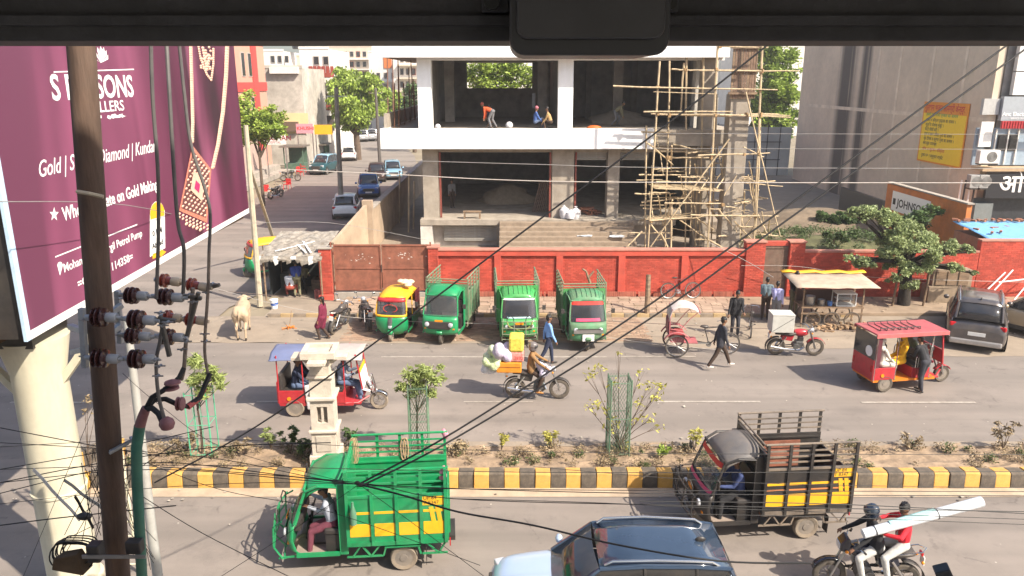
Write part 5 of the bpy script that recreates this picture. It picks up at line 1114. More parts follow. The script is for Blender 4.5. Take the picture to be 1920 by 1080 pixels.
# ================================================================ ELECTRIC RICKSHAW
def erick(label, loc, rz, body, roofm, rack=False, cloth=False, shield=True):
    e = empty('electric_rickshaw', loc, rz, label, 'electric rickshaw'); W = .48
    tyre(e, (1.20,0,.24), .24, .10, style='spoke' if cloth else 'steel', m=dusty_rubber if cloth else rubber, rim=greyrim)
    for s in (-1,1): tyre(e, (-.88,s*.44,.24), .24, .11, m=dusty_rubber if cloth else rubber); 
    MB().bb((-1.25,-W,.30),(.62,W,.37)).build('floor', mat('orange_edge', (.60,.18,.01)) if rack else body, e)
    for s in (-1,1):
        MB().bb((-1.28,s*W-.012,.37),(-.62,s*W+.012,.72)).build('rear_side_panel', body, e, bevel=.01); MB().bb((-.02,s*W-.012,.37),(.42,s*W+.012,.66)).build('side_panel', body, e, bevel=.01)
        for x in (-1.25,-.62,.42): MB().tube((x,s*W,.35),(x,s*W,1.66),.017).build('roof_post', chrome if rack else body, e)
        MB().path([(.42,s*W,.37),(.72,s*W*.8,.34),(.98,s*.2,.45)], .022, 6).build('front_frame', body, e)
        MB().path([(-.02,s*W,.66),(-.02,s*W,.95),(.0,s*W,1.0),(.40,s*W,1.0)], .015, 6).build('seat_rail', chrome, e); MB().path([(.05,s*W,.66),(.05,s*W,1.25),(.15,s*W,1.36),(.30,s*W,1.36),(.38,s*W,1.25),(.38,s*W,.66)], .014, 6).build('side_hoop', chrome, e) if rack else None
        MB().tube((1.20,s*.08,.24),(1.02,s*.07,.95),.025).build('fork', chrome, e)
        MB().lathe([(.05,-.01),(.05,.01)], (-1.0,s*(W+.02),.50), 'Y', 12).build('side_lamp', amber, e)
    MB().bb((-1.30,-W,.37),(-1.27,W,.95)).build('rear_panel', body, e, bevel=.01)
    MB().bb((-1.22,-W+.02,.37),(-.68,W-.02,.66)).build('rear_seat', seatred if rack else seatbl, e, bevel=.02); MB().bb((-1.26,-W+.02,.70),(-1.16,W-.02,1.15)).build('rear_backrest', seatred if rack else seatbl, e, bevel=.03)
    MB().bb((-.10,-W+.02,.37),(.36,W-.02,.66)).build('driver_seat', body, e); MB().bb((-.10,-W+.02,.66),(.36,W-.02,.74)).build('seat_cushion', seatbl, e, bevel=.02); MB().bb((.10,-W+.02,.76),(.16,W-.02,1.1)).build('middle_backrest', seatbl, e, bevel=.02)
    # roof
    if cloth:
        rows = [[(x, y, 1.66+.05*math.cos(y*2.6)-(.10 if abs(y) > W else 0)+rnd.uniform(-.012,.012)) for y in (-W-.1,-W-.03,-.3,-.1,.1,.3,W+.03,W+.1)] for x in (-1.42,-1.36,-1.1,-.8,-.5,-.2,.1,.4,.7,.9)]
        MB().sheet(rows[:6]).build('canopy_sheet', mat('blue_grey_cover', (.12,.155,.29), .6, 0, .15, 2, dirt=.15), e, True, solid=.015); MB().sheet(rows[5:]).build('canopy_sheet', mat('pale_pink_cover', (.42,.37,.35), .6, 0, .15, 2, dirt=.2), e, True, solid=.015)
    else:
        MB().box((-.25,0,1.69),(2.15,1.06,.05)).build('roof', roofm, e, bevel=.02); 
        for s in (-1,1): MB().bb((-1.33,s*.533-.004,1.60),(.83,s*.533+.004,1.70)).build('roof_skirt', mat('pale_red_skirt', (.50,.12,.12)), e)
        MB().bb((.826,-.53,1.58),(.834,.53,1.70)).build('roof_skirt', white, e)
        MB().bb((-1.30,-W,.95),(-1.28,W,1.62)).build('rear_window', glassd, e)
    # windscreen frame, leaning
    for s in (-1,1): MB().bar((.86,s*.40,.72),(.72,s*.42,1.66),.035).build('screen_post', body, e); MB().bar((.86,s*.40,.72),(.98,s*.1,.55),.05).build('nose_brace', body if rack else white, e)
    MB().sheet([[(.80+.0,-.36,1.14),(.80,.36,1.14)],[(.73,-.38,1.6),(.73,.38,1.6)]]).build('windscreen', glassc, e, solid=.006)
    MB().bar((.86,-.40,.74),(.80,-.40,1.10),.02).build('panel_edge', body, e); MB().sheet([[(.87,-.38,.72),(.87,.38,.72)],[(.81,-.38,1.12),(.81,.38,1.12)]]).build('front_panel', body if rack else white, e, solid=.02)
    if cloth:
        for z in (1.15,1.5): MB().sheet([[(.815-(z-1.1)*.15,-.37,z),(.815-(z-1.1)*.15,.37,z)],[(.80-(z-1.1)*.15,-.37,z+.10),(.80-(z-1.1)*.15,.37,z+.10)]]).build('yellow_strip', yellow, e, solid=.01)
    MB().tube((1.04,0,.4),(.72,0,1.08),.022).build('steering_column', black, e); MB().path([(.60,-.30,1.08),(.70,-.2,1.12),(.72,.2,1.12),(.60,.30,1.08)], .014, 6).build('handlebar', black, e)
    MB().sheet([[(1.20+.27*math.cos(a), y, .24+.27*math.sin(a)) for y in (-.07,0,.07)] for a in [R(30+k*15) for k in range(9)]]).build('front_fender', body if rack else chrome, e, True, solid=.01)
    MB().lathe([(.08,-.03),(.075,.02),(.04,.03)], (1.02,0,.72), 'X', 12).build('headlamp', lens, e, True)
    MB().bb((.42,-.40,.30),(.80,.40,.34)).build('foot_board', body, e)
    if rack:
        for y in (-.30,.30): MB().tube((-1.1,y,1.80),(.1,y,1.80),.014).build('rack_rail', black, e)
        for k in range(7): x = -1.1+k*.2; MB().path([(x,-.30,1.80),(x+.02,-.28,1.73),(x+.02,.28,1.73),(x,.30,1.80)], .011, 5).build('rack_bar', black, e)
        MB().lathe([(.15,-.003),(.15,.003)], (-1.306,-.22,1.15), 'X', 20).build('round_sticker', white, e); MB().bb((-1.27,-W-.01,.72),(-1.12,-W-.004,1.6)).build('side_curtain', mat('dark_curtain', (.10,.02,.03), .6), e)
        for s in (-1,1): MB().bb((-1.312,s*.42-.04,.60),(-1.301,s*.42+.04,.78)).build('tail_lamp', redlens, e)
    return e
g1 = G(548,786); g2 = G(712,777)
er1 = erick('red electric rickshaw with blue grey cloth roof passing behind the stone pillar', (-4.95,20.65,.012), R(1), red, None, cloth=True); er1.scale = (1.08,)*3; er1.location = (-5.05,19.95,.012)
er2 = erick('red electric rickshaw with roof rack and yellow clad passenger at the right kerb', (15.05-.65,22.55,.012), R(3), red, mat('faded_red_roof', (.42,.07,.09), .45, 0, .15, 3, dirt=.25), rack=True); er2.scale = (1.08,)*3; er2.location = (11.95,21.8,.012); er2.rotation_euler.z = R(9)
# ================================================================ MOTORCYCLES
def moto(label, loc, rz, tank, lean=0, box=False, group=None, tankm=None, fair=False, crate=None, seatlen=.7, n='motorcycle'):
    e = empty(n, loc, rz, label, 'motorcycle', group); e.rotation_euler = (lean,0,rz)
    tyre(e, (.66,0,.30), .30, .09, style='spoke', m=rubber); tyre(e, (-.62,0,.30), .30, .11, style='spoke', m=rubber)
    for s in (-1,1):
        MB().tube((.66,s*.07,.30),(.42,s*.07,.92),.022).build('fork', steel, e, True); MB().tube((-.62,s*.11,.32),(-.35,s*.11,.70),.028).build('shock', chrome, e)
        MB().tube((-.62,s*.08,.30),(0,s*.08,.35),.018).build('swingarm', black, e)
        MB().path([(.40,s*.05,.98),(.36,s*.22,1.03),(.25,s*.36,1.0)], .013, 6).build('handlebar', chrome, e); MB().tube((.27,s*.30,1.01),(.22,s*.40,.99),.02).build('grip', blackpl, e)
        MB().tube((.34,s*.25,1.03),(.36,s*.33,1.18),.006).build('mirror_stalk', black, e); MB().ell((.36,s*.35,1.20),(.015,.06,.04),8,6).build('mirror', chrome, e, True)
        MB().ell((.46,s*.16,.86),(.03,.03,.03),8,6).build('indicator', amber, e, True); MB().ell((-.86,s*.14,.72),(.03,.03,.03),8,6).build('indicator', amber, e, True)
        MB().tube((-.05,s*.10,.28),(-.02,s*.24,.28),.014).build('foot_peg', black, e)
    MB().sheet([[(.66+.34*math.cos(a), y, .30+.34*math.sin(a)) for y in (-.06,0,.06)] for a in [R(20+k*13) for k in range(11)]]).build('front_mudguard', tank, e, True, solid=.008)
    MB().sheet([[(-.62+.36*math.cos(a), y, .30+.36*math.sin(a)) for y in (-.07,0,.07)] for a in [R(80+k*12) for k in range(11)]]).build('rear_mudguard', blackpl, e, True, solid=.008)
    MB().path([(.42,0,.90),(.2,0,.75),(.18,0,.45),(-.12,0,.30)], .022, 6).build('frame', black, e); MB().path([(.42,0,.90),(-.1,0,.72),(-.7,0,.76)], .022, 6).build('frame', black, e)
    t_ = MB(); t_.lathe([(.02,-.26),(.11,-.22),(.14,-.05),(.13,.12),(.08,.22),(.02,.25)], (.14,0,.83), 'X', 14); t_.build('fuel_tank', tank, e, True, sub=1)
    MB().sheet([[(x, y, z+.02-(.04 if abs(y) > .1 else 0)) for y in (-w_-.02,-w_,0,w_,w_+.02)] for x, z, w_ in ((.0,.80,.07),(-.2,.80,.12),(-.5,.83,.12),(-.72,.86,.10))]).build('seat', seatbl, e, True, solid=.08)
    MB().box((.10,0,.42),(.26,.22,.26)).build('engine', mat('engine_alloy', (.16,.155,.15), .5, .6, .3, 20), e, bevel=.04); MB().lathe([(.10,-.14),(.10,.14)], (-.0,0,.36), 'Y', 16).build('crankcase', mat('engine_alloy', (.16,.155,.15)), e, bevel=.01)
    for k in range(4): MB().box((.15,0,.56+k*.035),(.17,.19,.012)).build('cooling_fin', mat('engine_alloy', (.2,.2,.2)), e)
    MB().path([(.2,-.08,.5),(.27,-.12,.35),(.1,-.15,.24),(-.4,-.16,.28),(-.85,-.16,.36)], .03, 8, .042).build('exhaust', chrome, e, True)
    for s in (-1,1): MB().prism([(-.15,.55),(-.1,.74),(-.45,.76),(-.5,.6)], s*.10-.015, s*.10+.015).build('side_cover', tank, e, bevel=.01)
    if fair: MB().prism([(.38,.80),(.56,.84),(.56,.98),(.45,1.12),(.38,1.05)], -.13, .13).build('headlamp_fairing', tank, e, bevel=.03); MB().bb((.561,-.09,.86),(.575,.09,.97)).build('headlamp', lens, e)
    else: MB().lathe([(.05,-.09),(.085,-.02),(.09,.03),(.05,.05)], (.50,0,.92), 'X', 14).build('headlamp', lens, e, True)
    MB().bb((-.92,-.08,.62),(-.90,.08,.78)).build('number_plate', plate_w, e); MB().bb((-.89,-.06,.80),(-.86,.06,.86)).build('tail_lamp', redlens, e)
    for s in (-1,1): MB().path([(-.45,s*.12,.84),(-.85,s*.12,.92),(-.95,0,.93)], .012, 6).build('grab_rail', chrome, e)
    return e
dgm = mat('dark_grey_tank', (.05,.05,.055), .25, .2, .1, dirt=.3)
g_ = G(628,630); moto('dusty motorcycle parked behind the woman in maroon', (g_.x,g_.y+.75,.02), R(80), dgm, R(8))
g_ = G(676,622); moto('black motorcycle with white plate parked left of the auto-rickshaw', (g_.x,g_.y+.65,.02), R(112), black, R(8))
mo1 = moto('black motorcycle carrying heaped parcels ridden to the right', (.72,20.72,.012), R(-3), black, 0)
g_ = G(1465,665); mo2 = moto('red motorcycle with a large white delivery box parked near the food cart', (9.55,24.35,.012), R(-4), mat('red_tank', (.40,.015,.03), .25, 0, .1, dirt=.1), R(5), n='motorcycle')
b = empty('delivery_box', world(mo2, (-.55,0,.90)), R(-4), 'large grey white delivery box on the red motorcycle', 'box')
dbx = mat('grey_white_box', (.52,.52,.48), .6, 0, .12, 3, dirt=.2)
MB().bb((-.36,-.30,0),(.36,.30,.58)).build('case', dbx, b, bevel=.015); MB().bb((-.37,-.31,.585),(.37,.31,.62)).build('lid', dbx, b, bevel=.01)
for s in (-1,1): MB().bar((-.32,-.305,.05),(.32,-.305,.5),.02,.006).build('strap', blackpl, b)
mo3 = moto('black motorcycle with two riders and a long roll at the lower right corner', (6.45,12.0,.012), R(180-6), mat('black_blue_tank', (.02,.022,.035), .2, 0, .1, coat=.5), 0, fair=True)
for i, (px, py, rz, lb) in enumerate(((517,372,70,'black motorbike standing in the side street nearest the billboard'),(545,340,10,'dark motorbike parked beside the red plastic chairs'))):
    g_ = G(px, py); moto(lb, (g_.x,g_.y,.02), R(rz), black, R(8))
# ================================================================ BICYCLES
def bicycle(label, loc, rz, lean=0, m=None, cat='bicycle', root=None):
    e = root or empty('bicycle', loc, rz, label, cat); m = m or black
    if not root: e.rotation_euler = (lean,0,rz)
    cyc_wheel(e, (.55,0,.34), .33); 
    if not root: cyc_wheel(e, (-.50,0,.34), .33)
    bb_, st_, hd, hb_ = V((-.05,0,.30)), V((-.20,0,.80)), V((.36,0,.85)), V((.40,0,.70))
    for a, b in ((bb_,st_),(bb_,hb_),(st_*.95+V((0,0,.02)),hd),((-.5,0,.34),bb_),((-.5,0,.34),st_*.93)): MB().tube(a,b,.016,n=6).build('frame_tube', m, e)
    for s in (-1,1): MB().tube((.55,s*.05,.34),hb_,.011,n=6).build('fork', m, e)
    MB().tube(hb_,hd+V((-.02,0,.12)),.016,n=6).build('steerer', m, e); MB().path([(.26,-.26,.92),(.38,-.2,.97),(.35,0,.97),(.38,.2,.97),(.26,.26,.92)], .011, 6).build('handlebar', chrome, e)
    MB().ell((-.22,0,.88),(.14,.08,.04),10,6).build('saddle', seatbl, e, True); MB().lathe([(.09,-.008),(.09,.008)], (-.05,.05,.30), 'Y', 14).build('chainring', steel, e)
    for s in (-1,1): MB().bar((-.05,s*.07,.30),(-.05+s*.12,s*.08,.30-s*.11),.018).build('crank', steel, e); MB().box((-.05+s*.12,s*.12,.30-s*.11),(.08,.07,.02)).build('pedal', blackpl, e)
    MB().bb((-.78,-.06,.70),(-.32,.06,.715)).build('carrier', m, e) if not root else None
    return e
g_ = G(1275,556,.15); bicycle('old reddish bicycle leaning against the brick wall', (7.05,30.75,.15), R(4), R(-13), mat('dark_red_frame_paint', (.22,.04,.04), .5, 0, .2))
g_ = G(1392,640); bicycle('black bicycle held upright by the man in dark clothes', (8.75,26.6,.02), R(75), 0, black)
cr = empty('cycle_rickshaw', (6.2,24.5,.02), R(-5), 'empty maroon cycle rickshaw with raised white folding hood facing right', 'cycle rickshaw')
pinkr = mat('pink_red_frame', (.42,.10,.12), .5, 0, .25, dirt=.2); hoodm = mat('white_vinyl_hood', (.58,.52,.50), .6, 0, .12, 4, dirt=.25)
cyc_wheel(cr, (1.05,0,.36), .35, 0, steel)
for s in (-1,1): cyc_wheel(cr, (-.60,s*.42,.36), .35, 0, steel)
MB().tube((-.6,-.46,.36),(-.6,.46,.36),.02).build('axle', pinkr, cr)
for a, b in (((-.5,0,.38),(.45,0,.34)),((.45,0,.30),(.28,0,.86)),((.45,0,.30),(.92,0,.80)),((.28,0,.84),(.88,0,.92)),((-.3,.2,.40),(.45,0,.34)),((-.3,-.2,.40),(.45,0,.34))): MB().tube(a,b,.018,n=6).build('frame_tube', black, cr)
for s in (-1,1): MB().tube((1.05,s*.05,.36),(.9,0,.78),.012,n=6).build('fork', black, cr)
MB().tube((.92,0,.76),(.86,0,1.05),.016).build('steerer', black, cr); MB().path([(.70,-.26,1.0),(.84,-.2,1.06),(.86,0,1.04),(.84,.2,1.06),(.70,.26,1.0)], .012, 6).build('handlebar', chrome, cr); MB().ell((.27,0,.90),(.14,.08,.05),10,6).build('saddle', seatbl, cr, True)
MB().lathe([(.09,-.008),(.09,.008)], (.45,.05,.30), 'Y', 14).build('chainring', steel, cr)
MB().bb((-.85,-.36,.62),(-.35,.36,.70)).build('seat', seatred, cr, bevel=.03); MB().bb((-.90,-.36,.70),(-.82,.36,1.15)).build('backrest', mat('maroon_cushion', (.17,.04,.06), .6, 0, .2), cr, bevel=.03)
MB().bb((-.80,-.33,.45),(-.38,.33,.61)).build('seat_box', pinkr, cr); MB().bb((-.38,-.30,.42),(.05,.30,.45)).build('foot_board', pinkr, cr)
for s in (-1,1):
    MB().path([(-.85,s*.38,.55),(-.86,s*.38,1.1),(-.80,s*.38,1.55)], .014, 6).build('hood_post', pinkr, cr); MB().path([(-.42,s*.38,.70),(-.45,s*.38,.86),(-.82,s*.38,.9)], .014, 6).build('armrest', pinkr, cr)
    MB().path([(-.60,s*.38,.80),(-.25,s*.39,1.25),(.02,s*.40,1.50)], .012, 6).build('hood_strut', pinkr, cr)
    MB().sheet([[(-.6+.46*math.cos(R(a)), s*.42+y, .36+.46*math.sin(R(a))) for y in (-.07,.07)] for a in range(35,160,12)]).build('mudguard', pinkr, cr, True, solid=.01)
rows = [[(x+.0*y, y, z-.05*(abs(y)/.4)**3) for y in (-.42,-.3,-.1,.1,.3,.42)] for x, z in ((.05,1.46),(-.1,1.60),(-.35,1.68),(-.62,1.66),(-.80,1.55),(-.86,1.35),(-.87,1.22))]
MB().sheet(rows).build('hood', hoodm, cr, True, solid=.015)
MB().path([(.05,-.42,1.46),(.05,0,1.50),(.05,.42,1.46)], .014, 6).build('hood_bow', pinkr, cr)

cr.scale = (1.07,)*3
# ================================================================ CARS
def car(label, loc, rz, L=4.2, W=1.78, H=1.6, paint=None, roofm=None, kind='suv', rails=False, plate='white', glassm=None, lower=None, cat='car', rearw=None):
    e = empty('parked_car' if 'driv' not in label else 'car', loc, rz, label, cat); h = W/2; gm = glassm or glassd
    belt = H*.60
    if kind == 'suv': S = [(.50,.74,.30,.52,.66),(.485,.90,.24,.60,.78),(.44,.97,.20,.66,belt-.08),(.30,1,.18,.74,belt-.0),(.20,1,.18,.78,belt+.04),(-.10,1,.18,.78,belt+.04),(-.38,1,.18,.80,belt+.06),(-.46,.96,.22,.76,belt+.05),(-.49,.92,.28,.70,belt-.02),(-.50,.85,.34,.62,belt-.25)]
    else: S = [(.50,.70,.28,.46,.58),(.48,.88,.22,.54,.70),(.43,.96,.18,.60,belt-.14),(.30,1,.17,.68,belt-.04),(.20,1,.17,.72,belt),(-.10,1,.17,.74,belt+.02),(-.38,1,.17,.76,belt+.04),(-.46,.95,.22,.72,belt+.04),(-.49,.90,.28,.66,belt-.03),(-.50,.82,.34,.58,belt-.24)]
    rows = []
    for fx, k, z0, zm, z1 in S:
        w_ = h*k; half = [(0,z0),(w_*.86,z0),(w_*.98,z0+.10),(w_,zm-.1),(w_*.985,(zm+z1)/2),(w_*.90,z1-.01),(w_*.5,z1+.035),(0,z1+.045)]
        full = [(fx*L, y, z) for y, z in half]+[(fx*L, -y, z) for y, z in half[-2:0:-1]]
        rows.append(full+[full[0]])
    mb = MB(); mb.sheet(rows); n_ = len(rows[0]); mb.add(rows[0][:-1], [tuple(range(n_-1))[::-1]]); mb.add(rows[-1][:-1], [tuple(range(n_-1))])
    bo = mb.build('body', paint, e, True, sub=2)
    # greenhouse: stations from cowl to tail (x fraction, base half width, top half width, base z, top z)
    rw = rearw if rearw is not None else (-.485 if kind == 'suv' else -.47)
    xs = [(.235,.80,.80,belt+.03,belt+.06),(.07,.90,.72,belt+.02,H-.06),(-.10,.92,.74,belt+.02,H-.01),(-.30,.92,.73,belt+.03,H-.02),(-.43 if kind == 'suv' else -.36,.90,.70,belt+.03,H-.07),(rw,.84,.74,belt+.02,belt+.12)]
    lft = [(x*L, h*a, z0) for x, a, b, z0, z1 in xs]; lt = [(x*L, h*b, z1) for x, a, b, z0, z1 in xs]
    def mir(p): return (p[0], -p[1], p[2])
    for s in (1,-1):
        f_ = (lambda p: p) if s == 1 else mir
        for i in range(1, 4): MB().add([f_(lft[i]), f_(lft[i+1]), f_(lt[i+1]), f_(lt[i])], [(0,1,2,3) if s > 0 else (3,2,1,0)]).build('side_window', gm, e, solid=.012)
        MB().add([f_(lft[0]), f_(lft[1]), f_(lt[1])], [(0,1,2)]).build('side_window', gm, e, solid=.012); MB().add([f_(lft[4]), f_(lft[5]), f_(lt[4])], [(0,1,2)]).build('quarter_panel', paint, e, solid=.03)
        for i, wd in ((0,.06),): MB().path([f_(lft[0]), f_(lt[1])], .035, 6).build('pillar', paint if kind != 'suv' else (roofm or paint), e)
        MB().path([f_(lt[1]), f_(lt[2]), f_(lt[3]), f_(lt[4])], .035, 6).build('roof_edge', roofm or paint, e, True); MB().path([f_(lt[4]), f_(lt[5])], .045, 6).build('pillar', roofm or paint, e)
        for i in (2,3): MB().path([f_(lft[i]), f_(lt[i])], .028, 6).build('pillar', blackpl, e)
        MB().path([f_(lft[1]), f_(lft[2]), f_(lft[3]), f_(lft[4])], .016, 6).build('window_trim', chrome if kind == 'suv' else blackpl, e)
        MB().ell((.20*L, s*(h+.09), belt+.08), (.07,.10,.08), 10, 8).build('door_mirror', paint, e, True)
        MB().box((.45*L, s*h*.68, belt-.20), (.20,.30,.12), rot=-s*.35).build('headlamp', lens, e, bevel=.03)
        MB().box((-.475*L, s*h*.72, belt-.10), (.12,.34,.15), rot=s*.28).build('tail_lamp', redlens, e, bevel=.03)
        for x in (.31*L, -.31*L):
            MB().lathe([(.39,-.012),(.42,0),(.39,.012)], (x, s*(h-.0), .36), 'Y', 24, True).build('wheel_arch', blackpl, e); MB().lathe([(.385,-.004),(.385,.004)], (x, s*(h-.012), .35), 'Y', 24).build('arch_shade_disc', mat('well_shade_black', (.01,.01,.01), .9, 0, 0), e)  # flat black disc paints the shade inside each wheel arch
            tyre(e, (x, s*(h-.10), .33), .33, .22, style='alloy', rim=steel)
        MB().bb((-.27*L, s*h-.012, .22), (.27*L, s*h+.014, .36)).build('sill_cladding', blackpl, e, bevel=.01)
        for x in (.0,-.22*L): MB().bb((x-.10, s*h-.005, belt-.12), (x+.08, s*h+.02, belt-.08)).build('door_handle', chrome, e)
    # roof, windscreen, rear glass
    rr_ = [[(x, y*k, z+.045*(1-k*k)) for k in (-1,-.6,-.2,.2,.6,1)] for x, y, z in lt[1:5]]
    MB().sheet(rr_).build('roof', roofm or paint, e, True, solid=.02)
    ws = [[(p[0]+.05*(1-k*k), p[1]*k, p[2]+.02*(1-k*k)) for k in (-1,-.6,-.2,.2,.6,1)] for p in (lft[0], lt[1])]; MB().sheet(ws).build('windscreen', glassm or glassd, e, True, solid=.01)
    rg = [[(p[0]-.04*(1-k*k), p[1]*k, p[2]+.02*(1-k*k)) for k in (-1,-.6,-.2,.2,.6,1)] for p in (lt[4], lt[5])]; MB().sheet(rg).build('rear_window', glassd, e, True, solid=.01)
    MB().bb((-.505*L,-.26,belt-.42),(-.497*L-.01,.26,belt-.30)).build('number_plate', plate_w, e); MB().bb((.498*L,-.26,.42),(.507*L,.26,.53)).build('number_plate', plate_w, e)
    MB().bb((.485*L,-h*.5,.52),(.503*L,h*.5,belt-.22)).build('grille', blackpl, e, bevel=.02)
    MB().bb((-.508*L,-h*.84,.26),(-.47*L,h*.84,.46)).build('rear_bumper', lower or blackpl, e, bevel=.05); MB().bb((.47*L,-h*.84,.22),(.510*L,h*.84,.38)).build('front_bumper', blackpl, e, bevel=.04)
    if rails:
        for s in (-1,1): MB().path([(.05*L,s*h*.66,H-.02),(.02*L,s*h*.68,H+.06),(-.15*L,s*h*.69,H+.08),(-.36*L,s*h*.67,H+.04),(-.39*L,s*h*.66,H-.04)], .022, 8).build('roof_rail', mat('satin_silver', (.55,.56,.58), .25, .9, .02), e, True)
        MB().ell((-.35*L,0,H+.05),(.09,.03,.05),10,6).build('antenna_fin', black, e, True)
    return e
silverblue = mat('silver_blue_paint', (.50,.62,.80), .18, .25, .03, 2, coat=1, dirt=.04); dgrey = mat('dark_grey_car_paint', (.085,.080,.085), .25, .4, .05, 2, coat=.8, dirt=.25); beige = mat('beige_car_paint', (.42,.33,.22), .3, .1, .05, 2, coat=.7, dirt=.2); whitec = mat('white_car_paint', (.70,.70,.70), .25, 0, .03, coat=.6, dirt=.1)
bluec = mat('navy_blue_car_paint', (.03,.09,.28), .22, .2, .05, coat=.8); lbluec = mat('light_blue_car_paint', (.28,.48,.62), .25, .2, .05, coat=.6); silverc = mat('silver_car_paint', (.45,.46,.47), .25, .5, .05, coat=.6); gloss = mat('sky_tinted_black_roof', (.035,.055,.09), .07, 0, .05, coat=1)  # black roof: blue sky reflection put into its base colour
near = car('light silver blue car with glossy black roof and silver rails driving at the bottom edge', (1.66,11.0,.012), R(180), 4.1, 1.80, 1.66, silverblue, gloss, rails=True)
gg = G(1806,660); car('dark grey sport utility car parked rear on with red tail lamps', (gg.x+.35+2.1*math.cos(R(60)),gg.y+2.1*math.sin(R(60)),.012), R(60), 4.45, 1.86, 1.70, dgrey, None, rails=True, lower=mat('silver_skid', (.40,.38,.36), .4, .5))
car('beige gold sedan parked at right edge beyond the dark grey car', (19.4,26.6,.012), R(125), 4.3, 1.75, 1.55, beige, None, kind='hatch')
g_ = G(640,414); car('white hatchback parked rear on at the foot of the grey street pole', (g_.x,g_.y+2.0,.02), R(97), 3.9, 1.72, 1.55, whitec, None, kind='hatch')
g_ = G(684,372); car('navy blue car facing us in the shaded side street', (g_.x,g_.y+1.9,.02), R(-80), 4.1, 1.78, 1.65, bluec, None, rails=False)
g_ = G(693,342); car('dark red brown car half hidden behind the navy blue car', (g_.x+.4,g_.y+1.6,.02), R(-82), 4.0, 1.7, 1.5, mat('brown_car_paint', (.06,.035,.03), .3, .2), None, kind='hatch')
g_ = G(731,338); car('light blue car parked nose to us against the side wall', (g_.x,g_.y+1.8,.02), R(-78), 4.0, 1.72, 1.6, lbluec, None, kind='hatch')
g_ = G(601,328); car('dark teal black van with its nose towards the stalls on the left', (g_.x,g_.y+1.6,.02), R(-100), 4.0, 1.75, 1.8, mat('dark_teal_paint', (.02,.07,.08), .3, .1), lbluec, kind='suv')
g_ = G(651,302); car('white sedan driving away up the side street', (g_.x,g_.y+1.6,.02), R(97), 4.2, 1.74, 1.55, whitec, None, kind='hatch')
g_ = G(674,266); car('far silver car parked under the big street tree on the left', (g_.x,g_.y+1.5,.02), R(110), 4.0, 1.75, 1.7, silverc, None)
g_ = G(692,265); car('far silver jeep parked under the big street tree on the right', (g_.x,g_.y+1.5,.02), R(108), 4.0, 1.75, 1.8, silverc, None)
# ================================================================ FOOD CART
fc = empty('food_cart', (12.0,27.75,.02), R(-2), 'wooden street food cart with glass case under a yellow edged canopy', 'food cart')
MB().bb((-1.15,-.45,.74),(1.15,.45,.80)).build('deck', wood, fc)
for x in (-.7,.0,.75): 
    for s in (-1,1): cyc_wheel(fc, (x,s*.46,.30), .29, 0, wood)
for x in (-1.1,1.1):
    for y in (-.42,.42): MB().bar((x,y,.0),(x,y,1.62),.045).build('canopy_post', wood, fc)
MB().bb((-1.15,-.46,.5),(1.15,-.43,.56)).build('side_rail', wood, fc); MB().bb((-1.1,.40,.8),(1.1,.42,1.25)).build('back_board', mat('cart_back', (.10,.05,.04)), fc)
rows = [[(x, y, 1.80-.16*(y+.9)/1.8*-1+rnd.uniform(-.02,.02)-.1) for x in [-1.55+i*.3 for i in range(11)]] for y in (-.95,-.5,0,.45,.9)]
MB().sheet([[(p[0], p[1], 1.66+.10*(p[1]+.95)/1.85+rnd.uniform(-.015,.015)) for p in r] for r in rows]).build('canopy', mat('grey_tan_canopy', (.42,.34,.26), .8, 0, .2, 3, dirt=.2), fc, True, solid=.02)
mb = MB(); mb.sheet([[(-1.58+i*.32, .80+j*.16, 1.80+.03*math.sin(i*2.1)+(.02 if j else 0)) for i in range(11)] for j in range(3)]); mb.build('yellow_edging', yellow, fc, True, solid=.03)
gc = MB().bb((.15,-.40,.81),(.85,.1,.84)).build('glass_case', white, fc); 
for x in (.15,.85):
    for y in (-.4,.1): MB().bb((x-.015,y-.015,.84),(x+.015,y+.015,1.28)).build('case_frame', white, gc)
MB().bb((.13,-.42,1.28),(.87,.12,1.31)).build('case_top', white, gc); MB().bb((.17,-.405,.85),(.83,-.40,1.27)).build('pane', glassc, gc); MB().bb((.2,-.3,1.04),(.8,.05,1.06)).build('shelf', white, gc)
for x, y, r, h_, m, lb in ((-.75,-.15,.17,.34,steel,'large dented steel pot at the left end of the cart deck'),(-.35,-.2,.13,.22,steel,'smaller steel pot beside the glass case'),(-.05,-.25,.09,.16,mat('blue_plastic', (.08,.2,.5)),'little blue tub on the cart deck')):
    mb = MB(); mb.lathe([(r*.9,0),(r,h_*.3),(r,h_*.9),(r*1.08,h_),(r*.8,h_*1.02)], (0,0,0), n=16); tag(mb.build('pot', m, None, True, loc=world(fc, (x,y,.80))), lb, 'pot')
mb = MB()
for k in range(70): mb.box((rnd.uniform(-1.2,1.5),rnd.uniform(-.2,.5),rnd.uniform(.0,.16)),(rnd.uniform(.1,.3),.08,.07),rnd.uniform(0,3))
o = mb.build('scrap_wood_pile', mat('scrap', (.33,.22,.13), .9, 0, .3, island=.4), None, loc=(12.5,27.0,.02)); o['kind'] = 'stuff'
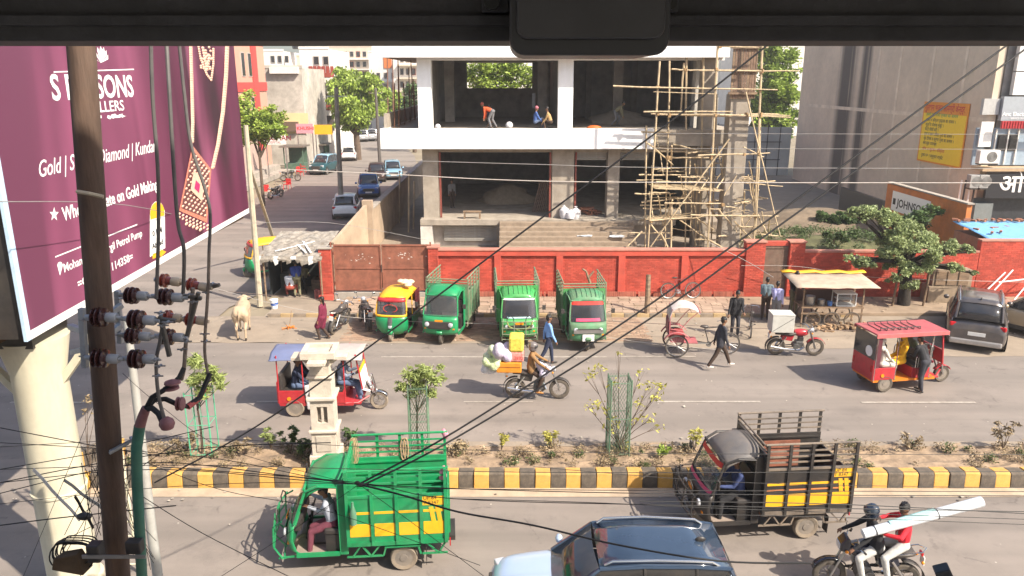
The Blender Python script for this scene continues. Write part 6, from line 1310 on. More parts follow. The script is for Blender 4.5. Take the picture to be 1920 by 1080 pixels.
# wooden cabinet, pipes by the wall, stones
cb_ = empty('wooden_cabinet', (18.0,30.2,.05), R(-4), 'old grey brown wooden cabinet standing right of the tree trunk', 'cabinet')
wcab = mat('old_cabinet_wood', (.26,.20,.14), .85, 0, .3, 4, dirt=.4)
MB().bb((-.85,0,0),(.85,.7,.75)).build('lower_case', wcab, cb_, bevel=.01); MB().bb((-.7,.1,.76),(.85,.65,1.45)).build('upper_case', wcab, cb_, bevel=.01)
for x in (-.4,.05,.5): MB().bb((x-.19,.06,.82),(x+.19,.098,1.38)).build('door', wood, cb_)
for i, (a, b, lb) in enumerate(((( 19.2,30.4,.1),(20.6,30.9,1.25),'white painted pipe propped up near the cabinet'),((20.2,30.6,.9),(22.8,30.8,1.15),'long white pipe lying level along the wall'),((20.6,30.2,.1),(22.0,30.9,1.35),'white pipe slanting behind the beige car'),((20.9,30.9,1.35),(19.6,30.3,.25),'short white pipe crossing the other pipes'))):
    tag(MB().tube((0,0,0),V(b)-V(a),.03).build('pipe', white, None, loc=a), lb, 'pipe')
mb = MB()
for k in range(260):
    x = rnd.uniform(-7,22); y = rnd.uniform(28.9,31.0) if rnd.random() < .5 else rnd.uniform(25.8,28.4); r = rnd.uniform(.02,.06)
    mb.ell((x,y,.02 if y < 28.6 else .15),(r,r*.8,r*.6),5,3)
mb.build('stones', mat('pebble', (.34,.27,.20), .95, 0, .2, island=.35), None, kind='stuff')
# ================================================================ PEOPLE  (figures: +X is where they face, +Y their left)
def capsule(a, b, ra, rb, vs, fs, n=10):
    a = V(a); b = V(b); d = b-a
    if d.length < 1e-5: d = V((0,0,1e-3)); b = a+d
    l = d.length; d = d/l; u = d.cross(V((0,0,1)))
    if u.length < 1e-3: u = V((1,0,0))
    u.normalize(); w_ = u.cross(d); base = len(vs); rings = []
    for k in range(1, 4): t = math.pi/2*k/3; rings.append((a-d*ra*math.cos(t), ra*math.sin(t)))
    for k in range(0, 3): t = math.pi/2*k/3; rings.append((b+d*rb*math.sin(t), rb*math.cos(t)))
    vs.append(a-d*ra)
    for c, r in rings:
        for j in range(n): q = 2*math.pi*j/n; vs.append(c+(u*math.cos(q)+w_*math.sin(q))*r)
    vs.append(b+d*rb); m = len(rings)
    for j in range(n):
        j2 = (j+1) % n; fs.append((base, base+1+j2, base+1+j))
        for i in range(m-1): fs.append((base+1+i*n+j, base+1+i*n+j2, base+1+(i+1)*n+j2, base+1+(i+1)*n+j))
        fs.append((base+1+(m-1)*n+j, base+1+(m-1)*n+j2, base+1+m*n))
def blob(name, prims, mats, parent, voxel=.013, smooth=3, fac=.5):
    vs = []; fs = []
    for a, b, ra, rb, mi in prims: capsule(a, b, ra, rb, vs, fs)
    me = bpy.data.meshes.new('tmp'); me.from_pydata(vs, [], fs); o = bpy.data.objects.new('tmp', me); col.objects.link(o)
    md = o.modifiers.new('r', 'REMESH'); md.mode = 'VOXEL'; md.voxel_size = voxel; md.use_smooth_shade = True
    ms_ = o.modifiers.new('s', 'SMOOTH'); ms_.iterations = smooth; ms_.factor = fac
    dg = bpy.context.evaluated_depsgraph_get(); ev = o.evaluated_get(dg); m2 = bpy.data.meshes.new_from_object(ev)
    bpy.data.objects.remove(o); bpy.data.meshes.remove(me); m2.materials.clear()
    for m in mats: m2.materials.append(m)
    if len(mats) > 1:
        P = np.empty(len(m2.polygons)*3); m2.polygons.foreach_get('center', P); P = P.reshape(-1,3)
        best = np.full(len(P), 1e9); idx = np.zeros(len(P), int)
        for a, b, ra, rb, mi in prims:
            a = np.array(a, float); b = np.array(b, float); d = b-a; L2 = max(d@d, 1e-9)
            t = np.clip(((P-a)@d)/L2, 0, 1); D = np.linalg.norm(P-(a+t[:,None]*d), axis=1)-(ra+(rb-ra)*t)
            k = D < best; best[k] = D[k]; idx[k] = mi
        m2.polygons.foreach_set('material_index', idx)
    m2.polygons.foreach_set('use_smooth', [True]*len(m2.polygons)); m2.name = name
    ob = bpy.data.objects.new(name, m2); col.objects.link(ob); ob.parent = parent; return ob
def ik(a, c, l1, l2, hint):
    a = V(a); c = V(c); d = c-a; L = max(min(d.length, l1+l2-.004), .05); d.normalize(); c = a+d*L
    x = (l1*l1-l2*l2+L*L)/(2*L); h = math.sqrt(max(l1*l1-x*x, 0)); p = V(hint)-d*V(hint).dot(d); p.normalize()
    return a+d*x+p*h, c
def hand(P, wr, dirv, side, curl, mi, up=V((0,0,1))):
    d = V(dirv).normalized(); s = d.cross(up)
    if s.length < .1: s = V((0,1,0))
    s.normalize(); nrm = s.cross(d); k = wr+d*.085
    P.append((wr, k, .026, .030, mi)); P.append((wr+s*.018+d*.03, k+s*.022, .018, .016, mi)); P.append((wr-s*.018+d*.03, k-s*.022, .018, .016, mi))
    for i, (o_, l_) in enumerate(((.032,.036),(.011,.043),(-.011,.040),(-.032,.031))):
        b0 = k+s*o_; d1 = (d*math.cos(curl)-nrm*math.sin(curl)); d2 = (d*math.cos(curl*2)-nrm*math.sin(curl*2)); p1 = b0+d1*l_; p2 = p1+d2*l_*.85
        P.append((b0, p1, .0095, .0088, mi)); P.append((p1, p2, .0088, .0075, mi))
    t0 = wr+d*.03+s*.03*side; t1 = t0+(d*.6+s*side*.7-nrm*.3).normalized()*.045; P.append((t0, t1, .013, .011, mi)); P.append((t1, t1+(d*.9-nrm*.5).normalized()*.03, .011, .009, mi))
CL = {}
def cloth(key, c, **k): return mat('cloth_'+key, c, .85, 0, .14, 9, bump=.25, bscale=14, **k)
def person(label, loc, rz, pz=.92, lean=0, side=0, feet=((0,.1,.08),(0,-.1,.08)), hands=((.05,.24,.75),(.05,-.24,.75)), head=0, hturn=0, shirt=None, pants=None, shoe=None, sk=None, hair='short', hcol=None, long=0, skirt=0, sleeve=True, belly=1, knee=(1,0,0), elbow=(-.6,0,-.6), curl=.5, S=1, rest=None, vox=.014, elb=None, pelvis_x=0, group=None, beard=False, coat=0, name='person', helmetm=None):
    e = empty(name, loc, rz, label, 'person', group); e.scale = (S,S,S)
    sk = sk or skin; mats = [sk, shirt, pants, shoe or blackpl, hairm, mat('lips', (.16,.06,.05), .5, 0, .05), mat('eye_white', (.5,.5,.48), .3, 0, 0)]
    SK, SH, PT, SO, HR, LP, EY = range(7); P = []
    pel = V((pelvis_x,0,pz)); la = R(lean); t = V((math.sin(la), math.sin(R(side)), math.cos(la))).normalized(); f = V((math.cos(la),0,-math.sin(la))); y = V((0,1,0))
    P.append((pel+y*.08, pel-y*.08, .108, .108, PT)); P.append((pel+t*.06, pel+t*.16, .118*belly, .112*belly, SH if coat or long else PT))
    for s in (1,-1):
        P.append((pel+t*.10+y*.05*s, pel+t*.34+y*.07*s, .105*belly, .110, SH)); P.append((pel+t*.34+y*.07*s, pel+t*.44+y*.09*s, .108, .075, SH))
    P.append((pel+t*.455+y*.15, pel+t*.455-y*.15, .062, .062, SH)); P.append((pel+t*.44, pel+t*.50, .07, .055, SH))
    nk = pel+t*.52; hd_a = R(head); ht = R(hturn); hl = la*.35+hd_a
    up = V((math.sin(hl),0,math.cos(hl))); fw = V((math.cos(hl)*math.cos(ht), math.sin(ht), -math.sin(hl)*math.cos(ht))).normalized(); sd = up.cross(fw).normalized()
    P.append((nk-t*.03, nk+up*.06, .052, .048, SK)); hc = nk+up*.150+fw*.012
    P.append((hc+up*.035-fw*.018, hc+up*.02+fw*.012, .080, .078, SK)); P.append((hc-up*.02, hc-up*.045+fw*.030, .068, .046, SK)); P.append((hc-up*.072+fw*.048, hc-up*.070+fw*.052, .026, .024, SK))
    P.append((hc+up*.012+fw*.082, hc-up*.022+fw*.098, .010, .015, SK)); P.append((hc-up*.048+fw*.080+sd*.018, hc-up*.048+fw*.080-sd*.018, .008, .008, LP))
    for s in (1,-1):
        P.append((hc+up*.008+fw*.076+sd*.031*s, hc+up*.008+fw*.0765+sd*.030*s, .0105, .0105, HR)); P.append((hc+sd*.080*s-up*.015, hc+sd*.084*s+up*.018-fw*.006, .012, .014, SK)); P.append((hc+up*.034+fw*.076+sd*.018*s, hc+up*.032+fw*.070+sd*.044*s, .0065, .006, HR))
    if beard: P.append((hc-up*.062+fw*.052+sd*.02, hc-up*.062+fw*.052-sd*.02, .033, .033, HR))
    for s, ft, hn in ((1,feet[0],hands[0]),(-1,feet[1],hands[1])):
        hp = pel+y*.085*s; kn, an = ik(hp, ft, .43, .42, knee if not isinstance(knee[0], tuple) else knee[0 if s > 0 else 1])
        kx = 1.12 if skirt == 0 else 1.2
        P.append((hp, kn, .088*kx, .060*kx, PT)); P.append((kn, an+ (kn-an).normalized()*.03, .062*kx, .046*kx if skirt == 0 else .055, PT))
        P.append((an, an+V((.0,0,-.03)), .038, .036, SK)); P.append((an+V((-.03,0,-.035)), an+V((.13,0.012*s,-.052)), .036, .030, SO)); P.append((an+V((.05,0,-.045)), an+V((.17,.012*s,-.056)), .034, .024, SO))
        if long: P.append((pel+y*.07*s, hp.lerp(kn, long)+V((0,0,0)), .12, .115, SH))
        if coat: P.append((pel+t*.1+y*.06*s, hp.lerp(kn, coat), .125, .12, SH))
        shp_ = pel+t*.445+y*.185*s; el, wr = ik(shp_, hn, .285, .25, elbow if not isinstance(elbow[0], tuple) else elbow[0 if s > 0 else 1])
        P.append((shp_, el, .060, .047, SH)); m_ = SH if sleeve else SK
        P.append((el, wr, .046 if sleeve else .040, .034 if sleeve else .027, m_)); dv = (wr-el).normalized(); P.append((wr-dv*.01, wr+dv*.02, .026, .025, SK))
        hand(P, wr, dv, s, curl, SK)
    if skirt:
        for s in (1,-1):
            P.append((pel+y*.04*s, V(feet[0]).lerp(V(feet[1]), .5+s*.2)*1.0+V((0,0,.30-skirt*.1)), .12, .15, SH if skirt < 2 else PT))
    body = blob('body', P, mats, e, vox)
    H = []
    hm = hcol or hairm
    if hair == 'short':
        H = [(hc+up*.048-fw*.030, hc+up*.045+fw*.008, .083, .080, 0), (hc-up*.005-fw*.045, hc-up*.035-fw*.040, .066, .052, 0)]
        for k in range(8): a = k*.8; H.append((hc+up*.10-fw*.02+sd*.04*math.sin(a)+fw*.04*math.cos(a), hc+up*.118-fw*.02+sd*.05*math.sin(a)+fw*.05*math.cos(a), .022, .016, 0))
    elif hair == 'bun': H = [(hc+up*.045-fw*.030, hc+up*.04+fw*.005, .086, .082, 0), (hc-up*.02-fw*.05, hc-up*.20-fw*.075, .060, .030, 0)]
    elif hair == 'cap': H = [(hc+up*.05-fw*.018, hc+up*.05+fw*.01, .086, .085, 0), (hc+up*.045+fw*.06, hc+up*.035+fw*.12, .045, .035, 0)]
    elif hair == 'turban': H = [(hc+up*.055+sd*.02, hc+up*.055-sd*.02, .092, .092, 0), (hc+up*.03+fw*.05+sd*.03, hc+up*.05+fw*.05-sd*.03, .05, .05, 0), (hc+up*.03-fw*.05, hc-up*.02-fw*.05, .05, .035, 0)]
    elif hair == 'helmet': H = [(hc+up*.030-fw*.012, hc+up*.028+fw*.012, .125, .122, 0), (hc-up*.05-fw*.02, hc-up*.06+fw*.01, .108, .10, 0)]
    elif hair == 'veil': H = [(hc+up*.035-fw*.025, hc+up*.035, .098, .092, 0), (hc-up*.02-fw*.05, hc-up*.20-fw*.06, .085, .14, 0), (hc-up*.20-fw*.06+sd*.1, hc-up*.20-fw*.06-sd*.1, .09, .09, 0), (hc-up*.10+sd*.07, hc-up*.24+fw*.06+sd*.03, .035, .05, 0), (hc-up*.10-sd*.07, hc-up*.24+fw*.06-sd*.03, .035, .05, 0)]
    blob({'short':'hair','bun':'hair','cap':'cap','turban':'head_cloth','helmet':'helmet','veil':'veil'}[hair], H, [hm], e, .012, 3)
    if hair == 'helmet':
        rows = [[hc+up*(.03+z)+fw*(.133*math.cos(a)*c_)+sd*(.133*math.sin(a)*c_) for a in [R(-62+i*12.4) for i in range(11)]] for z, c_ in ((.035,.99),(.0,1.01),(-.04,.98))]
        MB().sheet(rows).build('visor', glass('visor_tint', (.02,.025,.03), .9), e, True, solid=.004)
        hd2 = None
    return e
navy = cloth('navy', (.02,.028,.06)); blackc = cloth('black', (.016,.016,.019)); charcoal = cloth('charcoal', (.035,.035,.045)); skyb = cloth('sky_blue', (.20,.38,.72)); whitecl = cloth('white', (.62,.63,.66)); maroon = cloth('maroon', (.15,.012,.04)); maroon2 = cloth('maroon_trousers', (.14,.035,.055)); brownj = cloth('brown_jacket', (.25,.14,.055)); orangec = cloth('orange', (.62,.10,.03)); greyc = cloth('grey', (.16,.16,.17)); tan = cloth('tan', (.42,.27,.12)); lav = cloth('lavender', (.42,.42,.70)); slate = cloth('slate', (.12,.17,.20)); yellowc = cloth('yellow', (.72,.38,.01)); pinkcl = cloth('pink', (.55,.16,.2)); redc = cloth('red', (.55,.015,.03)); denim = cloth('denim', (.09,.13,.22)); pale = cloth('pale_denim', (.48,.48,.46)); darkb = cloth('dark_brown', (.05,.03,.02)); bluec_ = cloth('blue', (.03,.06,.28)); whiteshoe = mat('white_shoe', (.5,.48,.45), .6); olive = cloth('olive', (.18,.17,.10)); offw = cloth('off_white', (.56,.54,.47)); redkn = cloth('brick_red', (.28,.06,.04))
def at(px, py, z=.012): g_ = G(px, py, z); return (g_.x, g_.y, z)
ST = ((.0,.10,.08),(-.02,-.10,.08))
def walk(a=.30, b=-.32): return ((a,.08,.085),(b,-.08,.12))
person('woman in maroon tunic with striped shawl walking along the parking apron', at(608,636), R(170), pz=.86, feet=((.14,.08,.08),(-.16,-.08,.10)), hands=((.12,.22,.72),(-.02,-.24,.70)), shirt=maroon, pants=darkb, hair='bun', long=.9, S=.97)
w_ = bpy.data.objects[-1] if False else None
person('man in sky blue shirt and dark trousers striding between the green carriers', at(1028,684), R(15), feet=walk(.16,-.38), hands=((-.10,.25,.74),(.22,-.24,.72)), shirt=skyb, pants=navy, sk=skin, S=1.0)
person('man in dark padded jacket walking right along the road edge', at(1347,692), R(8), lean=6, feet=walk(.42,-.40), hands=((-.12,.25,.74),(.20,-.24,.72)), shirt=charcoal, pants=darkb, coat=.22, shoe=whiteshoe, belly=1.12, S=1.03)
person('man in black jacket standing and holding a bicycle', at(1376,630), R(-95), lean=8, head=14, feet=((.05,.11,.08),(-.05,-.09,.08)), hands=((.38,.20,.98),(.15,-.28,.78)), shirt=blackc, pants=charcoal, coat=.2, S=1.03)
person('man in slate shirt, back to us, at the left end of the food cart', at(1433,600), R(75), lean=3, shirt=slate, pants=darkb, S=1.0, hands=((.25,.18,1.0),(.22,-.22,.95)))
person('man in lavender shirt at the food cart beside the one in slate', at(1452,607), R(60), shirt=lav, pants=greyc, S=.98, hands=((.32,.12,1.05),(.05,-.24,.75)))
person('food seller in dark clothes standing behind the cart under its canopy', (11.0,28.6,.15), R(-80), shirt=blackc, pants=olive, S=1.02, hands=((.42,.14,1.05),(.35,-.2,1.0)), lean=8)
person('customer in black standing close to the front corner post of the cart', at(1484,588), R(40), shirt=blackc, pants=darkb, S=.98, hands=((.3,.15,1.0),(.05,-.24,.75)))
person('man in black jacket leaning into the front of the right electric rickshaw', at(1727,735), R(120), lean=24, head=-5, feet=((-.05,.08,.08),(.10,-.08,.08)), hands=((.52,.16,1.05),(.48,-.22,1.0)), shirt=blackc, pants=charcoal, S=1.04, beard=True)
# seated people: feet relative to seat
def sit(label, base, p, rz, seat_z, **k):
    d = dict(pz=0.10, feet=((.42,.10,-.36),(.42,-.10,-.36)), hands=((.35,.15,.15),(.35,-.15,.15)))
    d.update(k); q = world(base, p); return person(label, (q.x,q.y,seat_z if seat_z is not None else q.z), base.rotation_euler.z+rz, **d)
sit('driver in grey shirt and maroon trousers gripping the handlebar of the green carrier', ptruck, (.70,.34,.83), 0, None, lean=12, head=10, feet=((.45,.16,-.46),(.46,-.02,-.46)), hands=((.44,-.06,.38),(.44,-.50,.38)), shirt=cloth('light_grey', (.40,.43,.50)), pants=maroon2, S=1.0)
sit('driver in dark clothes deep in the cab of the black carrier', pb, (.68,.28,.83), 0, None, lean=10, feet=((.45,.16,-.46),(.46,-.02,-.46)), hands=((.46,.15,.30),(.46,-.35,.30)), shirt=cloth('dull_blue', (.04,.06,.16)), pants=blackc)
er1.rotation_euler.z = R(1)
sit('electric rickshaw driver in grey shirt with dark cap and scarf', er1, (.27,-.08,.80), 0, None, lean=8, feet=((.50,.14,-.40),(.52,-.10,-.40)), hands=((.42,.24,.36),(.42,-.18,.36)), shirt=cloth('grey_blue_shirt', (.24,.28,.38)), pants=denim, hair='cap', hcol=darkb, S=1.05)
sit('passenger in navy shirt seated in the rear of the blue roofed rickshaw', er1, (-.98,-.15,.72), 0, None, lean=8, feet=((.45,.14,-.36),(.45,-.10,-.36)), hands=((.50,.2,.30),(.45,-.15,.16)), shirt=navy, pants=denim, S=1.03)
sit('second passenger in black on the far side of the blue roofed rickshaw', er1, (-.98,.27,.72), 0, None, feet=((.45,.10,-.36),(.45,-.10,-.36)), shirt=blackc, pants=darkb)
tag(MB().hexa([V(v) for v in ((-.18,-.05,0),(.22,-.05,-.02),(.24,.03,-.02),(-.18,.03,0),(-.22,-.08,.72),(.10,-.08,.78),(.10,.03,.78),(-.22,.03,.72))]).build('printed_sack', mat('white_red_sack', (.66,.62,.62), .7, 0, .12, 7, bump=.3), None, bevel=.04, loc=world(er1, (-.42,-.52,.22)), sub=1), 'white and pink printed sack hanging from the side of the blue roofed rickshaw', 'sack')
sit('woman in yellow clothes and veil seated facing rearward in the right rickshaw', er2, (-.22,-.10,.74), R(180), None, feet=((.35,.10,-.36),(.35,-.10,-.36)), hands=((.30,.12,.22),(.30,-.1,.2)), shirt=yellowc, pants=yellowc, hair='veil', hcol=yellowc, long=.9, S=1.0)
sit('person in off white clothes and white head scarf in the rear of the right rickshaw', er2, (-.98,-.22,.72), 0, None, feet=((.40,.12,-.36),(.40,-.10,-.36)), shirt=offw, pants=offw, hair='veil', hcol=offw, long=.8, S=1.0)
sit('passenger in black seated in the middle of the right rickshaw', er2, (-.80,.24,.72), 0, None, lean=14, shirt=blackc, pants=blackc, hair='veil', hcol=blackc)
sit('driver in olive shirt at the handlebar of the right rickshaw', er2, (.22,.15,.80), 0, None, feet=((.40,.12,-.38),(.42,-.10,-.38)), hands=((.38,.15,.30),(.38,-.25,.30)), shirt=cloth('patterned_green', (.16,.20,.12)), pants=greyc)
def ride(label, base, p, **k):
    d = dict(pz=.12, lean=14, feet=((.25,.20,-.46),(.25,-.20,-.46)), hands=((.58,.32,.22),(.58,-.32,.22)), knee=((1,.35,.1),(1,-.35,.1)), elbow=((-.3,.4,-.5),(-.3,-.4,-.5))); d.update(k)
    q = world(base, p); return person(label, q, base.rotation_euler.z, **d)
ride('motorcyclist in brown jacket and grey helmet with parcels piled behind him', mo1, (-.18,0,.80), lean=6, shirt=brownj, pants=darkb, hair='helmet', hcol=mat('grey_helmet', (.13,.12,.13), .3, 0, .1, dirt=.2), shoe=mat('tan_shoe', (.40,.17,.04), .5), coat=.1, belly=1.1, feet=((.20,.20,-.50),(.20,-.20,-.50)), hands=((.50,.32,.22),(.50,-.32,.22)))
ride('motorcyclist in black jacket and dark helmet with pale jeans at lower right', mo3, (-.10,0,.84), lean=16, shirt=blackc, pants=pale, hair='helmet', hcol=mat('dark_blue_helmet', (.02,.03,.05), .15, 0, .1, coat=.6), coat=.1, belly=1.08, hands=((.50,.32,.20),(.50,-.32,.20)), vox=.013)
mrd = ride('pillion rider in red jacket steadying a long wrapped roll', mo3, (-.52,.0,.90), lean=2, head=8, hturn=25, shirt=redc, pants=pale, feet=((.25,.22,-.48),(.25,-.22,-.48)), hands=((.42,.26,.42),(.30,-.30,.42)), elbow=((-.2,.6,-.3),(-.2,-.6,-.3)), sk=skin, vox=.013)
ca, cb2 = world(mo3, (.30,.34,1.36)), world(mo3, (-1.72,.02,1.93))
rl = MB().path([ca, ca.lerp(cb2,.33), ca.lerp(cb2,.66), cb2], .085, 12, .095).build('wrapped_roll', mat('white_film', (.66,.70,.74), .35, 0, .12, 5, coat=.4), None, True); tag(rl, 'long white wrapped roll slanting up over the two motorcyclists', 'roll')
dv = (cb2-ca); MB().path([ca.lerp(cb2,.22)+V((0,.0,.045)), ca.lerp(cb2,.6)+V((0,0,.06))], .065, 8).build('teal_film', mat('teal_film', (.36,.58,.58), .3, 0, .1), rl, True)
for t_ in (.1,.62): q = ca.lerp(cb2, t_); MB().path([q-dv.normalized()*.006, q+dv.normalized()*.006], .098, 12).build('tie', blackpl, rl)
# load on the parcel motorcycle
def lump(name, c, r, m, lb, cat, M=None, n_=9, jit=.25, seed=0):
    q = random.Random(seed); P = []
    for k in range(n_): a = V((q.uniform(-1,1)*r[0]*.55, q.uniform(-1,1)*r[1]*.55, q.uniform(-1,1)*r[2]*.55)); P.append((a, a+V((q.uniform(-.08,.08),q.uniform(-.05,.05),q.uniform(.02,.14))), min(r)*q.uniform(.42,.60), min(r)*q.uniform(.25,.5), 0))
    e = None; o = blob(name, P, [m], None, .022, 4); o.location = c; return tag(o, lb, cat)
oc = mat('orange_carton', (.62,.24,.02), .6, 0, .12, 6); 
b = empty('orange_carton', world(mo1, (-.74,0,.86)), mo1.rotation_euler.z, 'orange carton at the bottom of the heaped motorcycle load', 'carton'); MB().bb((-.42,-.27,0),(.30,.27,.32)).build('case', oc, b, bevel=.03); MB().bb((-.40,-.275,.17),(.28,-.272,.19)).build('printed_line', mat('brown_ink', (.25,.06,.01)), b)
b = empty('printed_bale', world(mo1, (-.55,0,1.19)), mo1.rotation_euler.z, 'upright bale of yellow and pink printed packets strapped behind the rider', 'bale'); 
MB().bb((-.26,-.24,.0),(.18,.24,.30)).build('pink_packets', mat('pink_white_print', (.62,.25,.22), .6, 0, .35, 14), b, bevel=.05); MB().bb((-.25,-.25,.302),(.17,.25,.76)).build('yellow_packets', mat('yellow_white_print', (.66,.52,.08), .6, 0, .3, 14), b, bevel=.06)
text('lettering', '2832', .13, inkred, (-.10,-.243,.08), (1,0,0), (0,0,1), b)
wp_ = mat('white_print_bag', (.56,.56,.60), .5, 0, .25, 10, bump=.8, bscale=16, dirt=.45, dirtc=(.36,.20,.48)); lump('white_bag', world(mo1, (-1.00,-.12,1.34)), (.36,.32,.42), wp_, 'big white and violet printed bag in the middle of the motorcycle load', 'bag', seed=3, n_=14); lump('green_bag', world(mo1, (-1.27,-.08,1.26)), (.30,.28,.36), mat('pale_green_bag', (.56,.60,.52), .5, 0, .3, 10, bump=.8, bscale=16, dirt=.6, dirtc=(.45,.62,.12)), 'pale green and white bag at the left of the motorcycle load', 'bag', seed=5, n_=12); lump('small_white_bag', world(mo1, (-1.38,0,.95)), (.25,.22,.3), mat('white_film_bag', (.6,.62,.66), .4, 0, .2, 10, bump=.5), 'small white plastic bag dangling at the left end of the load', 'bag', seed=8)
lump('front_bag', world(mo1, (.22,-.12,.95)), (.2,.2,.26), mat('pale_violet_bag', (.52,.50,.62), .5, 0, .2, 10, bump=.5), 'pale plastic bag hung in front of the rider on the fuel tank', 'bag', seed=9, n_=11)
# kiosk customers
person('man in white shirt crouching at the front of the tea kiosk, back to us', at(545,557), R(95), pz=.42, lean=22, feet=((.18,.16,.08),(.18,-.16,.08)), hands=((.42,.14,.5),(.42,-.14,.5)), knee=((1,.4,.3),(1,-.4,.3)), shirt=whitecl, pants=redkn, S=1.0)
person('man in blue jacket standing just inside the tea kiosk', (at(566,548)[0],31.6,.0), R(110), pz=.82, lean=16, shirt=bluec_, pants=olive, hands=((.3,.14,.8),(.3,-.14,.8)))
person('kiosk keeper seated in the dark at the back of the tea kiosk', (-9.2,32.6,.0), R(-80), pz=.5, lean=6, feet=((.4,.12,.08),(.4,-.12,.08)), shirt=olive, pants=blackc, beard=True)
# labourers upstairs (floor at 6.45)
FZ = 6.455
person('labourer in orange shirt bending over on the upper floor', PY(928,240,42.3)[:2]+(FZ,) if False else (-1.05,42.6,FZ), R(165), pz=.86, lean=68, feet=((.05,.16,.08),(-.15,-.16,.08)), hands=((.45,.12,.38),(.45,-.14,.35)), shirt=orangec, pants=greyc, hair='turban', hcol=redkn, S=1.05)
person('labourer in dark clothes crouched behind the orange shirted one', (-1.55,43.3,FZ), R(-10), pz=.5, lean=30, feet=((.15,.14,.08),(.2,-.14,.08)), hands=((.4,.1,.3),(.4,-.1,.3)), shirt=navy, pants=darkb)
person('labourer in blue jacket with pink head cloth sitting on the upper floor edge', (1.25,42.2,FZ), R(5), pz=.34, lean=6, feet=((.42,.12,.08),(.46,-.12,.08)), hands=((.42,.1,.35),(.4,-.1,.3)), shirt=cloth('mid_blue', (.06,.12,.34)), pants=denim, hair='turban', hcol=pinkcl, S=1.05)
person('labourer in tan shirt squatting beside the white column upstairs', (2.1,42.1,FZ), R(175), pz=.34, lean=20, feet=((.3,.14,.08),(.3,-.14,.08)), hands=((.42,.1,.3),(.42,-.1,.25)), shirt=tan, pants=darkb, S=1.05)
person('labourer in pale clothes stooping beside the rubble in the dark right bay', (5.9,44.8,FZ), R(-20), pz=.82, lean=55, feet=((.1,.14,.08),(-.15,-.14,.08)), hands=((.5,.1,.45),(.5,-.1,.4)), shirt=cloth('dull_olive', (.22,.20,.12)), pants=greyc)
person('man standing far inside the left ground floor bay', (-3.6,45.5,1.6), R(-60), shirt=greyc, pants=darkb)
tag(MB().bb((-.1,-.02,0),(.1,.02,.9)).build('hanging_cloth', whitecl, None, loc=(1.35,48.9,7.3)), 'pale cloth hanging on the inner column upstairs', 'cloth')

# ================================================================ COW
def cow(label, loc, rz):
    e = empty('cow', loc, rz, label, 'cow'); cm = mat('pale_cow_hide', (.44,.33,.22), .85, 0, .14, 3, dirt=.12); dk_ = mat('hoof_dark', (.06,.05,.04)); P = []
    P += [((.55,0,.98),(-.50,0,1.00),.27,.26,0),((.50,0,.90),(.1,0,.84),.25,.27,0),((.0,0,.84),(-.45,0,.92),.27,.22,0),((-.50,.10,1.12),(-.62,.10,1.02),.14,.15,0),((-.50,-.10,1.12),(-.62,-.10,1.02),.14,.15,0),((.50,0,1.22),(.35,0,1.20),.11,.10,0),((.62,0,1.02),(.98,0,1.12),.18,.115,0),((.98,0,1.12),(1.05,0,1.16),.11,.105,0),((1.05,0,1.16),(1.32,0,.96),.10,.062,0),((.75,0,.85),(.6,0,.72),.06,.08,0)]
    for s in (1,-1):
        P += [((-.58,.16*s,.95),(-.50,.17*s,.66),.15,.085,0),((-.50,.17*s,.66),(-.68,.15*s,.44),.075,.052,0),((-.68,.15*s,.44),(-.62+.06*s,.14*s,.10),.045,.038,0),((-.62+.06*s,.14*s,.09),(-.59+.06*s,.14*s,.04),.045,.05,1)]
        P += [((.52,.16*s,.85),(.52,.16*s,.50),.10,.055,0),((.52,.16*s,.50),(.52-.05*s,.15*s,.10),.05,.036,0),((.52-.05*s,.15*s,.09),(.55-.05*s,.15*s,.04),.044,.05,1)]
        P += [((1.02,.09*s,1.20),(.98,.24*s,1.17),.03,.02,0),((1.04,.05*s,1.26),(1.02,.13*s,1.40),.022,.010,1),((1.14,.075*s,1.12),(1.145,.075*s,1.12),.018,.018,1)]
    P += [((1.33,.02,.95),(1.34,-.02,.95),.05,.05,1)]
    P += [((-.74,0,1.12),(-.82,.02,.85),.035,.02,0),((-.82,.02,.85),(-.82,.03,.55),.02,.018,0),((-.82,.03,.55),(-.81,.03,.42),.03,.012,1)]
    blob('body', P, [cm, dk_], e, .022, 5); return e
g_ = G(452,642); cow('pale cream cow walking away from us beside the utility pole', (g_.x-.15,g_.y+.75,.01), R(103))
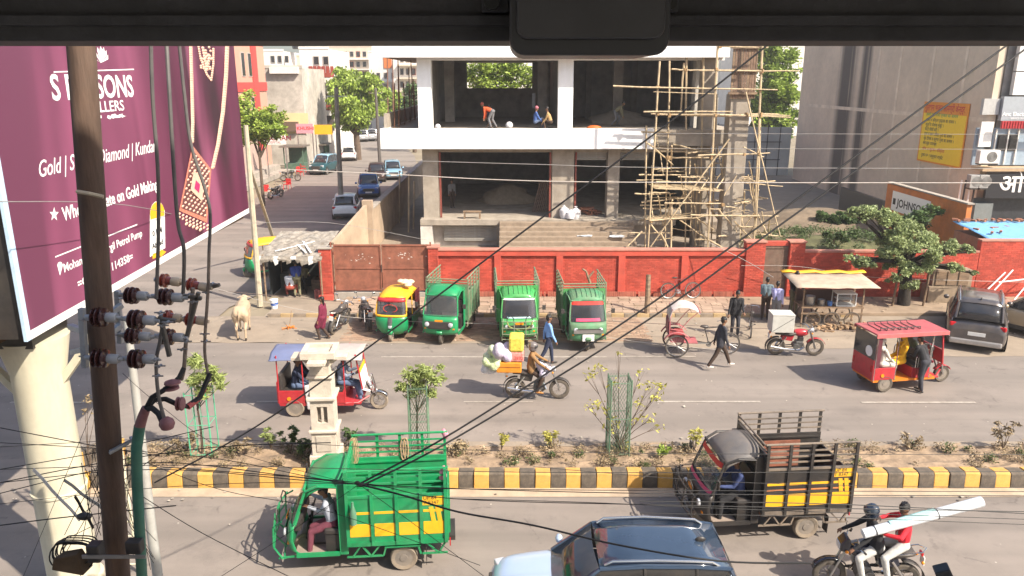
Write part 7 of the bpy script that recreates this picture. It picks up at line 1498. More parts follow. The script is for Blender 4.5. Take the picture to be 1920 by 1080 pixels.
# ================================================================ TREES AND PLANTS
lf1 = leafmat('bright_leaf', (.28,.38,.06)); lf2 = leafmat('dusty_leaf', (.29,.35,.15), .35, .25); lf3 = leafmat('dark_leaf', (.09,.15,.045)); lf4 = leafmat('lanceolate_leaf', (.30,.36,.12)); lf5 = leafmat('yellow_green_leaf', (.45,.42,.10), .3); lf6 = leafmat('dry_leaf', (.27,.205,.12), .5, .1); bark = mat('bark', (.12,.085,.06), .95, 0, .35, 8, bump=.6); lf7 = leafmat('hedge_green', (.085,.13,.04))  # first leaf colour is an even bright yellow-green
def leaves(name, clumps, n_, size, m, parent, q, asp=.45, droop=.0, origin=V((0,0,0)), up=0):
    tot = sum(r**2 for c, r in clumps); V_ = []; F_ = []
    for c, r in clumps:
        k = int(n_*r**2/tot)
        for _ in range(k):
            d = V((q.gauss(0,1), q.gauss(0,1), q.gauss(0,1))).normalized(); rr = r*(q.random()**.5)*q.uniform(.75,1.3); p = V(c)+V((d.x*rr, d.y*rr, d.z*rr*.75))-origin
            a = V((q.gauss(0,1)+d.x, q.gauss(0,1)+d.y, q.gauss(0,.6)-droop+up)).normalized(); b = a.cross(V((q.gauss(0,1), q.gauss(0,1), q.gauss(0,1)+.8))).normalized()
            s = size*q.uniform(.6,1.3); i = len(V_); V_ += [p-a*s*.5, p+b*s*asp*.5, p+a*s*.5, p-b*s*asp*.5]; F_.append((i,i+1,i+2,i+3))
    mb = MB(); mb.v = [tuple(v) for v in V_]; mb.f = [list(f) for f in F_]; mb.m = [0]*len(F_); return mb.build(name, m, parent)
def tree(label, base, clumps, n_, size, m, trunk_r=.15, seed=1, fork=None, trunkm=None, cat='tree', name='tree', asp=.45, droop=0, up=0):
    q = random.Random(seed); e = empty(name, base, 0, label, cat); B = V(base); f = V(fork)-B if fork else V((0,0,(min(c[2] for c, r in clumps)-base[2])*.7)); mb = MB()
    mb.path([(0,0,0), f*.5+V((q.uniform(-.04,.04),q.uniform(-.04,.04),0)), f], trunk_r, 9, trunk_r*.7)
    for c, r in clumps:
        t = V(c)-B; mid = f.lerp(t, .5)+V((q.uniform(-.15,.15)*r, q.uniform(-.15,.15)*r, .1*r)); mb.path([f*.97, mid, t], trunk_r*.5, 6, trunk_r*.12)
        for _ in range(4): mb.path([mid.lerp(t,.4), t+V((q.uniform(-.7,.7)*r,q.uniform(-.7,.7)*r,q.uniform(-.4,.5)*r))], trunk_r*.15, 4, trunk_r*.05)
    mb.build('trunk', trunkm or bark, e, True)
    cl2 = []
    for c, r in clumps:
        cl2.append((c, r*.75))
        for _ in range(6): cl2.append((V(c)+V((q.uniform(-1,1)*r*.8, q.uniform(-1,1)*r*.8, q.uniform(-.6,.6)*r)), r*q.uniform(.25,.45)))
    leaves('crown', cl2, n_, size, m, e, q, asp, droop, B, up); return e
def cl(pts, Y): return [(PY(x, y, Y+dy), r) for x, y, r, dy in pts]
# dusty tree in front of the wall, right
tree('small dusty leaved tree with spreading drooping branches in front of the red wall', (16.05,30.0,.1), cl([(1625,400,0.45,0),(1665,410,0.57,.2),(1700,425,0.57,-.2),(1735,450,0.61,.1),(1690,460,0.66,-.4),(1655,450,0.41,.3),(1780,465,0.49,0),(1815,468,0.29,-.2),(1600,395,0.29,.2),(1620,490,0.37,-.3),(1590,482,0.20,-.2),(1700,500,0.49,-.3),(1740,500,0.41,-.2),(1790,500,0.33,-.3),(1825,512,0.16,-.3),(1672,492,0.41,.2),(1668,470,0.41,-.6),(1710,535,0.33,-.5),(1680,520,0.29,-.5),(1750,478,0.45,-.6)], 29.8), 24000, .13, lf2, .26, 4, fork=(16.0,30.0,1.9), trunkm=mat('dark_bark', (.035,.028,.022), .95, 0, .3, 8, bump=.6), droop=.5)
for i, (x, lb) in enumerate(((15.5,'slim dark stake left of the dusty tree trunk'),(16.75,'slim dark stake right of the dusty tree trunk'))): tag(MB().tube((0,0,0),(.1,0,1.9),.05,.04).build('stake', wood, None, loc=(x,29.8,.1)), lb, 'stake')
# big street tree
b_ = G(665,262); Yt = 90
tree('big bright green street tree with hanging foliage beside the street pole', (PY(668,240,Yt).x,Yt,0), cl([(650,145,1.9,0),(634,175,1.3,-1),(632,200,1.2,-1),(640,225,1.1,-1),(640,170,1.5,-1),(675,165,2.2,0),(700,175,1.6,1),(665,200,2.2,-1),(648,200,1.5,0),(690,205,1.8,0),(672,230,1.6,0),(655,232,1.2,0),(700,160,1.2,0),(635,155,1.0,0),(660,215,1.6,-2)], Yt), 14000, .50, lf1, .45, 6, droop=1.2)
tree('paler small tree further along the street right of the big one', (PY(735,240,130).x,130,0), cl([(735,185,2.0,0),(725,205,1.8,0),(745,205,1.6,0),(738,225,1.4,0)], 130), 2200, .7, lf1, .3, 7)
tree('dark green tree squeezed beside the white fascia', (PY(776,230,100).x,100,0), cl([(778,170,1.6,0),(770,195,1.8,0),(782,210,1.8,0),(772,225,1.3,0)], 100), 2600, .6, lf3, .3, 8)
tree('bushy green tree rising beside the edge of the billboard', (PY(490,330,56).x,56,0), cl([(500,215,1.0,0),(512,245,.8,0),(490,255,.9,0),(455,195,1.1,0),(480,225,1.5,0),(505,232,1.1,0),(460,235,1.3,0),(522,242,.6,0),(470,255,.9,0)], 56), 7000, .30, lf1, .13, 9)
tree('leafy tree seen through the opening of the upper storey', (-.8,74,0), cl([(895,125,1.9,0),(925,140,2.1,0),(955,128,2.0,0),(980,145,1.9,0),(900,160,1.9,0),(940,165,2.0,0),(880,140,1.3,0),(1000,150,1.6,1),(965,115,1.5,0)], 74), 9000, .36, lf1, .35, 10)
tree('tall green tree behind the scaffolding', (28.0,86,0), cl([(1440,120,2.0,0),(1470,110,2.1,0),(1460,150,2.2,0),(1430,165,2.0,0),(1475,180,2.0,0),(1450,200,2.2,0),(1430,225,1.8,0),(1470,230,1.9,0),(1440,95,1.8,0),(1478,140,1.5,0),(1450,250,1.6,0)], 86), 12000, .48, lf1, .4, 11)
tree('dark bushy tree low behind the tall green one', (26.5,89,0), cl([(1425,190,1.8,0),(1445,225,1.8,0),(1465,250,1.6,0),(1425,240,1.5,0),(1480,215,1.4,0)], 89), 5500, .46, lf3, .3, 12)
tree('dark leafy shrub growing against the orange wall', (20.8,38.2,0.6), cl([(1715,405,.5,0),(1735,400,.55,0),(1755,395,.45,0),(1700,415,.45,0),(1725,425,.6,0)], 38.2), 2600, .2, lf3, .08, 13, cat='shrub', name='shrub')
tree('low dark shrub at the foot of the stained wall', (20.5,45,0.8), cl([(1560,412,.5,0),(1590,410,.55,0),(1540,405,.4,0)], 44), 3500, .22, lf3, .08, 14, cat='shrub', name='shrub')
tree('olive weedy shrub in the vacant lot by the wall pier', (15.9,37,1.0), cl([(1550,440,.3,0),(1575,442,.35,0),(1600,440,.3,0)], 37), 1500, .16, lf7, .05, 15, cat='shrub', name='shrub')
q = random.Random(5); clm = [((rnd.uniform(12.5,20),rnd.uniform(35,43),0),.35) for k in range(90)]
clm = [((x,y,.25+1.2*max(0,1-((x-16.5)/5.5)**2-((y-39)/4)**2)),r) for (x,y,_),r in clm]
leaves('lot_weeds', clm, 9000, .11, lf7, None, q)['kind'] = 'stuff'
# median planting
q = random.Random(9); cm_ = []
for k in range(240):
    x = q.uniform(-9.0,13.2); 
    if q.random() < .25 and -3.6 < x < 1: continue
    cm_.append(((x, q.uniform(16.05,17.1), .32+q.uniform(0,.10)), q.uniform(.08,.20)))
leaves('median_ground_cover', cm_, 17000, .055, lf6, None, q, .5)['kind'] = 'stuff'
cm2 = [(c, r*.9) for c, r in cm_ if q.random() < .22]; leaves('median_green_cover', cm2, 4000, .06, lf7, None, q, .5)['kind'] = 'stuff'
def plant(label, px, Y, h, n_, m, seed, spread=.3, size=.14, kind='plant', asp=.3, z0=.3):
    q = random.Random(seed); x = PY(px, 850, Y).x; e = empty('young_plant', (x,Y,z0), 0, label, kind); mb = MB(); cls = []
    for k in range(5):
        a = q.uniform(0,6.3); t = V((math.cos(a)*spread*q.uniform(.3,1), math.sin(a)*spread*q.uniform(.3,1), h*q.uniform(.6,1))); mb.path([(0,0,0), t*.5+V((0,0,.05*h)), t], .010, 4, .004); cls.append((t, spread*.35)); cls.append((t*.7, spread*.3))
    mb.build('stem', bark, e); leaves('foliage', cls, n_, size, m, e, q, asp); return e
for i, (px, Y, h, n_, m, sp, lb) in enumerate(((545,16.7,.75,260,lf7,.22,'bushy green plant left of the stone pillar on the median'),(510,16.9,.55,200,lf4,.2,'light green upright weed left of the bushy one'),(570,16.6,.45,240,lf7,.25,'low dark plant touching the stone pillar'),(350,16.8,.5,160,lf6,.3,'dry brown plant at the left of the median'),(450,16.6,.35,180,lf6,.3,'low dry tuft between the cage and the weed'),(655,16.9,.6,160,lf3,.25,'purplish dark plant just right of the stone pillar'),(940,16.9,.35,120,lf5,.15,'tiny yellow green seedling on the median'),(1035,17.0,.42,160,lf5,.22,'yellow green seedling left of the tall tree guard'),(1240,16.5,.30,180,lf1,.2,'bright green clump right of the tall tree guard'),(1300,16.8,.6,120,lf5,.25,'sparse leafy sprig in front of the black carrier'),(1880,16.9,.7,180,lf6,.3,'dry spindly plant at the right end of the median'),(1700,16.9,.35,120,lf6,.3,'low dry tuft behind the riders'),(850,16.8,.3,140,lf6,.3,'low dry tuft right of the green carrier'))): plant(lb, px, Y, h, n_, m, 40+i, sp)
# young trees in their guards
def guard(label, px, Y, w_, ztop, m, mesh=True, z0=.28, bars=5):
    x = PY(px, 780, Y).x; e = empty('tree_guard', (x,Y,z0), .05, label, 'tree guard'); h = ztop-z0; s = w_/2
    for a in (-1,1):
        for b in (-1,1): MB().tube((a*s,b*s,0),(a*s,b*s,h),.016,n=6).build('corner_post', m, e)
    for k in range(3):
        z = h*(.04+.46*k)
        for a, b in (((-s,-s),(s,-s)),((s,-s),(s,s)),((s,s),(-s,s)),((-s,s),(-s,-s))): MB().tube((a[0],a[1],z),(b[0],b[1],z),.010,n=5).build('cross_bar', m, e)
    if mesh:
        mb = MB(); nx = 7; nz = int(h/.07)
        for fx in range(4):
            c, d_ = [(V((-s,-s,0)),V((1,0,0))),(V((s,-s,0)),V((0,1,0))),(V((-s,s,0)),V((1,0,0))),(V((-s,-s,0)),V((0,1,0)))][fx]
            for k in range(nx+1): 
                for r in range(nz):
                    t = (k+.5*(r % 2))/nx*w_
                    if t > w_: continue
                    p = c+d_*t+V((0,0,r*h/nz)); t2 = (k+.5*((r+1) % 2)+(0 if r % 2 else 0))/nx*w_
                    for t3 in (t+w_/nx*.5, t-w_/nx*.5):
                        if 0 <= t3 <= w_: mb.tube(p, c+d_*t3+V((0,0,(r+1)*h/nz)), .0036, n=3)
        mb.build('wire_mesh', m, e, kind='stuff')
    else:
        for k in range(1, bars): t = -s+w_*k/bars; MB().tube((t,-s,0),(t,-s,h),.006,n=4).build('guard_wire', m, e); MB().tube((t,s,0),(t,s,h),.006,n=4).build('guard_wire', m, e)
    return e
gg_ = mat('green_guard_paint', (.05,.18,.11), .6, 0, .25, 5, dirt=.4)
guard('green mesh tree guard holding the bushy young tree in the middle', 785, 16.8, .44, 2.1, gg_); guard('green wire tree guard with a reddish frame round the sparse tree', 1160, 16.8, .48, 2.25, gg_, True); guard('light green wire tree guard near the left pole', 377, 16.8, .5, 1.95, mat('light_green_guard', (.10,.40,.24), .5), False, bars=3)
tree('bushy young tree with light narrow leaves above the middle guard', (PY(785,850,16.8).x,16.8,.3), cl([(770,705,0.28,0),(800,700,0.33,0),(785,725,0.30,0),(755,725,0.20,0),(820,715,0.20,0),(808,735,0.18,0),(792,690,0.18,0),(775,738,0.19,0),(825,688,0.12,.1)], 16.8), 2600, .13, lf4, .03, 21, name='young_tree', asp=.25)
tree('young tree with long lance shaped leaves near the left pole', (PY(380,850,16.8).x,16.8,.3), cl([(370,680,.22,0),(385,705,.22,0),(362,712,.20,0),(405,708,.18,.1),(380,735,.18,0),(395,690,.15,0),(415,722,.12,0)], 16.6), 900, .26, lf4, .03, 22, name='young_tree', asp=.16)
tree('sparse young tree with few yellowing leaves in the reddish framed guard', (PY(1160,850,16.8).x,16.8,.3), cl([(1105,700,0.27,0),(1130,765,0.31,0),(1125,690,0.20,0),(1150,720,0.24,0),(1215,725,0.31,0),(1230,745,0.26,0),(1200,760,0.24,0),(1240,725,0.20,0),(1200,700,0.20,0),(1190,790,0.24,0),(1140,800,0.20,0),(1220,785,0.20,0),(1100,760,0.17,0),(1160,660,0.14,0),(1155,790,0.27,0),(1235,800,0.17,0),(1170,830,0.24,0)], 16.8), 400, .12, lf5, .028, 23, name='young_tree', asp=.45, droop=.5)
tree('sparse sapling with small dry leaves behind the rusty pole', (PY(165,850,16.6).x,16.6,.0), cl([(165,750,.15,0),(180,770,.12,0),(185,830,.10,0),(160,770,.1,0)], 16.6), 120, .09, lf6, .02, 24, name='young_tree')
# litter scattered on the roads
mb = MB(); q = random.Random(11)
for k in range(170):
    x = q.uniform(-14,16); y = q.choice((q.uniform(13,25.5), q.uniform(17.6,18.6), q.uniform(15.0,15.5), q.uniform(25.6,28.5))); s = q.uniform(.015,.06); a = q.uniform(0,6.3); z = .03
    mb.add([(x+s*math.cos(a+j*1.57)*q.uniform(.6,1.2), y+s*math.sin(a+j*1.57)*q.uniform(.6,1.2), z+q.uniform(0,.012)) for j in range(4)], [(0,1,2,3)])
mb.build('road_litter', mat('litter', (.38,.34,.28), .8, 0, .3, island=.55), None, kind='stuff')
# ================================================================ NEAR POLE WITH CABLE TERMINATIONS
YP = 5.5
def pp(px, py, Y=YP): return PY(px, py, Y)
rp = empty('rusty_pole', (pp(235,1080).x,YP,0), 0, 'rusty brown steel pole carrying rows of brown insulators close to us', 'pole')
def rl_(p): return V(p)-V(rp.location)
t = pp(152,85); b = pp(222,1080); d = (t-b).normalized(); bot = b-d*(b.z/d.z); top = t+d*1.0
prust = mat('rusty_brown_pole', (.105,.072,.054), .75, .1, .4, 6, stretch=(2,2,.25), dirt=.2, dirtc=(.22,.12,.08), bump=.15)
MB().path([rl_(bot), rl_(b), rl_((b+t)/2), rl_(t), rl_(top)], .092, 20).build('shaft', prust, rp, True)
def angle(p, q, w_=.045): MB().bar(rl_(p), rl_(q), w_, w_*.9).build('steel_bracket', galv, rp, bevel=.004)
angle(pp(153,578,5.3),pp(160,688,5.3)); angle(pp(220,545,5.8),pp(226,643,5.8)); angle(pp(158,622,5.45),pp(228,572,5.75)); angle(pp(158,660,5.45),pp(226,610,5.75)); angle(pp(132,612,5.6),pp(156,620,5.35)); angle(pp(136,660,5.6),pp(158,655,5.35)); angle(pp(206,848,5.4),pp(240,830,5.5),.03); angle(pp(205,850,5.4),pp(265,815,5.5),.025); angle(pp(245,820,5.6),pp(262,845,5.4),.025)
MB().path([rl_(pp(144,359,5.38)),rl_(pp(168,363,5.36)),rl_(pp(194,369,5.38))], .014, 6).build('clamp_strap', mat('pale_strap', (.5,.42,.3)), rp)
glz = mat('shaded_glaze_insulator', (.055,.022,.020), .15, 0, .1, coat=.8); glz_lit = mat('sunlit_glaze_insulator', (.22,.045,.03), .15, 0, .1, coat=.8); capm = mat('insulator_cap', (.38,.40,.42), .5, .3, .15, dirt=.2)  # one brown glaze in two copies: shaded dark and sunlit red
capc = mat('cream_insulator_cap', (.55,.45,.33), .5, 0, .15, dirt=.3)
def insul(label, p, q, m=glz, cm=capm, n=3, r=.062):
    e = empty('insulator', p, 0, label, 'insulator'); dvec = V(q)-V(p); L = dvec.length; M = dvec.to_track_quat('Z', 'Y').to_matrix()
    MB().lathe([(.018,0),(.018,L*.14),(.028,L*.14),(.028,L*.2)], (0,0,0), M, 12).build('pin', galv, e, True)
    pr = [(.03,L*.18)]
    for k in range(n): z = L*(.22+.13*k); rr_ = r*(1-.06*abs(k-1)); pr += [(.036,z),(rr_*.86,z+.006),(rr_,z+L*.035),(rr_*.97,z+L*.06),(.036,z+L*.085)]
    pr += [(.03,L*.62)]
    MB().lathe(pr, (0,0,0), M, 20).build('ribbed_body', m, e, True); MB().lathe([(.034,L*.60),(.036,L*.63),(.036,L*.84),(.030,L*.88),(.014,L*.88),(.014,L*1.0)], (0,0,0), M, 14).build('end_cap', cm, e, True)
    return e
rows = [((290,524),(344,530),glz_lit,capc,'upper left sunlit red insulator with cream cap at the back'),((340,530),(398,541),glz_lit,capc,'upper right sunlit red insulator with cream cap at the back'),
 ((224,553),(284,556),glz,capm,'dark insulator at left end of the top front row'),((284,555),(352,559),glz,capm,'dark insulator at right end of the top front row'),
 ((160,594),(228,596),glz,capm,'dark insulator in front of the rusty pole, upper row'),((228,597),(300,602),glz,capm,'dark insulator right of the rusty pole in the same upper row'),
 ((224,628),(290,632),glz,capm,'dark insulator at left of the third row'),((290,630),(352,634),glz,capm,'dark insulator at right of the third row'),
 ((300,592),(345,598),glz_lit,capc,'small sunlit red insulator half hidden behind the knife switch'),((338,597),(392,603),glz_lit,capc,'sunlit red insulator with cream cap beside the rusty right lead'),
 ((160,670),(232,674),glz,capm,'lowest dark insulator in front of the rusty pole'),((230,672),(298,674),glz,capm,'lowest dark insulator right of the rusty pole')]
for i, (a, b, m, c, lb) in enumerate(rows): Yi = 5.85 if m is glz_lit else (5.25 if i in (4,5,10,11) else 5.6); insul(lb, pp(a[0],a[1],Yi), pp(b[0],b[1],Yi-.02), m, c, 3 if m is glz else 2, .074 if Yi < 5.4 else (.068 if m is glz else .058))
cab = mat('grey_black_cable', (.09,.09,.095), .5, 0, .2, 12, dirt=.2); cblk = mat('black_cable', (.012,.012,.013), .6, 0, .2); oldc = mat('weathered_cable', (.20,.16,.13), .75, 0, .4, 12); pinks = mat('heat_shrink_pink', (.24,.10,.11), .55, 0, .25, 8, dirt=.1); redsh = mat('heat_shrink_red', (.42,.07,.06), .5, 0, .2, 8); grsh = mat('green_sleeve', (.03,.15,.11), .5, 0, .2, 6, dirt=.12)
def cable(label, pts, r, m=cblk, cat='cable', group=None, name='cable', n=8, Y=None):
    P = [pp(*p) if len(p) == 3 else pp(p[0], p[1], Y or YP) for p in pts]
    # smooth catmull-rom
    Q = []; k = len(P)
    if k > 2:
        for i in range(k-1):
            p0, p1, p2, p3 = P[max(i-1,0)], P[i], P[i+1], P[min(i+2,k-1)]
            for s in range(6):
                t = s/6; Q.append(.5*((2*p1)+(p2-p0)*t+(2*p0-5*p1+4*p2-p3)*t*t+(3*p1-p0-3*p2+p3)*t**3))
        Q.append(P[-1])
    else: Q = [P[0].lerp(P[1], i/10) for i in range(11)]
    c = sum(Q, V((0,0,0)))/len(Q); mb = MB(); mb.path([q-c for q in Q], r, n); o = mb.build(name, m, None, True, loc=c); tag(o, label, cat, group); return o
cable('left thick grey cable hanging down past the necklace', [(282,40,5.5),(286,180),(296,320),(297,440),(293,560,5.5)], .014, cab)
cable('middle thick grey cable hanging down past the necklace', [(310,40,5.6),(318,180),(326,320),(334,420),(345,470),(343,560,5.6)], .014, cab)
cable('right thick grey cable hanging down across the pendant', [(332,40,5.8),(345,170),(358,270),(383,350),(394,400),(392,470)], .013, cab, Y=5.8)
cable('rusty stained lead dropping to the rear sunlit red insulators', [(392,470),(390,545),(384,640),(386,680),(394,715)], .013, oldc, Y=5.8)
cable('short lead from the top row switch to the pink boot', [(362,540,5.6),(356,600),(349,640),(345,690),(340,712)], .016, oldc, Y=5.6)
cable('short lead from the lowest row to the pink bulb boot', [(306,600,5.3),(300,640),(293,680),(297,740),(308,785)], .014, cab, Y=5.3)
for i, (a, b, Y, lb) in enumerate((((300,592),(318,668),5.25,'straight grey contact bar of the lower knife switch'),((372,548),(350,634),5.6,'straight grey contact bar of the upper knife switch'),((296,598),(330,602),5.25,'bolted jaw of the lower knife switch'),((345,554),(378,560),5.6,'bolted jaw of the upper knife switch'),((390,540),(412,534),5.85,'bolted jaw of the rear rusty switch'))):
    a_, b2 = pp(*a,Y), pp(*b,Y); o = MB().bar((0,0,0), b2-a_, .036, .028).build('contact_bar', mat('dull_switch_metal', (.13,.12,.105), .6, .5, .3, 14), None, bevel=.005, loc=a_); tag(o, lb, 'switch bar')
mb = MB()
for px, py, Y in ((300,586,5.2),(306,610,5.2),(314,604,5.2),(354,552,5.55),(362,566,5.55),(292,675,5.2),(300,686,5.2),(296,705,5.2),(350,640,5.55),(342,655,5.55),(386,640,5.8),(384,626,5.8),(388,548,5.8),(398,532,5.8),(196,585,5.3),(158,600,5.28),(158,668,5.28),(224,560,5.75),(226,628,5.75)):
    p = pp(px,py,Y)-V(rp.location); mb.lathe([(.011,-.02),(.011,.02)], p, 'Y', 6); mb.lathe([(.006,-.04),(.006,.04)], p, 'X', 6)
mb.build('bolts', steel, rp, kind='stuff')
gp2 = empty('termination_pipe', (pp(262,1080).x,5.5,0), 0, 'green sleeved underground cable rising beside the rusty pole and splitting in three', 'cable')
def gr(p): return V(p)-V(gp2.location)
MB().path([gr(V((pp(268,1080,5.4).x+.02,5.4,4.0))), gr(pp(266,1080,5.4)), gr(pp(257,900,5.4)), gr(pp(256,840,5.4)), gr(pp(262,798,5.4))], .042, 14).build('green_sleeve', grsh, gp2, True)
MB().path([gr(pp(261,803,5.4)), gr(pp(268,780,5.4)), gr(pp(274,765,5.4))], .041, 14, .034).build('pink_collar', pinks, gp2, True)
for j, (pts, m, r, lb) in enumerate((([(273,768,5.4),(285,745,5.42),(305,733,5.45),(322,722,5.5),(336,708,5.55),(345,690,5.6)], cblk, .020,''),([(274,766,5.4),(290,750,5.45),(310,748,5.5),(330,757,5.5),(350,762,5.6),(375,745,5.7),(386,718,5.75),(394,700,5.8)], cblk, .020,''),([(273,768,5.4),(285,765,5.38),(297,775,5.36),(304,790,5.32),(312,800,5.3)], cblk, .022,''))): MB().path([gr(pp(*p)) for p in pts], r, 8).build('cable_core', m, gp2, True)
MB().path([gr(pp(*p)) for p in ((352,763,5.6),(372,748,5.7),(384,728,5.75))], .026, 9, .020).build('red_shrink_tube', redsh, gp2, True)
def boot(px, py, Y, r, M=None, n=2):
    c = gr(pp(px,py,Y))
    for k in range(n): MB().lathe([(.02,-.02),(r,-.008),(r*.96,.006),(.02,.02)], c+V((.028*(k-.5)*(.6),0,.045*(k-.5))), 'Z', 18).build('rain_shed', pinks, gp2, True)
boot(322,722,5.5,.062); 
c = gr(pp(338,757,5.52)); 
for k in range(2): MB().lathe([(.02,-.015),(.055,-.006),(.052,.006),(.02,.015)], c+V((.03*(k-.5),0,0)), 'X', 16).build('rain_shed', pinks, gp2, True)
MB().lathe([(.012,-.05),(.045,-.035),(.058,0),(.05,.03),(.02,.055)], gr(pp(313,795,5.3)), 'Z', 18).build('bulb_boot', pinks, gp2, True)
# tall pale lamp post behind
lpz = empty('lamp_post', (pp(288,1080,9.2).x+.05,9.2,0), 0, 'slim pale galvanised post standing behind the rusty pole', 'post')
a = V(lpz.location); MB().path([(0,0,0), pp(285,1000,9.2)-a, pp(262,800,9.2)-a, pp(238,600,9.2)-a], .075, 12, .045).build('shaft', mat('pale_galvanised', (.50,.50,.47), .5, .3, .1, dirt=.2), lpz, True)
# junction box and clutter at the foot of the view
jb = empty('junction_box', pp(186,1028,5.35), 0, 'black junction boxes strapped to the rusty pole near the bottom', 'junction box'); MB().bb((-.05,-.10,-.07),(.05,.0,.08)).build('case', black, jb, bevel=.01); MB().bb((.24,-.06,-.02),(.36,.02,.09)).build('second_case', blackpl, jb, bevel=.01); MB().bb((-.08,-.11,-.02),(.42,-.101,.01)).build('strap', steel, jb)
cc = empty('cable_coil', pp(140,1035,5.6), 0, 'coiled bundle of black cables hanging beside the rusty pole', 'cable coil')
mb = MB()
for k in range(9):
    r = rnd.uniform(.12,.19); o_ = V((rnd.uniform(-.03,.03),rnd.uniform(-.05,.05),rnd.uniform(-.03,.03))); mb.path([o_+V((r*math.cos(t),.02*math.sin(3*t),r*.72*math.sin(t))) for t in [2*math.pi*i/26 for i in range(27)]], .006, 5)
mb.build('loops', cblk, cc, True, kind='stuff'); tag(MB().hexa([V(v) for v in ((-.15,0,-.05),(.12,-.02,-.09),(.15,.1,-.07),(-.12,.1,-.04),(-.12,0,.06),(.08,0,.10),(.08,.1,.10),(-.08,.1,.07))]).build('torn_pouch', mat('brown_pouch', (.10,.065,.035), .8, 0, .3), None, bevel=.01, loc=pp(128,1060,5.5)), 'torn brown cover hanging under the cable coil', 'cover')
for a, b, m, lb in (((62,880),(150,975),white,'white tape strip hanging off the left wires'),((120,900),(200,960),mat('clear_tape', (.45,.45,.42), .4),'pale tape strip slanting behind the white one'),((140,930),(175,990),blackpl,'black tape strip dangling left of the rusty pole')):
    p, q = pp(*a,6.2), pp(*b,6.2); mb = MB(); dd = (q-p); mb.sheet([[p+dd*(i/5)+V((.010*s,0,.012*s+.01*math.sin(i*2)))-p for s in (-1,1)] for i in range(6)]); tag(mb.build('tape_strip', m, None, solid=.004, loc=p), lb, 'tape')
for (px, py, Y, lb) in ((158,968,6.0,'small black splice lump on the low wires left of the pole'),(625-.0,0,0,'')):
    if lb: mb = MB(); mb.ell((0,0,0),(.07,.04,.035),10,6); tag(mb.build('splice', blackpl, None, True, loc=pp(px,py,Y)), lb, 'splice')
# ================================================================ OVERHEAD WIRES
cable('upper of the two heavy black cables sloping from top right to lower left', [(1900,76,8.5),(1460,398,8.2),(1176,600,8.0),(860,805,7.6),(673,908,7.2)], .011)
cable('lower of the two heavy black cables sloping from top right to lower left', [(1945,76,8.8),(1460,424,8.4),(1215,600,8.2),(860,818,7.8),(676,912,7.2)], .011)
cable('single black cable running from the scaffolding top down across the parked carriers', [(1445,80,10),(1240,241),(960,450),(690,652),(480,800),(290,905)], .012, Y=10)
cable('pale wire strung level across the building front just under the slab', [(540,318,27),(720,326),(960,338),(1240,342),(1960,343,27)], .016, mat('pale_wire', (.42,.38,.34), .6), Y=27)
cable('thin grey wire above the pale one across the open bays', [(720,300,27),(1000,308),(1240,314),(1920,316,27)], .010, mat('grey_wire', (.25,.24,.23), .6), Y=27)
cable('thin wire from the billboard side to the gate and kiosk roof', [(0,378,10),(240,385,14),(420,418,22),(620,418,28),(800,450,30)], .007, mat('grey_wire', (.25,.24,.23)))
cable('thin brown wire sagging from the concrete pole over the parked vehicles', [(410,545,28),(600,562,27.5),(780,578,27),(1180,604,26),(1500,618,26),(1960,625,27)], .012, mat('brown_wire', (.15,.11,.09), .7))
cable('second sagging wire from the concrete pole towards the right', [(400,540,28),(560,580,27),(720,600,26.5),(1000,612,26),(1230,645,25),(1500,665,25),(1960,690,25)], .010, mat('pale_wire', (.42,.38,.34)))
cable('slack wire looping from the wall pier to the cart canopy', [(1330,455,30.8),(1400,490,30),(1450,520,28.5)], .012, mat('pale_wire', (.42,.38,.34)))
cable('thin wire drooping over the right wall and tree', [(1390,498,30.9),(1500,500,30.5),(1640,520,30),(1960,530,30)], .009, mat('pale_wire', (.42,.38,.34)))
for i in range(2): cable(('upper' if i == 0 else 'lower')+' fine wire crossing the tree and the tall grey wall', [(1200,250+i*28,25),(1500,251+i*28),(1960,252+i*28,25)], .006, mat('grey_wire', (.25,.24,.23)), Y=25)
cable('heavy black cable sagging from the knot over the blue car to the right', [(673,908,7.2),(760,930,7.1),(860,960,7.0),(1000,985,7.0),(1160,1022),(1350,1052),(1520,1056,7.0)], .010, Y=7.0)
cable('black cable from the knot down to the right over the near road', [(673,908,7.2),(900,965,7.2),(1100,1060,7.2),(1180,1100,7.2)], .006, Y=7.2) if False else None
mb = MB(); 
for k in range(7): mb.ell((rnd.uniform(-.03,.03),0,rnd.uniform(-.02,.02)),(.03,.02,.02),7,5)
tag(mb.build('wire_knot', blackpl, None, True, loc=pp(673,908,7.2)), 'black taped knot where several wires meet over the green carrier', 'wire knot')
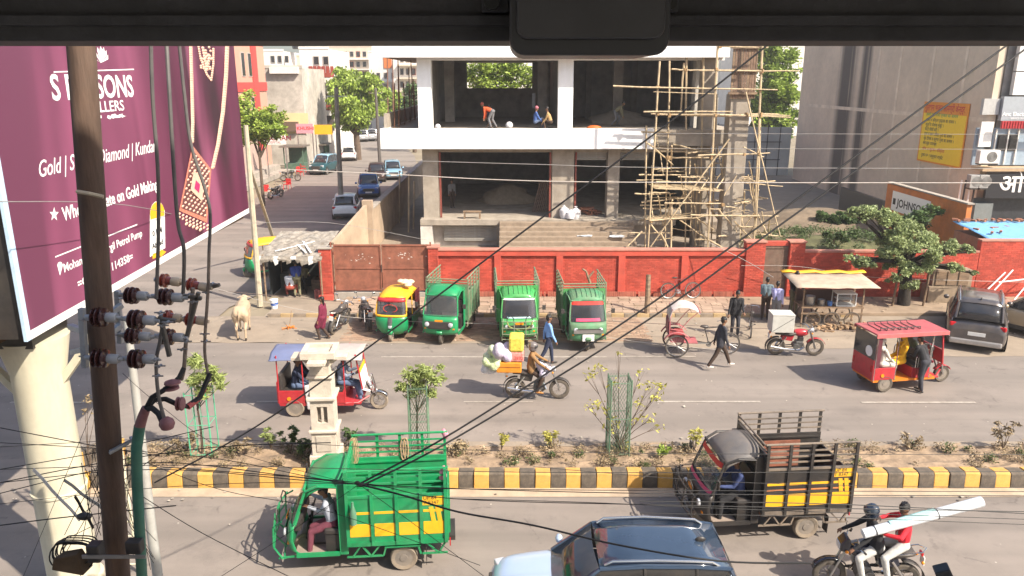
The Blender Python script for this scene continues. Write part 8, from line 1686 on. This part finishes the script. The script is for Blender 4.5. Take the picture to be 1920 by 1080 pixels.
lw = [([(0,838),(350,822),(700,838),(1200,850),(1960,852)],.005,9.0),([(0,880),(340,872),(700,880),(1100,886),(1960,884)],.006,8.6),([(0,905),(300,880),(673,908),(1200,925),(1960,930)],.006,7.4),([(0,830),(200,842),(420,862),(673,908),(1000,918),(1960,922)],.005,7.3),([(0,905),(190,868),(410,838),(620,830)],.006,6.4),([(0,985),(120,970),(330,948)],.007,6.2),([(0,880),(200,845),(400,800)],.005,6.2),([(300,875),(673,905),(850,935),(1300,948),(1960,960)],.006,7.3),([(0,925),(190,880),(330,868),(560,895),(673,908)],.006,6.8),([(0,802),(190,838),(300,855)],.005,6.0),([(160,960),(245,890),(330,830)],.004,5.9),([(40,1090),(120,900),(205,690)],.003,6.0),([(250,920),(380,1000),(560,1090)],.005,6.6),([(673,908),(540,1000),(400,1090)],.004,7.0),([(673,908),(800,1000),(920,1090)],.004,7.0),([(280,870),(420,920),(620,960),(900,1060)],.004,7.0),([(0,945),(180,925),(330,912),(500,905),(673,908)],.004,6.9),([(230,700),(300,760),(420,840),(650,905)],.003,6.6),([(850,935),(1100,942),(1400,955),(1960,975)],.005,7.6),([(1000,875),(1400,905),(1960,915)],.004,8.2),([(1200,940),(1560,945),(1960,965)],.007,7.8),([(1200,962),(1500,968),(1700,975),(1960,985)],.005,7.8)]
LB = ['thin black wire grazing the far edge of the median','black wire running along the top of the striped kerb','black wire through the taped knot and along the kerb face','black wire dipping from left edge to the taped knot','wire rising from the left edge to the rusty pole bracket','thick short wire low at the left edge','wire climbing rightwards from the left edge behind the pole','wire sagging right from the pole through the knot','wire rising from lower left then falling to the knot','short wire falling rightwards to the pole bracket','fine wire rising steeply beside the rusty pole','fine wire slanting across the cream column','wire falling steeply from the pole to the bottom edge','wire falling leftwards from the knot to the bottom edge','wire falling rightwards from the knot to the bottom edge','long slanting wire below the knot over the near road','level wire entering the knot from the left edge','fine slanting wire between the insulators and the knot','wire over the near road above the blue car','fine wire crossing the yellow banded black carrier','thick level wire passing just above the riders','wire passing across the helmeted rider']
for (pts, r, Y), lb in zip(lw, LB): cable(lb, [(x,y,Y) for x, y in pts], r*.8, cblk, n=5)
mb = MB(); q = random.Random(2)
for k in range(26):
    a = pp(q.uniform(150,250), q.uniform(840,900), 5.7); b = pp(q.uniform(120,300), q.uniform(1000,1090), 5.7+q.uniform(-.2,.2)); m_ = (a+b)/2+V((q.uniform(-.1,.1),0,-q.uniform(.0,.15))); mb.path([a, m_, b], .0028, 4)
o = mb.build('tangled_wires', cblk, None, kind='stuff')
